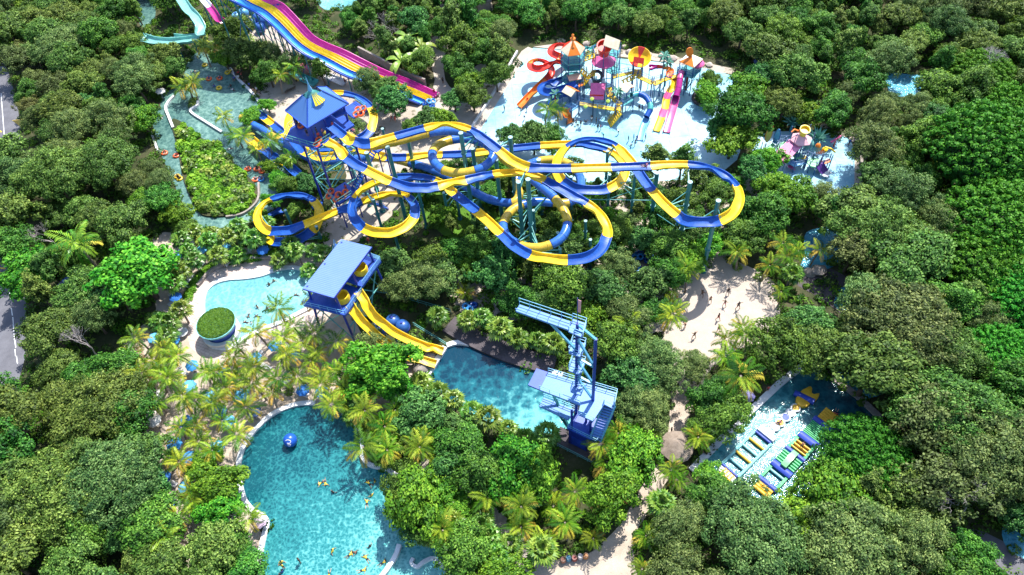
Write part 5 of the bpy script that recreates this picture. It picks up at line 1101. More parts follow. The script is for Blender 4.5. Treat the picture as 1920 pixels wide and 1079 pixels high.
# ------------------------------------------------------------------ inflatables
M_iy = paint('vinyl_yellow', (.78, .45, .02), .55); M_ib = paint('vinyl_blue', (.02, .06, .42), .55); M_ig = paint('vinyl_green', (.05, .42, .16), .55)
M_iw = paint('vinyl_white', (.72, .76, .78), .55); M_it = paint('vinyl_aqua', (.25, .62, .62), .55)
ob_ = thing('inflatable_course', 'long green, blue and yellow inflatable obstacle course floating in the activity pool', 'inflatable course', P(1490, 855, 0)); S0 = V(1561, 776, 0); S1 = V(1424, 926, 0)
ax = (S1-S0); LN = ax.length; ax.normalize(); sdv = Vector((-ax.y, ax.x, 0)); HW = 1.45
def blk(t0, t1, w_, z0, z1, mat, name, ribs=0, par=ob_, base=S0, axis=ax, side=sdv, o=0):
    mb = MB()
    a = base+axis*t0+side*o; n = max(1, ribs)
    if ribs == 0: ribs = 1
    for r in range(n):
        p0 = a+axis*(t1-t0)*r/n; p1 = a+axis*(t1-t0)*(r+1)/n; L_ = (p1-p0).length; c0 = (p0+p1)/2; K = 8; vs = []
        for sgn in (-1, 1):
            for k in range(K):
                t = math.pi*2*k/K+math.pi/8; vs.append(c0+side*w_*sgn*.98+axis*L_*.54*math.cos(t)+Vector((0, 0, (z0+z1)/2+(z1-z0)*.54*math.sin(t))))
        mb.add(vs, [(k, (k+1) % K, K+(k+1) % K, K+k) for k in range(K)]+[tuple(range(K-1, -1, -1)), tuple(range(K, 2*K))])
    return mb.build(name, mat, par, smooth=True)
u_ = LN/100
blk(0, 13*u_, HW*.8, .1, .6, M_iy, 'end_pillow', 5); blk(13*u_, 18*u_, HW, .1, .75, M_ib, 'band', 1); blk(18*u_, 33*u_, HW*.9, .1, .6, M_ig, 'ribbed_mat', 9); blk(33*u_, 39*u_, HW, .1, .8, M_ib, 'band', 1)
for o in (-HW*.85, HW*.85): blk(39*u_, 52*u_, .22, .1, .6, M_ig, 'side_tube', 1, o=o); blk(75*u_, 88*u_, .2, .1, .55, M_ig, 'side_tube', 1, o=o)
for t in (41.5, 45, 48.5): blk(t*u_, (t+2)*u_, HW*.8, .2, .62, M_iy, 'roller', 1)
blk(52*u_, 56*u_, HW*1.05, .1, .8, M_ib, 'band', 1); blk(56*u_, 69*u_, HW, .1, .7, M_ig, 'ribbed_mat', 5); blk(54*u_, 71*u_, .42, .6, 1.5, paint('vinyl_lime', (.2, .6, .25), .3), 'hump', 1)
blk(69*u_, 75*u_, HW*1.05, .1, .8, M_ib, 'band', 1); blk(77*u_, 79*u_, HW*.8, .15, .5, M_it, 'cross_tube', 1); blk(88*u_, 92*u_, HW, .1, .7, M_ib, 'band', 1); blk(92*u_, 100*u_, HW*.8, .1, .55, M_iy, 'end_pillow', 3)
lf = thing('inflatable_ladder', 'pale aqua and blue inflatable ladder frame floating in the glare', 'inflatable ladder', P(1398, 852, 0)); A0 = V(1430, 822, 0); A1 = V(1368, 884, 0); ax2 = (A1-A0); L2 = ax2.length; ax2.normalize(); s2_ = Vector((-ax2.y, ax2.x, 0)); kw = dict(par=lf, base=A0, axis=ax2, side=s2_)
for o in (-1.35, 1.35):
    mb = MB(); mb.pipe([A0+s2_*o+Vector((0, 0, .25)), A1+s2_*o+Vector((0, 0, .25))], .22, 8); mb.build('side_tube', M_it, lf, smooth=True)
for i in range(6): blk(L2*i/5-.15, L2*i/5+.2, 1.3, .12, .5, [M_ib, M_iy, M_it, M_iy, M_it, M_ib][i], 'rung', 1, **kw)
blk(-1.3, -.3, 1.4, .1, .5, M_iw, 'end_mat', 3, **kw); blk(L2+.3, L2+1.2, 1.3, .1, .5, M_iw, 'end_mat', 3, **kw)
eb_ = thing('inflatable_float', 'small orange float at the lower left of the inflatable ladder', 'inflatable float', P(1360, 892, 0)); blk(0, 1.8, .6, .1, .5, M_iy, 'cushion', 4, par=eb_, base=V(1353, 884, 0), axis=Vector((.55, -.83, 0)), side=Vector((.83, .55, 0)))
ff = thing('fish_float', 'orange fish shaped inflatable with a blue band and forked tail', 'inflatable float', P(1510, 750, 0))
def flat(px_, z0, z1, mat, name, par, sm=2):
    v = cr([V(u, q, 0) for u, q in px_], sm, True); c = sum(v, Vector())/len(v); n = len(v); vs = []
    for sc, z in ((.93, z0), (1, (z0+z1)/2), (.95, z1*.93), (.8, z1)): vs += [Vector((c.x+(p.x-c.x)*sc, c.y+(p.y-c.y)*sc, z)) for p in v]
    mb = MB(); mb.add(vs, [(r*n+k, r*n+(k+1) % n, (r+1)*n+(k+1) % n, (r+1)*n+k) for r in range(3) for k in range(n)]+[tuple(range(3*n, 4*n))]); return mb.build(name, mat, par, smooth=True)
flat([(1490, 756), (1494, 745), (1505, 752), (1517, 761), (1510, 767), (1498, 766)], .05, .7, M_iy, 'body', ff); flat([(1499, 738), (1510, 731), (1517, 728), (1521, 732), (1520, 741), (1527, 744), (1535, 742), (1532, 750), (1524, 758), (1511, 749)], .05, .65, M_iy, 'tail', ff)
blk(0, .9, 1.5, .1, .85, M_ib, 'band', 1, par=ff, base=V(1504, 753, 0), axis=Vector((.62, .78, 0)), side=Vector((.78, -.62, 0)))
for i, (u, v, m, lb) in enumerate([(1491, 767, M_iy, 'yellow'), (1481, 776, M_iw, 'white'), (1472, 785, M_ib, 'dark blue'), (1462, 795, M_iy, 'second yellow'), (1452, 803, M_cyan, 'pale blue'), (1442, 812, M_it, 'aqua')]):
    o = thing('round_pad', '%s round floating pad in the row below the fish float' % lb, 'floating pad', P(u, v, 0), 'round floating pads in a row'); c = P(u, v, 0)
    mb = MB(); mb.lathe((c[0], c[1], .08), [(.5, 0), (.68, .12), (.62, .3), (.3, .32)], 16); mb.build('pad', m, o, smooth=True); mb = MB(); mb.torus((c[0], c[1], .3), .58, .13, 18, 6); mb.build('rim', M_iw, o, smooth=True)
# ------------------------------------------------------------------ ball, roof-top planter bar, tanks, tubs
bo = thing('floating_ball', 'big blue inflatable ball with white marks floating in the round pool', 'ball', P(544, 826, 0)); c = V(544, 826, .95); R0 = 1.0
mb = MB(); n, m = 24, 14; mb.lathe(c, [(max(.001, R0*math.sin(math.pi*k/m)), -R0*math.cos(math.pi*k/m)) for k in range(m+1)], n, close=False); mb.build('ball', paint('ball_blue', (.01, .09, .48), .3), bo, smooth=True)
mb = MB()
def onball(az, el): return c+Vector((math.cos(az)*math.cos(el), math.sin(az)*math.cos(el), math.sin(el)))*(R0*1.005)
for pts in ([(-2.3, .95), (-1.9, 1.15), (-1.3, 1.1), (-1.0, .85), (-1.35, .65), (-1.8, .7)], [(-1.75, .45), (-1.45, .5), (-1.3, .35), (-1.5, .2), (-1.7, .28)]):
    mb.pipe(cr([onball(a, e_) for a, e_ in pts], 4), .055, 5)
mb.build('white_mark', M_wht, bo)
bar = thing('round_bar_hut', 'round pool bar with green planted roof and teal rim beside the turquoise pool', 'pool bar', P(405, 640, 0)*[1, 1, 0]); ct = V(405, 606, 3.0); Rb = 2.95
mb = MB(); mb.lathe((ct.x, ct.y, 2.5), [(2.6, 0), (3.0, .1), (3.1, .55), (2.97, .58), (2.9, .45), (.01, .5)], 40, close=False); mb.build('roof_rim', paint('rim_aqua', (.16, .50, .50), .4), bar, smooth=True)
mb = MB(); mb.lathe((ct.x, ct.y, 0), [(2.3, 0), (2.3, 2.4)], 32, close=False); mb.build('wall', M_dkblue, bar, smooth=True)
mb = MB(); mb.lathe((ct.x, ct.y, 0), [(3.0, 0), (3.0, .9), (2.7, .95), (2.4, .95)], 32, close=False); mb.build('counter', M_conc, bar, smooth=True)
k = 9000; rr_ = Rb*np.sqrt(rng.random(k)); aa = rng.random(k)*6.283; zz = 3.05+.22*(1-(rr_/Rb)**4)+rng.random(k)*.12
C_ = np.stack([rr_*np.cos(aa), rr_*np.sin(aa), zz], 1)+np.array([0, 0, 0]); nn_ = np.array([0, 0, 1.])+rng.normal(size=(k, 3))*.5
tf = leaf_mesh('planted_roof', C_, nn_/np.linalg.norm(nn_, axis=1)[:, None], np.full(k, .09), .5+rng.normal(size=k)*.2-.25*(rr_ > 2.6), L['turf'], par=bar); tf.location = Vector((ct.x, ct.y, 0))-bar.location
M_tank = paint('tank_blue', (.02, .10, .34), .35); M_tankl = paint('tank_light', (.12, .38, .58), .35)
def tank(u, v, r, h, m, lab, horiz=False):
    c = P(u, v, 0); o = thing('filter_tank', lab, 'tank', c, 'blue filter tanks'); mb = MB(); mb.lathe((c[0], c[1], .2), [(r*.6, 0), (r*.96, .15*h), (r, .4*h), (r*.95, .7*h), (r*.7, .92*h), (r*.25, h), (.02, h*1.01)], 18); mb.build('vessel', m, o, smooth=True)
    mb = MB(); mb.torus((c[0], c[1], h*.55), r*1.0, .05, 18, 6); mb.lathe((c[0], c[1], h+.15), [(.2, 0), (.2, .2)], 8); mb.build('band', M_dblue, o); mb = MB(); mb.box((c[0], c[1], .1), (r*1.5, r*1.5, .2)); mb.build('base', M_stone, o)
for i, (u, v, m, lb) in enumerate([(447, 40, M_tankl, 'pale blue tank at the left end under the racing slide'), (460, 32, M_tankl, 'pale blue tank upper right of the leftmost one under the racing slide'), (473, 52, M_tank, 'dark blue tank nearest the green trees under the racing slide'), (490, 60, M_tank, 'dark blue tank in the middle of the group under the racing slide'), (500, 48, M_tank, 'dark blue tank tucked behind the slide legs'), (486, 42, M_tank, 'dark blue tank at the back of the group under the racing slide'), (739, 610, M_tank, 'blue round tank beside the upper yellow slide'), (757, 620, M_tank, 'blue round tank to the right of its twin beside the upper yellow slide'), (715, 622, M_tank, 'blue tank between the two yellow slides')]): tank(u, v, 1.15, 1.9, m, lb)
pf = thing('equipment_frame', 'white pipe frame beside the two blue tanks at the yellow slide', 'pipe frame', P(765, 632, 0)); mb = MB()
for k in range(3): a = V(748+13*k, 628+6*k, 0); mb.cyl(a, a+Vector((0, 0, 1)), .06, n=6)
mb.cyl(V(748, 628, 1), V(778, 641, 1), .08, n=6); mb.cyl(V(748, 628, .5), V(778, 641, .5), .06, n=6); mb.build('pipework', M_wht, pf)
for u, v, col, lb in [(1056, 1053, (.35, .14, .08), 'rusty red'), (1066, 1050, (.05, .25, .38), 'blue'), (1077, 1050, (.28, .05, .04), 'dark red'), (1088, 1047, (.55, .5, .5), 'whitish'), (1098, 1046, (.5, .2, .05), 'orange')]:
    c = P(u, v, 0); o = thing('painted_barrel', '%s painted barrel in the row on the path under a palm' % lb, 'barrel', c, 'painted barrels in a row'); mb = MB(); mb.lathe((c[0], c[1], 0), [(.3, 0), (.37, .3), (.37, .6), (.32, .95), (.26, .95), (.25, .85), (.01, .85)], 14, close=False); mb.build('barrel', paint('barrel_'+lb.replace(' ', '_'), col, .5), o, smooth=True); mb = MB(); mb.torus((c[0], c[1], .93), .3, .03, 14, 5); mb.torus((c[0], c[1], .3), .375, .02, 14, 5); mb.build('hoop', M_stone, o)
def boulder(u, v, s_, lab, m=None, n=9):
    mb = MB(); c = V(u, v, s_*.25); vs = []; rs = random.Random(int(u*7+v))
    for i in range(6):
        th = math.pi*(i+.2)/5.4
        for k in range(n): a = 2*math.pi*k/n; r = s_*(1+rs.uniform(-.18, .18)); vs.append(c+Vector((r*math.sin(th)*math.cos(a), r*.8*math.sin(th)*math.sin(a), r*.6*math.cos(th))))
    mb.add(vs, [(i*n+k, (i+1)*n+k, (i+1)*n+(k+1) % n, i*n+(k+1) % n) for i in range(5) for k in range(n)]+[tuple(range(n))]); return tag(mb.build('boulder', m or M_stone, smooth=True), lab, 'boulder')
boulder(790, 690, 1.5, 'brown boulder at the foot of the lower yellow slide'); boulder(806, 668, 1.1, 'brown boulder between the ends of the two yellow slides'); boulder(1535, 508, 1.4, 'grey boulder below the far pool on the right'); boulder(1520, 511, 1.1, 'small grey boulder left of the bigger one below the far pool')
for i, (u, v, s_) in enumerate([(1180, 98, .9), (1215, 103, 1.0), (1240, 104, .8), (1262, 110, 1.1), (1100, 82, 1.0), (1052, 78, 1.0), (1330, 122, .9), (1170, 88, .8), (1545, 238, .9), (1600, 262, .9)]): boulder(u, v, s_*.9, '%s pale rock on the bank behind the splash pads' % ['leftmost low', 'broad', 'small', 'large', 'rounded', 'first', 'far', 'flat', 'lone', 'rightmost'][i]) if 0 else AUTO.append((boulder(u, v, s_*.9, 'x', paint('rock_pale', (.48, .40, .34), .9)), 'pale rock on a bank', P(u, v, 0)))
# round tree planter on the splash pad
pl = thing('round_planter', 'round raised planter on the right side of the splash pad', 'planter', P(1322, 186, 0)); c = P(1322, 186, 0); mb = MB(); mb.lathe((c[0], c[1], 0), [(2.6, 0), (2.6, .5), (2.35, .5), (2.3, .35), (.01, .35)], 30, close=False); mb.build('kerb', M_darkdeck, pl)
# ------------------------------------------------------------------ umbrellas, loungers, tubes
def slot(o, m): o.material_slots[0].link = 'OBJECT'; o.material_slots[0].material = m
um = thing('beach_umbrella', 'x', 'umbrella', (0, 0, 0)); mb = MB(); n = 8
ring1 = [Vector((1.25*math.cos(2*math.pi*k/n), 1.25*math.sin(2*math.pi*k/n), 2.15)) for k in range(n)]; mid = [Vector((.7*math.cos(2*math.pi*k/n), .7*math.sin(2*math.pi*k/n), 2.48)) for k in range(n)]; ap = Vector((0, 0, 2.62))
for k in range(n):
    j = (k+1) % n; e_ = (ring1[k]+ring1[j])/2*.96; e_.z = 2.2; d_ = Vector((0, 0, -.18)); mb.add([mid[k], mid[j], ap, ring1[k], e_, ring1[j], ring1[k]+d_, e_+d_, ring1[j]+d_], [(0, 1, 2), (0, 3, 4, 1), (4, 5, 1), (3, 6, 7, 4), (4, 7, 8, 5)])
mb.build('canopy', paint('umb_0', (.05, .3, .7), .7), um); mb = MB(); mb.cyl((0, 0, 0), (0, 0, 2.75), .03, n=6); mb.build('pole', M_wht, um); mb = MB(); mb.lathe((0, 0, 0), [(.28, 0), (.28, .08), (.05, .14)], 12); mb.build('base', M_stone, um)
UC = {'l': paint('umbrella_sky', (.10, .42, .72), .75), 'd': paint('umbrella_blue', (.01, .13, .45), .75), 'm': paint('umbrella_mid', (.03, .25, .62), .75), 'p': paint('umbrella_pink', (.72, .52, .66), .75), 'w': paint('umbrella_white', (.72, .70, .68), .8), 'v': paint('umbrella_violet', (.16, .15, .35), .75), 'n': paint('umbrella_navy', (.02, .05, .16), .75)}
UN = {'l': 'sky blue umbrella', 'd': 'dark blue umbrella', 'm': 'mid blue umbrella', 'p': 'pale pink umbrella', 'w': 'whitish umbrella', 'v': 'violet umbrella', 'n': 'navy umbrella'}
for u, v, c in [(335, 471, 'l'), (376, 463, 'l'), (412, 461, 'l'), (423, 458, 'l'), (325, 553, 'd'), (288, 633, 'l'), (322, 633, 'm'), (355, 681, 'm'), (513, 647, 'm'), (478, 667, 'l'), (552, 661, 'm'), (491, 465, 'd'), (474, 440, 'l'), (352, 722, 'l'), (451, 735, 'l'), (392, 742, 'l'), (347, 788, 'd'), (325, 831, 'm'), (404, 836, 'l'), (354, 856, 'm'), (565, 728, 'd'), (600, 731, 'l'), (313, 944, 'd'), (488, 974, 'p'), (472, 771, 'n'), (408, 770, 'd'), (427, 791, 'l'), (307, 893, 'd'), (346, 908, 'l'), (288, 787, 'w'), (286, 741, 'w'), (296, 167, 'w'), (1404, 742, 'v'), (1425, 112, 'n'), (1440, 100, 'n'), (420, 690, 'm'), (700, 660, 'm')]:
    b = P(u, v, 2.4); b[2] = 0; o = inst(um, b, random.random()*6, random.uniform(.8, .96), 'x', 'umbrellas among the palms and pools', tilt=(random.uniform(-.12, .12), random.uniform(-.12, .12))); slot([c_ for c_ in o.children if c_.name.startswith('canopy')][0], UC[c]); AUTO.append((o, UN[c], b))
lo = thing('sun_lounger', 'x', 'sun lounger', (0, 0, 0)); mb = MB()
for k in range(7): mb.box((0, -.9+.19*k, .36), (.66, .15, .04))
for s_ in (-.33, .33): mb.beam((s_, -1, .34), (s_, .95, .34), .05, .08)
mb.build('seat', M_wht, lo); mb = MB()
for k in range(4): mb.beam((-.32, .5+.15*k, .42+.13*k), (.32, .5+.15*k, .42+.13*k), .13, .03)
for s_ in (-.33, .33): mb.beam((s_, .42, .36), (s_, 1.05, .9), .05)
mb.build('backrest', M_wht, lo)
for sx in (-.3, .3):
    for sy in (-.8, .75): mb = MB(); mb.beam((sx, sy, 0), (sx, sy, .34), .06); mb.build('leg', M_wht, lo)
for u, v in [(380, 477), (386, 470), (400, 499), (440, 487), (486, 477), (352, 458), (360, 455), (356, 527), (354, 538), (330, 560), (326, 568), (376, 495), (568, 741), (479, 777), (543, 714), (323, 907), (464, 480), (478, 690), (486, 672), (560, 672), (402, 848), (350, 800), (330, 842), (500, 690), (420, 497), (318, 640), (345, 700), (538, 650)]:
    b = P(u, v, 0); o = inst(lo, (b[0], b[1], .03), random.choice([-.7, -.5, .9, 1.1])+random.uniform(-.2, .2), 1.0, 'x', 'white sun loungers'); AUTO.append((o, 'white sun lounger', b))
TUBE = {}
M_tr = paint('tube_orange', (.80, .12, .02), .35); M_tb = paint('float_blue', (.03, .25, .6), .35); M_ty = paint('float_yellow', (.7, .5, .02), .35); M_tw = paint('float_white', (.7, .7, .72), .35)
tb = thing('swim_ring', 'x', 'swim ring', (0, 0, 0)); mb = MB(); mb.torus((0, 0, .12), .48, .2, 20, 8); mb.build('ring', M_tr, tb, smooth=True); mb = MB()
for s_ in (-1, 1): mb.pipe([(.5*s_, -.15, .3), (.52*s_, 0, .42), (.5*s_, .15, .3)], .03, 5)
mb.build('handle', M_tw, tb)
tb2 = thing('double_ring', 'x', 'double ring', (0, 0, 0)); mb = MB(); mb.torus((0, -.45, .12), .45, .19, 18, 8); mb.torus((0, .45, .12), .45, .19, 18, 8); mb.build('ring', M_tr, tb2, smooth=True)
# ------------------------------------------------------------------ people
SKIN = [paint('skin_tan', (.32, .16, .09), .6), paint('skin_brown', (.16, .08, .045), .6), paint('skin_light', (.5, .3, .2), .6)]
M_hair = paint('hair_black', (.012, .01, .01), .6)
CL = {'k': ('black', paint('cloth_black', (.02, .02, .03), .8)), 'b': ('blue', paint('cloth_blue', (.02, .06, .35), .8)), 'r': ('red', paint('cloth_red', (.6, .05, .05), .8)), 'w': ('white', paint('cloth_white', (.7, .7, .7), .8)), 'y': ('yellow', paint('cloth_yellow', (.8, .6, .03), .8)), 't': ('teal', paint('cloth_teal', (.05, .35, .4), .8)), 'p': ('pink', paint('cloth_pink', (.7, .2, .3), .8))}
def skin(verts, edges, radii, root=0):
    me = bpy.data.meshes.new('body'); me.from_pydata(verts, edges, []); ob = bpy.data.objects.new('tmp', me); COL.objects.link(ob)
    md = ob.modifiers.new('s', 'SKIN'); md.use_smooth_shade = True; sb = ob.modifiers.new('d', 'SUBSURF'); sb.levels = 1; sb.render_levels = 1
    for i, r in enumerate(radii): me.skin_vertices[0].data[i].radius = (r, r)
    me.skin_vertices[0].data[root].use_root = True
    dg = bpy.context.evaluated_depsgraph_get(); dg.update(); m2 = bpy.data.meshes.new_from_object(ob.evaluated_get(dg)); bpy.data.objects.remove(ob); return m2
def mk_person(key, J):
    """J: joint positions; pelvis chest neck head, shoulders, elbows, hands, knees, feet"""
    names = ['pelvis', 'waist', 'chest', 'neck', 'chin', 'crown', 'sl', 'el', 'wl', 'hl', 'sr', 'er', 'wr', 'hr', 'tl', 'kl', 'al', 'fl', 'tr', 'kr', 'ar', 'fr']
    g = lambda n_: Vector(J[n_]); j = dict((k, Vector(v)) for k, v in J.items())
    j['waist'] = j['pelvis'].lerp(j['chest'], .5)
    for s_ in 'lr': j['w'+s_] = j['e'+s_].lerp(j['h'+s_], .85)
    for s_ in 'lr': j['f'+s_] = j['a'+s_]+Vector(J.get('toe', (0, .16, -.03)))
    E_ = [('pelvis', 'waist'), ('waist', 'chest'), ('chest', 'neck'), ('neck', 'chin'), ('chin', 'crown')]
    for s_ in 'lr': E_ += [('chest', 's'+s_), ('s'+s_, 'e'+s_), ('e'+s_, 'w'+s_), ('w'+s_, 'h'+s_), ('pelvis', 't'+s_), ('t'+s_, 'k'+s_), ('k'+s_, 'a'+s_), ('a'+s_, 'f'+s_)]
    R_d = dict(pelvis=.13, waist=.12, chest=.15, neck=.055, chin=.085, crown=.085, sl=.06, el=.045, wl=.03, hl=.04, tl=.09, kl=.065, al=.045, fl=.04); R_d.update({k[0]+'r': R_d[k] for k in ('sl', 'el', 'wl', 'hl', 'tl', 'kl', 'al', 'fl')})
    ix = {n_: i for i, n_ in enumerate(names)}
    me = skin([tuple(j[n_]) for n_ in names], [(ix[a], ix[b]) for a, b in E_], [R_d[n_] for n_ in names]); me.materials.append(SKIN[0])
    o = thing('person', 'x', 'person', (0, 0, 0)); b = bpy.data.objects.new('body', me); COL.objects.link(b); b.parent = o
    tn = ['waist', 'pelvis', 'tl', 'ml', 'tr', 'mr']; j['ml'] = j['tl'].lerp(j['kl'], .6); j['mr'] = j['tr'].lerp(j['kr'], .6)
    me = skin([tuple(j[n_]) for n_ in tn], [(0, 1), (1, 2), (2, 3), (1, 4), (4, 5)], [.135, .15, .11, .1, .11, .1], 1); me.materials.append(CL['k'][1]); s1_ = bpy.data.objects.new('shorts', me); COL.objects.link(s1_); s1_.parent = o
    tn = ['pelvis', 'waist', 'chest', 'sl', 'ul', 'sr', 'ur']; j['ul'] = j['sl'].lerp(j['el'], .6); j['ur'] = j['sr'].lerp(j['er'], .6)
    me = skin([tuple(j[n_]) for n_ in tn], [(0, 1), (1, 2), (2, 3), (3, 4), (2, 5), (5, 6)], [.14, .14, .17, .085, .06, .085, .06], 1); me.materials.append(CL['b'][1]); s2__ = bpy.data.objects.new('shirt', me); COL.objects.link(s2__); s2__.parent = o
    mb = MB(); c = j['crown']+(j['crown']-j['chin']).normalized()*.0; mb.lathe((0, 0, 0), [(.02, .1), (.07, .09), (.105, .03), (.105, -.04), (.09, -.09)], 10, close=False); mb.v = [(x+c.x, y+c.y-.012, z+c.z+.02) for x, y, z in mb.v]; mb.build('hair', M_hair, o, smooth=True)
    PROTO.setdefault('person_'+key, []).append(o)
def base_pose(**kw):
    J = dict(pelvis=(0, 0, .93), chest=(0, 0, 1.3), neck=(0, 0, 1.47), chin=(0, .01, 1.55), crown=(0, .01, 1.64), sl=(-.17, 0, 1.4), sr=(.17, 0, 1.4), el=(-.24, -.03, 1.13), er=(.24, -.03, 1.13), hl=(-.26, .08, .88), hr=(.26, .08, .88), tl=(-.1, 0, .86), tr=(.1, 0, .86), kl=(-.11, .02, .48), kr=(.11, .02, .48), al=(-.11, -.02, .07), ar=(.11, -.02, .07)); J.update(kw); return J
mk_person('stand', base_pose()); mk_person('walk', base_pose(kl=(-.11, .18, .5), al=(-.11, .28, .1), kr=(.11, -.08, .47), ar=(.11, -.36, .12), hl=(-.3, -.2, .95), hr=(.28, .26, .98)))
mk_person('play', base_pose(el=(-.42, .05, 1.45), hl=(-.55, .15, 1.68), er=(.4, .1, 1.3), hr=(.5, .3, 1.45), kl=(-.2, .12, .5), al=(-.32, .0, .07), kr=(.2, .05, .5), ar=(.3, -.1, .07)))
mk_person('bend', base_pose(chest=(0, .25, 1.2), neck=(0, .38, 1.3), chin=(0, .45, 1.34), crown=(0, .5, 1.4), sl=(-.17, .3, 1.27), sr=(.17, .3, 1.27), el=(-.25, .42, 1.02), er=(.25, .42, 1.02), hl=(-.15, .6, .9), hr=(.15, .6, .9), kl=(-.15, .2, .5), kr=(.15, .2, .5)))
mk_person('sit', dict(pelvis=(0, -.1, .3), chest=(0, -.3, .6), neck=(0, -.36, .75), chin=(0, -.36, .83), crown=(0, -.36, .92), sl=(-.17, -.3, .68), sr=(.17, -.3, .68), el=(-.4, -.2, .5), er=(.4, -.2, .5), hl=(-.5, .05, .42), hr=(.5, .05, .42), tl=(-.1, 0, .28), tr=(.1, 0, .28), kl=(-.16, .42, .42), kr=(.16, .42, .42), al=(-.2, .75, .3), ar=(.2, .75, .3), toe=(0, .05, .12)))
mk_person('swim', dict(pelvis=(0, -.1, .0), chest=(0, .3, .07), neck=(0, .46, .13), chin=(0, .54, .18), crown=(0, .6, .24), sl=(-.17, .38, .08), sr=(.17, .38, .08), el=(-.4, .55, .05), er=(.38, .3, .03), hl=(-.45, .8, .05), hr=(.6, .2, .03), tl=(-.1, -.18, -.02), tr=(.1, -.18, -.02), kl=(-.15, -.55, -.05), kr=(.17, -.55, .0), al=(-.2, -.9, -.03), ar=(.25, -.9, -.1), toe=(0, -.12, 0)))
mk_person('wade', base_pose(el=(-.38, .1, 1.2), hl=(-.5, .3, 1.12), er=(.38, .1, 1.2), hr=(.5, .3, 1.12)))
PH = {'stand': 'standing', 'walk': 'walking', 'play': 'with raised arms', 'bend': 'bending', 'sit': 'sitting', 'swim': 'swimming', 'wade': 'wading'}
def person(u, v, pose, shirt, z=0.0, rz=None, sk=None, sc=None, group=None, shorts='k'):
    b = P(u, v, z); zz = z-(1.05 if pose == 'wade' else 0)+(.03 if pose == 'swim' else 0)
    rz = random.random()*6.28 if rz is None else rz
    o = inst(PROTO['person_'+pose][0], (b[0], b[1], zz), rz, sc or random.uniform(.78, .9) if pose == 'swim' else sc or random.uniform(.9, 1.05), 'x', group or 'people in the water park')
    for c in o.children:
        nm = c.name.split('.')[0]
        if nm == 'body': slot(c, random.choice(SKIN) if sk is None else SKIN[sk])
        elif nm == 'shirt': slot(c, CL[shirt][1] if shirt else c.data.materials[0]); c['_s'] = 1
        elif nm == 'shorts': slot(c, CL[shorts][1])
    if not shirt:
        for c in [c for c in o.children if c.name.split('.')[0] == 'shirt']: slot(c, [k for k in o.children if k.name.startswith('body')][0].material_slots[0].material)
    ph = (CL[shirt][0]+' shirt' if shirt else 'bare chested')
    AUTO.append((o, ('person in %s %s' % (ph, PH[pose])) if shirt else ('bare chested person %s' % PH[pose]), b)); return o
G = 'players on the sand court'
for u, v, p_, s_, sh in [(1315.5, 557, 'play', None, 'k'), (1331, 567, 'walk', None, 'k'), (1358, 574, 'play', None, 'p'), (1383, 579, 'play', 'k', 'k'), (1364, 552, 'walk', 'k', 'k'), (1346, 600, 'walk', None, 'r'), (1346, 622, 'play', 'k', 'k'), (1272, 597, 'stand', 'b', 'k'), (1285, 614, 'bend', None, 'k'), (1301, 634, 'play', None, 'k'), (1357, 640, 'walk', 'r', 'k')]: person(u, v, p_, s_, .03, group=G, shorts=sh)
G = 'swimmers in the round pool'
for u, v, p_, s_ in [(602, 906, 'swim', 'y'), (610, 906, 'swim', 'y'), (625, 924, 'wade', 'k'), (692, 907, 'swim', 'y'), (703, 903, 'wade', 'y'), (723, 901, 'wade', 'y'), (719, 913, 'wade', 'k'), (697, 930, 'wade', 'y'), (688, 943, 'swim', 'y'), (624, 1034, 'wade', 'y'), (656, 1041, 'swim', 'y'), (663, 1036, 'swim', None), (694, 1025, 'wade', 'k'), (687, 1047, 'swim', 'y'), (718, 1056, 'swim', 'y'), (680, 1070, 'swim', 'y'), (564, 1055, 'stand', 'k'), (528, 1055, 'wade', 'y'), (533, 1066, 'stand', 'y'), (617, 1078, 'swim', 'y'), (530, 1072, 'wade', 'b')]: person(u, v, p_, s_, .04, group=G)
G = 'swimmers in the turquoise pool'
for u, v, p_, s_ in [(514, 528, 'wade', None), (505, 535, 'wade', None), (557, 554, 'swim', 'k'), (466, 592, 'swim', 'k'), (484, 594, 'swim', 'k'), (462, 605, 'swim', 'k'), (483, 577, 'wade', None), (502, 580, 'wade', None), (472, 606, 'wade', 'w'), (447, 610, 'wade', None), (459, 619, 'swim', None), (447, 622, 'wade', 'b')]: person(u, v, p_, s_, .04, group=G)
G = 'people wading on the splash pad'
for u, v, p_, s_ in [(1063, 236, 'stand', 'k'), (1075, 232, 'stand', 'k'), (1080, 236, 'bend', 'k'), (1084, 240, 'bend', 'k'), (1089, 237, 'stand', 'k'), (1098, 230, 'sit', 'k'), (1109, 230, 'stand', 'w'), (1110, 224, 'bend', 'k'), (1118, 232, 'stand', 'k'), (1123, 233, 'stand', 'b'), (1121, 244, 'stand', 'k'), (1126, 244, 'stand', 'p'), (1160, 252, 'bend', 'w'), (1178, 266, 'stand', 'k'), (1188, 263, 'stand', 't'), (1190, 274, 'stand', 'k'), (1194, 265, 'stand', 'b'), (1210, 262, 'stand', 'b'), (1183, 275, 'sit', 't'), (1132, 258, 'bend', 't'), (1198, 208, 'stand', 'k'), (1204, 208, 'stand', 'b'), (977, 213, 'stand', 'w'), (987, 209, 'bend', 'b'), (946, 208, 'stand', 't'), (989, 193, 'stand', 'r'), (984, 224, 'bend', 'b'), (1590, 272, 'bend', 'b'), (1601, 275, 'sit', 'p')]: person(u, v, p_, s_, .05, group=G, sc=.85)
G = 'guests queueing beside the river basin'
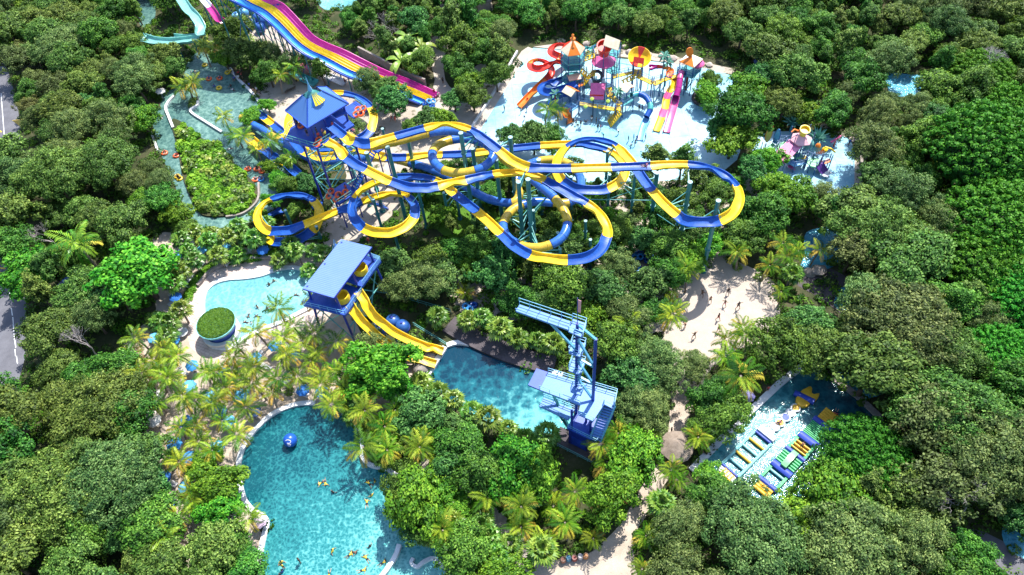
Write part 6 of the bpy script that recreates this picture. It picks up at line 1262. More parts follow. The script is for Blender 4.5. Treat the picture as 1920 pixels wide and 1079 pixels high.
for i, (u, v, s_) in enumerate([(436, 140, 'y'), (443, 145, 'b'), (449, 141, 'r'), (455, 147, 'r'), (450, 152, 'w'), (461, 156, 'k'), (455, 138, 'k'), (470, 166, 'b'), (477, 172, 'k'), (484, 175, 'w'), (490, 181, 'k'), (440, 151, 'b')]): person(u, v, ['stand', 'walk', 'sit'][i % 3], s_, .02, group=G)
G = 'riders waiting on the slide tower'
F1z = 17.62
for i, (a, b, s_) in enumerate([(2.6, -1.6, 'p'), (3.0, -2.6, 'r'), (3.4, -.6, 'w'), (1.9, -2.2, 'k'), (2.2, -3.1, 't'), (3.6, -1.7, 'y'), (-2.2, -3.2, 'k'), (.8, -3.4, 'k'), (2.7, .4, 'r')]): q = F1(a, b, F1z); uv = PX(q); person(uv[0], uv[1], 'stand', s_, F1z, group=G)
for a, b, s_ in [(5.4, -3.4, 'k'), (3.2, -3.6, 'r'), (4.5, -1.6, 'r')]: q = F1(a, b, 6.22); uv = PX(q); person(uv[0], uv[1], 'stand', s_, 6.22, group='riders on the lower tower deck')
def rings(name, proto, u, v, z, mat, ph, rz=0, tilt=(0, 0), grp='swim rings'):
    b = P(u, v, z); o = inst(proto, (b[0], b[1], z), rz, 1, 'x', grp, tilt=tilt); slot([c for c in o.children if c.name.startswith('ring')][0], mat); AUTO.append((o, ph, b)); return o
for i, (u, v, s_, m, ph) in enumerate([(309, 288, 'r', M_tr, 'orange swim ring'), (331, 293, 'r', M_tr, 'orange swim ring'), (392, 149, 'b', M_tr, 'orange swim ring'), (412, 148, 'b', M_tr, 'orange swim ring'), (411, 166, None, M_ty, 'yellow swim ring'), (465, 318, 'r', M_tr, 'orange swim ring'), (492, 322, 'r', M_tr, 'orange swim ring'), (479, 338, 'w', M_tr, 'orange swim ring'), (490, 337, 'b', M_tb, 'blue swim ring'), (384, 123, None, M_ty, 'yellow swim ring'), (482, 318, 'k', M_tr, 'orange swim ring'), (427, 137, None, M_ty, 'yellow swim ring')]):
    rings('', tb, u, v, .05, m, ph, random.random()*6, grp='swim rings on the river')
    if i not in (4, 9, 11): person(u, v, 'sit', s_, .02, group='river riders in rings', sc=.9)
rings('', tb2, 335, 334, .05, M_ty, 'yellow double ring', .7, grp='swim rings on the river'); person(334, 333, 'sit', 'k', .02, rz=.7, group='river riders in rings'); person(337, 336, 'sit', 'k', .02, rz=.7, group='river riders in rings')
for u, v, p_, s_ in [(362, 135, 'swim', 't'), (370, 137, 'swim', 'k'), (402, 163, 'wade', 'b'), (433, 163, 'wade', 'k'), (437, 169, 'swim', 'w'), (304, 221, 'swim', 'w'), (365, 384, 'wade', 'k'), (431, 280, 'swim', 'w'), (484, 333, 'swim', 'w')]: person(u, v, p_, s_, .04, group='swimmers in the river')
# riders' rings stacked on the tower and blue ring piles under the slides
for a, b, z in [(3.3, 5.9, 18.3), (2.9, 5.2, 18.3), (-2.2, -2.4, 17.9), (-2.4, -1.6, 17.9), (3.4, -3.2, 17.7), (3.0, -4.0, 6.3), (5.0, -2.4, 6.3), (4.6, -3.6, 6.3)]:
    q = F1(a, b, z); uv = PX(q); rings('', tb2, uv[0], uv[1], z, M_tr, 'orange double ring', ang1+.4, (.4, 0), 'orange double rings on the slide tower')
for cu, cv, n_ in [(1150, 450, 9), (1137, 462, 4), (1200, 478, 5), (1187, 506, 5), (1165, 415, 3), (1158, 432, 2), (1008, 508, 6), (1012, 514, 3), (883, 575, 5), (1088, 452, 3), (745, 186, 4), (803, 195, 4), (770, 180, 3), (1220, 488, 3), (600, 390, 3), (660, 372, 4)]:
    for k in range(n_): rings('', tb2 if k % 2 else tb, cu+random.uniform(-9, 9), cv+random.uniform(-6, 6), .15+.25*(k % 4), M_blue if k % 3 else M_tb, 'deep blue tube', random.random()*6, (random.uniform(-.5, .5), random.uniform(-.5, .5)), 'blue tubes heaped under the slides')
for i, (u, v, p_, s_, sh) in enumerate([(831, 157, 'stand', 'k', 'k'), (815, 178, 'stand', 'r', 'k'), (822, 186, 'walk', 'w', 'k'), (760, 205, 'stand', 'k', 'k'), (752, 200, 'walk', 'b', 'k'), (735, 228, 'walk', 'r', 'k'), (742, 230, 'stand', 'r', 'r'), (832, 75, 'stand', 'k', 'k'), (822, 70, 'walk', 't', 'k'), (648, 158, 'stand', 'r', 'k'), (1258, 812, 'stand', 'k', 'k'), (1270, 822, 'walk', 'k', 'k'), (1438, 735, 'stand', 'r', 'k'), (692, 457, 'walk', 'r', 'r'), (815, 866, 'stand', 'k', 'k'), (822, 862, 'walk', 'k', 'k'), (1317, 846, 'sit', None, 'k'), (1322, 850, 'sit', None, 'k')]): person(u, v, p_, s_, .05, shorts=sh)
for u, v, p_, s_, z in [(1459, 795, 'sit', 'p', .25), (1501, 841, 'bend', None, .4), (1566, 776, 'sit', 'r', .3)]: person(u, v, p_, s_, z, group='players on the inflatables')
person(662, 250, 'sit', 'p', 19.6, rz=2.6, group='riders on the slides'); person(1210, 314, 'sit', 'p', 15.75, rz=1.57, group='riders on the slides')

# ------------------------------------------------------------------ small buildings and shelters half hidden in the trees
def hut(u, v, w_, d_, h, rz, roofm, label, name='kiosk', cat='kiosk'):
    b = P(u, v, 0); o = thing(name, label, cat, b); q = Matrix.Rotation(rz, 3, 'Z')
    mb = MB(); mb.box((b[0], b[1], h/2), (w_*.8, d_*.8, h), rz); mb.build('wall', M_stone, o)
    c = Vector((b[0], b[1], h)); e_ = [c+q@Vector((x*w_/2, y*d_/2, 0)) for x, y in ((-1, -1), (1, -1), (1, 1), (-1, 1))]; r0 = c+q@Vector((-w_*.25, 0, 1.3)); r1 = c+q@Vector((w_*.25, 0, 1.3)); mb = MB()
    mb.add(e_+[r0, r1], [(0, 1, 5, 4), (1, 2, 5), (2, 3, 4, 5), (3, 0, 4), (3, 2, 1, 0)]); mb.build('roof', roofm, o)
hut(148, 545, 3.6, 2.8, 2.6, .9, M_dkblue, 'blue roofed hut half hidden among trees near the road')
hut(170, 330, 4, 3, 2.6, .3, M_darkdeck, 'dark roofed hut hidden in the left wood')
hut(905, 20, 4, 3, 2.8, .4, M_stone, 'grey roofed hut in the trees at the top of the photo')
M_thatch = ground_mat('thatch', [(.3, (.17, .13, .10)), (.7, (.33, .27, .22))], 1.5, 9); M_thatchp = ground_mat('pale_thatch', [(.3, (.55, .45, .42)), (.7, (.75, .66, .62))], 1.5, 9)
def parasol(u, v, r, m, lab):
    b = P(u, v, 0); o = thing('thatched_shelter', lab, 'thatched shelter', b); n = 22; mb = MB(); vs = []
    for k in range(n): a = 2*math.pi*k/n; rr = r*random.uniform(.92, 1.06); vs.append((b[0]+rr*math.cos(a), b[1]+rr*math.sin(a), 2.2+random.uniform(-.08, .08)))
    mid_ = [(b[0]+r*.5*math.cos(2*math.pi*k/n), b[1]+r*.5*math.sin(2*math.pi*k/n), 2.85) for k in range(n)]
    mb.add(vs+mid_+[(b[0], b[1], 3.4)], [(k, (k+1) % n, n+(k+1) % n, n+k) for k in range(n)]+[(n+k, n+(k+1) % n, 2*n) for k in range(n)]); mb.build('thatch_roof', m, o); mb = MB(); mb.cyl((b[0], b[1], 0), (b[0], b[1], 3.2), .08); mb.build('post', M_palmbark, o)
parasol(1266, 850, 2.4, M_thatch, 'brown thatched shelter roof at the corner of the sandy path'); parasol(1299, 718, 1.4, M_thatchp, 'pale thatched parasol below the sand court'); parasol(1312, 724, 1.1, M_thatchp, 'small pale thatched parasol right of the larger pale one'); parasol(287, 795, 1.4, M_thatchp, 'whitish thatched parasol at the left edge of the palm beach')
lg = thing('lifeguard_stand', 'white round table and stand at the beach corner left of the pool bar', 'stand', P(345, 628, 0)); c = P(345, 628, 0); mb = MB(); mb.cyl((c[0], c[1], .7), (c[0], c[1], .76), .9, n=16); mb.build('table_top', M_wht, lg); mb = MB(); mb.cyl((c[0], c[1], 0), (c[0], c[1], .7), .08); mb.build('leg', M_wht, lg)
sg = thing('road_sign', 'yellow triangular sign beside the road on the left edge', 'road sign', P(38, 240, 0)); c = V(38, 234, 1.2); mb = MB(); mb.add([c+Vector((-1, 0, 1.2)), c+Vector((1, 0, 1.2)), c+Vector((-.1, 0, -.9)), c+Vector((-1, .08, 1.2)), c+Vector((1, .08, 1.2)), c+Vector((-.1, .08, -.9))], [(2, 1, 0), (3, 4, 5), (0, 1, 4, 3), (1, 2, 5, 4), (2, 0, 3, 5)]); mb.build('panel', paint('sign_yellow', (.7, .5, .12), .5), sg); mb = MB(); mb.cyl((c.x, c.y+.1, 0), (c.x, c.y+.1, 2), .05); mb.build('post', M_wht, sg)
for i, (u0, v0, u1, v1, lb) in enumerate([(770, 566, 846, 588, 'upper'), (776, 612, 838, 650, 'lower')]):
    o = thing('guard_rail', 'x', 'rail', P(u0, v0, 0)); o['label'] = '%s thin teal guard rail above the yellow slide' % lb; mb = MB(); rail(mb, [V(u0, v0, 0), V(u1, v1, 0)], 1.1); mb.build('rail_bars', M_tealL, o)
bench = thing('bench', 'brown slatted bench on the path beyond the slide tower', 'bench', P(545, 172, 0)); c = V(545, 172, 0); mb = MB(); [mb.box(c+Vector((0, -.3+.2*k, .5)), (2.6, .14, .06), .6) for k in range(4)]; mb.build('seat', M_bark, bench); mb = MB(); mb.box(c+Vector((-.9, -.5, .25)), (.12, .5, .5), .6); mb.box(c+Vector((.8, .5, .25)), (.12, .5, .5), .6); mb.build('leg', M_stone, bench)
# ------------------------------------------------------------------ planting
TREE_N = [0]
PHR = {'olive': 'olive green broadleaf tree', 'grey': 'grey green feathery tree', 'mid': 'mid green leafy tree', 'blue': 'deep green glossy tree', 'bright': 'bright green tree', 'brown': 'brownish green tree', 'slender': 'slender upright tree', 'mango': 'round tree with orange leaf tips', 'dome': 'domed knobbly tree', 'coco': 'coconut palm', 'fan': 'fan palm', 'banana': 'banana plant', 'dead': 'bare leafless tree', 'grand': 'great spreading tree'}
GRP = {'olive': 'olive green broadleaf trees', 'grey': 'grey green feathery trees', 'mid': 'mid green leafy trees', 'blue': 'glossy deep green trees', 'bright': 'bright green trees', 'brown': 'brownish trees', 'slender': 'slender upright trees', 'dome': 'domed knobbly trees', 'coco': 'coconut palms', 'fan': 'fan palms', 'banana': 'banana plants', 'dead': 'bare trees', 'mango': 'mango trees', 'grand': 'great spreading trees'}
CR_H = {'olive': 6.5, 'grey': 6.6, 'mid': 6, 'blue': 5.8, 'bright': 4.8, 'brown': 5.5, 'slender': 6, 'mango': 5.5, 'dome': 7, 'coco': 5, 'fan': 3, 'banana': 2.5, 'dead': 3, 'grand': 7.5}
CRR = {'olive': 5, 'grey': 5, 'mid': 4.5, 'blue': 4.5, 'bright': 4.0, 'brown': 4, 'slender': 2.1, 'mango': 4.2, 'dome': 7.3, 'coco': 2.6, 'fan': 1.7, 'banana': 1.5, 'dead': 4.6, 'grand': 8}
PLACED = []
def plant(u, v, key, R=None, label=None, world=None):
    s = (R/CRR[key]) if R else random.uniform(.88, 1.12); ex = random.uniform(.84, 1.18) if key not in ('coco', 'fan', 'dome') else 1
    pr = random.choice(PROTO[key])
    if world is None:
        hz = CR_H[key]*s
        if key == 'coco': hz = 4.9*s
        b = P(u, v, hz); b = np.array([b[0], b[1], 0])
    else: b = world
    sz = s*random.uniform(.9, 1.1) if key not in ('coco', 'fan') else s
    t = .05 if key not in ('coco', 'fan') else .06
    o = inst(pr, b, random.random()*6.283, (s*ex, s/ex, sz), 'x', GRP[key], tilt=(random.uniform(-t, t), random.uniform(-t, t)))
    c = b+np.array([0, 0, CR_H[key]*s]); AUTO.append((o, PHR[key], c)); PLACED.append((b[0], b[1], s*CRR[key], key))
    return o
COCO = [(1262, 566), (1246, 598), (523, 585), (488, 622), (448, 645), (428, 667), (553, 605), (580, 567), (525, 670), (490, 682), (392, 688), (350, 663), (258, 628), (254, 657), (275, 668), (305, 650), (292, 680), (318, 665), (289, 707), (327, 720), (358, 742), (291, 748), (386, 692), (405, 700), (437, 707), (470, 694), (509, 707), (482, 722), (506, 744), (452, 756), (405, 748), (411, 784), (372, 790), (328, 799), (363, 822), (449, 806), (300, 832), (311, 857), (340, 873), (390, 849), (350, 918), (362, 936), (322, 972), (330, 1000), (458, 966), (559, 700), (538, 684), (425, 730), (345, 760), (385, 765), (430, 680), (540, 632), (572, 640), (262, 700), (270, 740),
        (600, 660), (620, 690), (605, 705), (648, 705), (640, 735), (618, 735), (668, 715), (590, 635), (575, 675), (676, 832), (732, 850), (726, 793), (801, 837), (666, 757), (625, 752), (820, 1016), (767, 932), (690, 745), (700, 770), (745, 775),
        (918, 929), (964, 936), (991, 966), (1035, 938), (1075, 929), (1021, 1012), (1063, 991), (1116, 1012), (1139, 858), (1273, 892), (1213, 998), (1206, 1068), (985, 990), (1045, 970),
        (1389, 474), (1436, 495), (1493, 464), (1460, 453), (1291, 518), (1470, 544), (1392, 603), (1252, 541), (1361, 655), (1405, 645), (1402, 704), (1310, 812), (1187, 620), (1165, 799), (1219, 799), (1143, 828), (1345, 670), (1480, 480), (869, 541), (801, 829),
        (330, 152), (345, 150), (358, 160), (395, 78), (380, 92), (440, 243), (460, 256), (480, 278), (498, 268), (425, 230), (548, 290), (540, 125), (520, 150), (563, 130), (160, 472), (1020, 204), (1046, 212), (712, 822), (640, 640), (660, 655), (1128, 842), (1180, 790), (1265, 880), (1530, 470)]
FAN = [(420, 436), (450, 428), (395, 432), (378, 440), (500, 415), (338, 448), (364, 432), (393, 429), (392, 451), (427, 445), (455, 440), (479, 449), (408, 478), (438, 465), (362, 490), (319, 488), (340, 510), (323, 528), (297, 602), (321, 606), (340, 585), (520, 477), (557, 474), (588, 470), (605, 475), (574, 498), (545, 455), (500, 440), (688, 787), (704, 846), (830, 944), (848, 979), (1238, 943), (901, 989), (915, 1008), (955, 1026), (935, 1045), (789, 716), (817, 736), (850, 752), (883, 771), (914, 787), (953, 806), (984, 813), (1027, 811), (875, 597), (902, 596), (937, 619), (970, 634), (1007, 638), (1038, 642), (820, 592), (1485, 510), (745, 830), (306, 505), (350, 470), (285, 590), (310, 625), (890, 960), (860, 1010), (1015, 1035), (660, 775), (720, 860), (800, 1000)]
for i, (u, v) in enumerate(COCO): plant(u, v, 'coco', 2.6*random.uniform(.85, 1.12)*(1.4 if (u, v) in ((1402, 704), (160, 472)) else 1.1 if (u, v) == (676, 832) else .86))
for u, v in FAN: plant(u, v, 'fan', 1.75*random.uniform(.9, 1.15))
for u, v in ((765, 68), (788, 84), (752, 110), (742, 75)): plant(u, v, 'banana', 2.4)
for u, v, r in ((725, 72, 3.4), (708, 78, 3), (1828, 165, 4), (1850, 150, 3), (108, 458, 3), (1815, 960, 4), (180, 660, 3)): plant(u, v, 'dead', r)
TREES = [(100, 330, 'grand', 7), (190, 300, 'grand', 6.5), (110, 80, 'grand', 6), (180, 760, 'grand', 7), (80, 930, 'grand', 7), (210, 900, 'grand', 6.5), (1420, 1010, 'grand', 6.5), (1600, 1030, 'grand', 6.5), (330, 400, 'bright', 2.6), (300, 375, 'mid', 3.2), (345, 428, 'mid', 2.2), (505, 312, 'bright', 1.7), (525, 345, 'mid', 2), (508, 375, 'bright', 1.9), (485, 402, 'bright', 1.7), (535, 305, 'mid', 1.8), (1350, 925, 'mid', 3.4), (1400, 968, 'olive', 3.8), (1448, 985, 'grey', 3.6), (1332, 900, 'bright', 2.4), (1222, 580, 'mid', 2.6), (875, 30, 'slender', 2.6), (905, 60, 'mid', 3.2), (825, 50, 'mid', 3), (940, 60, 'grey', 3.6), (8, 50, 'olive', 5), (30, 110, 'brown', 4), (15, 330, 'grey', 5), (8, 400, 'olive', 5), (20, 455, 'mid', 4), (-5, 290, 'olive', 5), (10, 775, 'olive', 5), (-10, 830, 'mid', 5), (5, 900, 'olive', 5), (10, 980, 'grey', 5), (5, 1050, 'olive', 5), (-30, 740, 'mid', 4), (1865, 265, 'dome', 10), (1895, 400, 'dome', 9), (1860, 480, 'dome', 7.5), (1915, 330, 'dome', 8), (1630, 846, 'dome', 5.9), (1885, 655, 'dome', 5.5), (1940, 540, 'dome', 7), (1845, 130, 'dome', 6), (1900, 190, 'dome', 6),
         (255, 505, 'bright', 6.5), (215, 545, 'blue', 4.5), (1183, 862, 'bright', 4.2), (1148, 930, 'mango', 4.2), (265, 222, 'bright', 3.4), (50, 512, 'bright', 4.5), (1470, 645, 'mid', 4.4), (1562, 925, 'bright', 4.4), (1500, 965, 'bright', 3.6),
         (705, 690, 'bright', 5), (670, 730, 'blue', 3), (778, 778, 'blue', 4), (735, 715, 'bright', 3.4), (870, 838, 'mid', 4), (955, 872, 'bright', 4.2), (905, 890, 'mid', 3.8), (1008, 890, 'bright', 3.6), (840, 872, 'blue', 3.4),
         (690, 650, 'grey', 3.3), (735, 662, 'grey', 2.4), (790, 520, 'grey', 4.3), (750, 530, 'grey', 3.6), (820, 515, 'blue', 3.6), (738, 496, 'blue', 3.4), (797, 500, 'mid', 3.4), (700, 510, 'mid', 2.2), (850, 470, 'mid', 3), (880, 500, 'bright', 2.6), (930, 520, 'blue', 3.5), (975, 560, 'mid', 3.6), (1060, 540, 'mid', 4.3), (1020, 560, 'grey', 3.4), (1130, 540, 'blue', 4), (1100, 590, 'bright', 3), (1150, 640, 'mid', 3.8), (1180, 700, 'blue', 4), (1232, 668, 'grey', 3.9), (1245, 700, 'grey', 3.4), (1195, 750, 'grey', 3.6), (1225, 770, 'grey', 3.4), (1300, 680, 'grey', 3), (1358, 778, 'mid', 3.3), (1335, 745, 'mid', 3.2), (1335, 795, 'mid', 2.8), (1360, 725, 'brown', 2.6), (1180, 590, 'grey', 4), (1210, 530, 'blue', 3.5), (1160, 500, 'grey', 3.6),
         (1325, 172, 'bright', 2.8), (1330, 150, 'mid', 2.2), (1385, 215, 'mid', 5), (1375, 255, 'bright', 4.5), (1350, 240, 'blue', 3), (1400, 170, 'bright', 4), (1498, 362, 'bright', 3.8), (1540, 365, 'grey', 3), (1560, 390, 'slender', 2), (1455, 345, 'bright', 3.4), (1420, 310, 'blue', 3.2), (1000, 255, 'blue', 3.6), (960, 250, 'blue', 3), (1035, 262, 'mid', 3), (1235, 290, 'slender', 2.2), (1280, 300, 'slender', 1.8),
         (1690, 600, 'grand', 8.2), (1630, 560, 'grey', 5), (1760, 650, 'grand', 6.5), (1640, 690, 'olive', 6), (1650, 430, 'grand', 7.2), (1600, 470, 'brown', 4), (1720, 480, 'olive', 6), (1600, 390, 'olive', 5.5), (1800, 780, 'grand', 7.8), (1860, 860, 'grand', 6.8), (1790, 900, 'brown', 5), (1740, 780, 'brown', 5),
         (402, 905, 'bright', 3.7), (380, 872, 'bright', 2.4), (408, 955, 'bright', 3), (400, 1040, 'olive', 4.2), (450, 1075, 'mid', 3.4), (435, 1025, 'mid', 3), (245, 770, 'mid', 4), (250, 860, 'olive', 4.2), (275, 985, 'mid', 4.2), (222, 690, 'mid', 4), (265, 915, 'blue', 3.4), (300, 1060, 'olive', 4), (785, 945, 'bright', 4.4), (760, 920, 'mid', 3.4), (830, 930, 'bright', 3), (790, 985, 'olive', 3), (870, 1040, 'mid', 3.8), (930, 1075, 'bright', 3.2), (860, 960, 'bright', 2.4),
         (735, 185, 'blue', 3.6), (640, 215, 'grey', 2.6), (665, 235, 'grey', 2.3), (690, 150, 'grey', 3.4), (720, 165, 'olive', 3), (585, 105, 'blue', 2.6), (600, 125, 'slender', 1.8), (500, 130, 'mid', 3.4), (480, 105, 'mid', 3.2), (455, 90, 'olive', 4.4), (510, 105, 'grey', 3.6), (545, 120, 'grey', 3.3), (440, 60, 'mid', 4), (420, 110, 'bright', 2.6), (470, 215, 'bright', 2.2), (500, 195, 'bright', 1.8), (860, 120, 'mid', 3.6), (880, 155, 'bright', 3), (830, 220, 'bright', 2.6), (800, 215, 'blue', 2.8), (850, 185, 'blue', 2.6), (910, 100, 'mid', 3.4), (930, 140, 'mid', 3.2), (770, 240, 'mid', 2), (845, 40, 'slender', 2.6),
         (570, 340, 'blue', 2.6), (545, 350, 'mid', 2.2), (520, 335, 'bright', 1.8), (550, 395, 'mid', 1.8), (600, 330, 'grey', 1.8), (1440, 400, 'mid', 4), (1400, 440, 'mid', 3.6), (1330, 450, 'bright', 3), (1300, 480, 'bright', 2.6), (1250, 460, 'mid', 3.4), (1240, 400, 'mid', 3.2), (1210, 450, 'blue', 3), (1280, 370, 'mid', 3), (1340, 360, 'mid', 3), (1400, 400, 'mid', 3.4), (1440, 300, 'bright', 3), (1300, 330, 'slender', 2)]
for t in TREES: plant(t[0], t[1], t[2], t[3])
# open ground (photo outlines) where no scattered tree stands
OPENP = [ROADP, RIVER, [(255, -40), (292, -40), (290, 40), (262, 45)], DECK1, BEACH, POOL2, POOL3, COURT, POOL4, PAD1, PAD2, PATH1, PATH2, PATH3,
         [(330, -60), (500, -60), (560, 0), (640, 60), (700, 105), (810, 160), (830, 200), (770, 215), (690, 190), (560, 135), (480, 80), (420, 40)],
         [(520, 100), (640, 120), (700, 190), (720, 270), (700, 420), (560, 420), (520, 280)], [(480, 360), (620, 360), (620, 470), (480, 470)], [(640, 350), (800, 340), (815, 475), (700, 485), (640, 470)],
         [(560, 440), (720, 440), (780, 560), (850, 680), (790, 720), (640, 680), (560, 560)], [(960, 560), (1130, 560), (1170, 860), (1050, 870), (980, 760)],
         [(265, 60), (390, 60), (390, 90), (265, 90)], [(960, 60), (1380, 90), (1380, 140), (960, 110)], [(1500, 415), (1600, 425), (1640, 520), (1600, 600), (1540, 560), (1490, 530)],
         [(1655, 130), (1735, 140), (1722, 182), (1670, 182)], [(585, -40), (668, -40), (668, 14), (600, 14)], [(812, 80), (845, 90), (862, 230), (800, 210)], [(640, 440), (760, 440), (760, 500), (700, 520)],
         [(340, 0), (400, 0), (400, 70), (370, 66)], [(1830, 985), (1960, 1000), (1960, 1110), (1860, 1060)], [(470, 150), (560, 150), (560, 290), (440, 290)], [(1210, 620), (1330, 620), (1330, 860), (1240, 860)], [(1140, 700), (1160, 700), (1240, 860), (1140, 870)]]
SLZ = [(690, 215), (900, 215), (1180, 250), (1390, 290), (1400, 430), (1330, 430), (1240, 420), (1150, 500), (960, 500), (800, 440), (640, 440), (640, 330)]
OPENP += [[(u, v+d) for u, v in q] for q in (COURT, PATH1, PATH2, [(1300, 880), (1512, 684), (1620, 748)]) for d in (16, 30)]
OB = [(min(p[0] for p in q), min(p[1] for p in q), max(p[0] for p in q), max(p[1] for p in q)) for q in OPENP]
def is_open(u, v):
    for q, b in zip(OPENP, OB):
        if b[0] <= u <= b[2] and b[1] <= v <= b[3] and inpoly(u, v, q): return True
    return False
SEEDS = [(100, 40, 'olive'), (60, 100, 'brown'), (250, 60, 'mid'), (160, 150, 'olive'), (300, 120, 'olive'), (230, 140, 'grey'), (100, 300, 'grey'), (240, 290, 'grey'), (60, 400, 'olive'), (180, 400, 'olive'), (280, 400, 'bright'), (60, 480, 'mid'), (110, 600, 'olive'), (170, 610, 'grey'), (60, 700, 'olive'), (180, 720, 'mid'), (100, 800, 'olive'), (200, 820, 'blue'), (60, 900, 'grey'), (180, 950, 'mid'), (100, 1030, 'olive'), (280, 1050, 'olive'), (380, 1060, 'mid'), (230, 20, 'mid'), (420, 20, 'mid'), (620, 40, 'mid'), (700, 50, 'slender'), (660, 100, 'mid'), (750, 20, 'slender'), (770, 130, 'mid'), (950, 20, 'mid'), (1000, 50, 'slender'), (1100, 30, 'mid'), (1200, 50, 'olive'), (1300, 60, 'slender'), (1250, 20, 'mid'), (1400, 40, 'olive'), (1500, 60, 'mid'), (1480, 120, 'olive'), (1550, 160, 'bright'), (1600, 40, 'slender'), (1620, 110, 'mid'), (1560, 220, 'mid'), (1650, 220, 'grey'), (1700, 60, 'olive'), (1760, 20, 'grey'), (1780, 100, 'mid'), (1880, 60, 'olive'), (1700, 300, 'mid'), (1740, 350, 'grey'), (1630, 330, 'olive'), (1780, 560, 'grey'), (1500, 400, 'grey'), (1880, 760, 'mid'), (1700, 860, 'olive'), (1600, 1000, 'olive'), (1450, 1000, 'olive'), (1350, 960, 'grey'), (1300, 1030, 'grey'), (1750, 960, 'brown'), (1850, 1000, 'mid'), (1700, 1060, 'grey'), (1500, 1060, 'grey'), (1060, 470, 'blue'), (900, 560, 'mid'), (1000, 530, 'blue'), (1200, 620, 'mid'), (1560, 600, 'olive'), (870, 1050, 'mid'), (930, 880, 'bright'), (800, 900, 'blue')]
rs = random.Random(11); cnt = 0
for it in range(60000):
    x = rs.uniform(-135, 130); y = rs.uniform(12, 195)
    u, v = PX((x, y, 0))
    if not (-110 < u < 2030 and -110 < v < 1190): continue
    if any(inpoly(*PX((x, y, 0)), q) for q in (SLZ,)): continue
    uc, vc = PX((x, y, 6)); key = min(SEEDS, key=lambda s_: (s_[0]-uc)**2*(.8+.4*((it*7+s_[0]) % 10)/10)+(s_[1]-vc)**2)[2]
    if rs.random() < .22: key = rs.choice(['olive', 'grey', 'mid', 'mid', 'blue', 'slender'])
    R = CRR[key]*rs.uniform(.56, 1.02)
    if v < 120 and 380 < u < 1700: R *= .86
    bad = False
    for (px_, py_, pr_, pk) in PLACED:
        k_ = .60
        if (x-px_)**2+(y-py_)**2 < (k_*(R+pr_))**2: bad = True; break
    if bad: continue
    hz = CR_H[key]*R/CRR[key]
    if is_open(u, v) or is_open(*PX((x, y, hz))): continue
    for k in range(8):
        a = k*.785
        if is_open(*PX((x+R*.62*math.cos(a), y+R*.62*math.sin(a), hz*1.0))): bad = True; break
    if bad: continue
    plant(0, 0, key, R, world=np.array([x, y, 0])); cnt += 1
    if cnt >= 680: break
# lower growth between the columns of the slides
cl = 0
for it in range(6000):
    u = rs.uniform(690, 1400); v = rs.uniform(250, 500)
    if not inpoly(u, v, [(760, 330), (900, 330), (1180, 330), (1400, 300), (1420, 470), (1250, 500), (960, 500), (840, 440), (760, 410)]): continue
    key = rs.choice(['mid', 'blue', 'grey', 'bright', 'slender', 'mid']); R = CRR[key]*rs.uniform(.4, .62); hz = CR_H[key]*R/CRR[key]; b = P(u, v, 0)
    if inpoly(u, v, PAD1) or inpoly(u, v, [(790, 350), (860, 345), (900, 400), (880, 440), (800, 410)]): continue
    if any((b[0]-q[0])**2+(b[1]-q[1])**2 < (.8*(R+q[2]))**2 for q in PLACED): continue
    if hz*1.6 > 7.6: continue
    plant(0, 0, key, R, world=np.array([b[0], b[1], 0])); cl += 1
    if cl > 55: break
print('TREES', cnt, cl, len(PLACED))
# ------------------------------------------------------------------ undergrowth and island shrubs nobody could count
def bushes(name, pts, per, r, ls, mat, kind='stuff', tone=.5, flat=.7):
    C_ = []; N_ = []; T = []; Sz = []
    for (x, y, s_) in pts:
        k = per; d = unit(k, True); rad = r*s_*rng.uniform(.7, 1.05, size=(k, 1)); c = np.array([x, y, .1])+d*rad*np.array([1, 1, flat]); nn = d+rng.normal(size=(k, 3))*.5+np.array([0, 0, .4]); nn /= np.linalg.norm(nn, axis=1)[:, None]
        C_.append(c); N_.append(nn); T.append(np.full(k, tone+rng.normal()*.18)+rng.normal(size=k)*.13); Sz.append(ls*rng.uniform(.6, 1.4, k))
    o = leaf_mesh(name, np.concatenate(C_), np.concatenate(N_), np.concatenate(Sz), np.concatenate(T), mat); o['kind'] = kind; return o
B1 = []; B2 = []; B3 = []
NOB = [RIVER, POOL1, DECK1, POOL2, POOL3, COURT, POOL4, PAD1, PAD2, PATH1, PATH2, PATH3, BEACH, PLAZA, ROADP, [(1512, 436), (1612, 430), (1602, 470), (1500, 516)], [(258, -30), (292, 20), (265, 50)], [(1655, 135), (1735, 142), (1722, 180), (1670, 182)], [(590, -40), (665, -40), (668, 5), (600, 12)], [(800, -30), (925, 30), (850, 230), (800, 210)], [(440, 45), (500, 30), (800, 215), (780, 260), (600, 190)], [(1820, 1010), (1850, 1000), (1990, 1085), (1960, 1130)], [(960, 70), (1380, 110), (1380, 140), (960, 110)], [(1050, 800), (1160, 830), (1120, 880), (1040, 840)], [(830, 600), (1050, 680), (1040, 700), (830, 650)]]
for it in range(16000):
    x = rs.uniform(-130, 125); y = rs.uniform(14, 190); u, v = PX((x, y, .3))
    if not (-60 < u < 1980 and -60 < v < 1140) or any(inpoly(u, v, q) for q in NOB): continue
    (B1 if rs.random() < .6 else B2).append((x, y, rs.uniform(.5, 1.4)))
bushes('dark_undergrowth', B1, 55, 1.1, .2, L['mid'], tone=.4); bushes('light_undergrowth', B2, 55, .95, .2, L['bright'], tone=.4)
I_ = []
while len(I_) < 330:
    u = rs.uniform(320, 485); v = rs.uniform(228, 408)
    if inpoly(402+(u-402)*1.1, 320+(v-320)*1.06+2, ISLE): b = P(u, v, .6); I_.append((b[0], b[1], rs.uniform(.5, .95)))
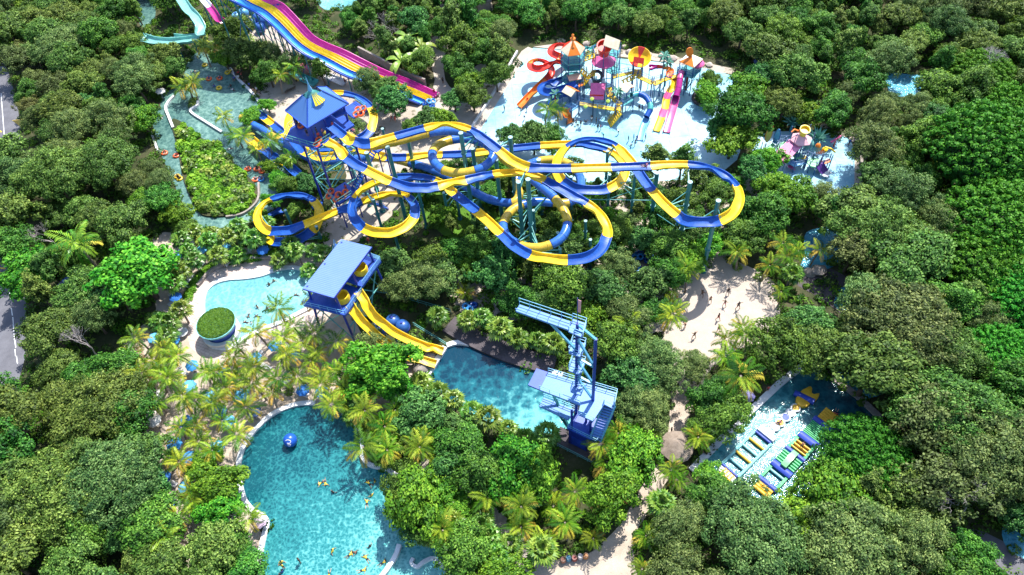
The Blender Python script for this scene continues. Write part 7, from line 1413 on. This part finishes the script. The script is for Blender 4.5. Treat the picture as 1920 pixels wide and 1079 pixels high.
o = bushes('island_shrubs', I_, 150, 1.15, .24, L['bright'], tone=.62, flat=.95); o.location.z = .35
bushes('tall_island_shrubs', [(a, b_, s_*1.1) for a, b_, s_ in I_[::5]], 130, 1.3, .3, L['fan'], tone=.5, flat=1.5)
H_ = []
for p in cr([V(u, v, 0) for u, v in [(352, 560), (362, 535), (385, 508), (418, 493), (455, 486), (490, 482), (525, 474)]], 8): H_.append((p.x+rs.uniform(-.3, .3), p.y+rs.uniform(-.3, .3), rs.uniform(.6, .9)))
h = bushes('hedge', H_, 170, 1.1, .14, L['bright'], kind=None, tone=.6); del h['kind']; tag(h, 'low bright green hedge curving above the brick deck of the turquoise pool', 'hedge')
PB = []
for k in range(14): a = k*.45; b = P(1322, 186, 0); PB.append((b[0]+1.7*math.cos(a), b[1]+1.7*math.sin(a), .7))
h = bushes('planter_shrubs', PB, 90, .8, .16, L['mid'], kind='stuff')
PB = [(P(u, v, 0)[0], P(u, v, 0)[1], rs.uniform(.5, .9)) for u, v in ((362, 192), (366, 198), (360, 200), (365, 188), (1422, 522), (1382, 502), (548, 488), (543, 735))]
bushes('palm_foot_shrubs', PB, 120, 1.1, .17, L['fan'], kind='stuff')

# ------------------------------------------------------------------ a label for each: kind, landmark, side, order of nearness
LM = {'the round pool': (600, 900), 'the turquoise pool': (490, 560), 'the diving pool': (930, 730), 'the diving tower': (1085, 720), 'the hipped blue tower': (605, 240), 'the pale roofed tower': (635, 510), 'the sand court': (1335, 585), 'the activity pool': (1460, 810), 'the fish float': (1510, 750), 'the splash pad bucket': (1132, 100), 'the toddler pink roof': (1478, 280), 'the leafy river island': (410, 320), 'the round pool bar': (405, 608), 'the blue ball': (544, 824), 'the right slide loop': (1330, 360), 'the racing slide': (600, 90), 'the row of barrels': (1077, 1048), 'the red coil slide': (1010, 122), 'the far right pool': (1550, 465), 'the hidden teal pool': (1695, 155), 'the yellow road sign': (38, 234), 'the pale green slide': (330, 78), 'the blue roofed hut': (150, 545), 'the big domed tree': (1615, 815), 'the vivid green tree': (1185, 855), 'the left ringed slide loop': (545, 410), 'the lower tube ring': (1005, 420), 'the violet umbrella': (1404, 742), 'the pink umbrella': (488, 974), 'the thatched shelter': (1266, 845), 'the top right corner': (1920, 0), 'the bottom right corner': (1920, 1079), 'the bottom left corner': (0, 1079), 'the top left corner': (0, 0), 'the big splash pad tree': (1385, 215), 'the wave pool': (630, 5)}
ORD = ['nearest', 'second nearest', 'third nearest', 'fourth nearest', 'fifth nearest', 'sixth nearest', 'seventh nearest', 'eighth nearest', 'ninth nearest', 'tenth nearest', 'eleventh nearest', 'twelfth nearest', 'thirteenth nearest', 'fourteenth nearest', 'fifteenth nearest', 'sixteenth nearest', 'seventeenth nearest', 'eighteenth nearest', 'nineteenth nearest', 'twentieth nearest']
ORD += ['twenty-%s nearest' % q for q in ('first', 'second', 'third', 'fourth', 'fifth', 'sixth', 'seventh', 'eighth', 'ninth')]+['thirtieth nearest']+['thirty-%s nearest' % q for q in ('first', 'second', 'third', 'fourth', 'fifth', 'sixth', 'seventh', 'eighth', 'ninth')]
byk = {}
for o, ph, q in AUTO: byk.setdefault(ph, []).append((o, PX(q)))
OV = {'the violet umbrella': 'violet umbrella', 'the pink umbrella': 'pale pink umbrella'}
for ph, items in byk.items():
    if len(items) == 1: 
        o, (u, v) = items[0]; nm = min(LM, key=lambda k: (LM[k][0]-u)**2+(LM[k][1]-v)**2 if OV.get(k) != ph else 1e9); o['label'] = '%s, the only one, near %s' % (ph, nm); continue
    best = {}
    for nm, (lu, lv) in LM.items():
        for side in ('left of', 'right of', 'above', 'below'):
            L_ = []
            for i, (o, (u, v)) in enumerate(items):
                dx, dy = u-lu, v-lv
                sd_ = ('left of' if dx < 0 else 'right of') if abs(dx) > abs(dy) else ('above' if dy < 0 else 'below')
                if sd_ == side: L_.append((math.hypot(dx, dy), i))
            L_.sort()
            for r, (d, i) in enumerate(L_[:len(ORD)]):
                sc = r*70+d
                if i not in best or sc < best[i][0]: best[i] = (sc, r, side, nm)
    for i, (o, uv) in enumerate(items):
        if i in best: _, r, side, nm = best[i]; o['label'] = '%s %s %s, %s one' % (ph, side, nm, ORD[r])
        else: o['label'] = '%s deep in the wood' % ph
assert all(p.name in USED for k, v in PROTO.items() if not k.startswith('person') for p in v) or True
for k, v in PROTO.items():
    for p in v:
        if p.name not in USED:
            for c in list(p.children): bpy.data.objects.remove(c)
            bpy.data.objects.remove(p)
for o in bpy.data.objects:
    if o.get('category') and not o.get('kind'): o['kind'] = 'thing'
    if '_s' in o.keys(): del o['_s']
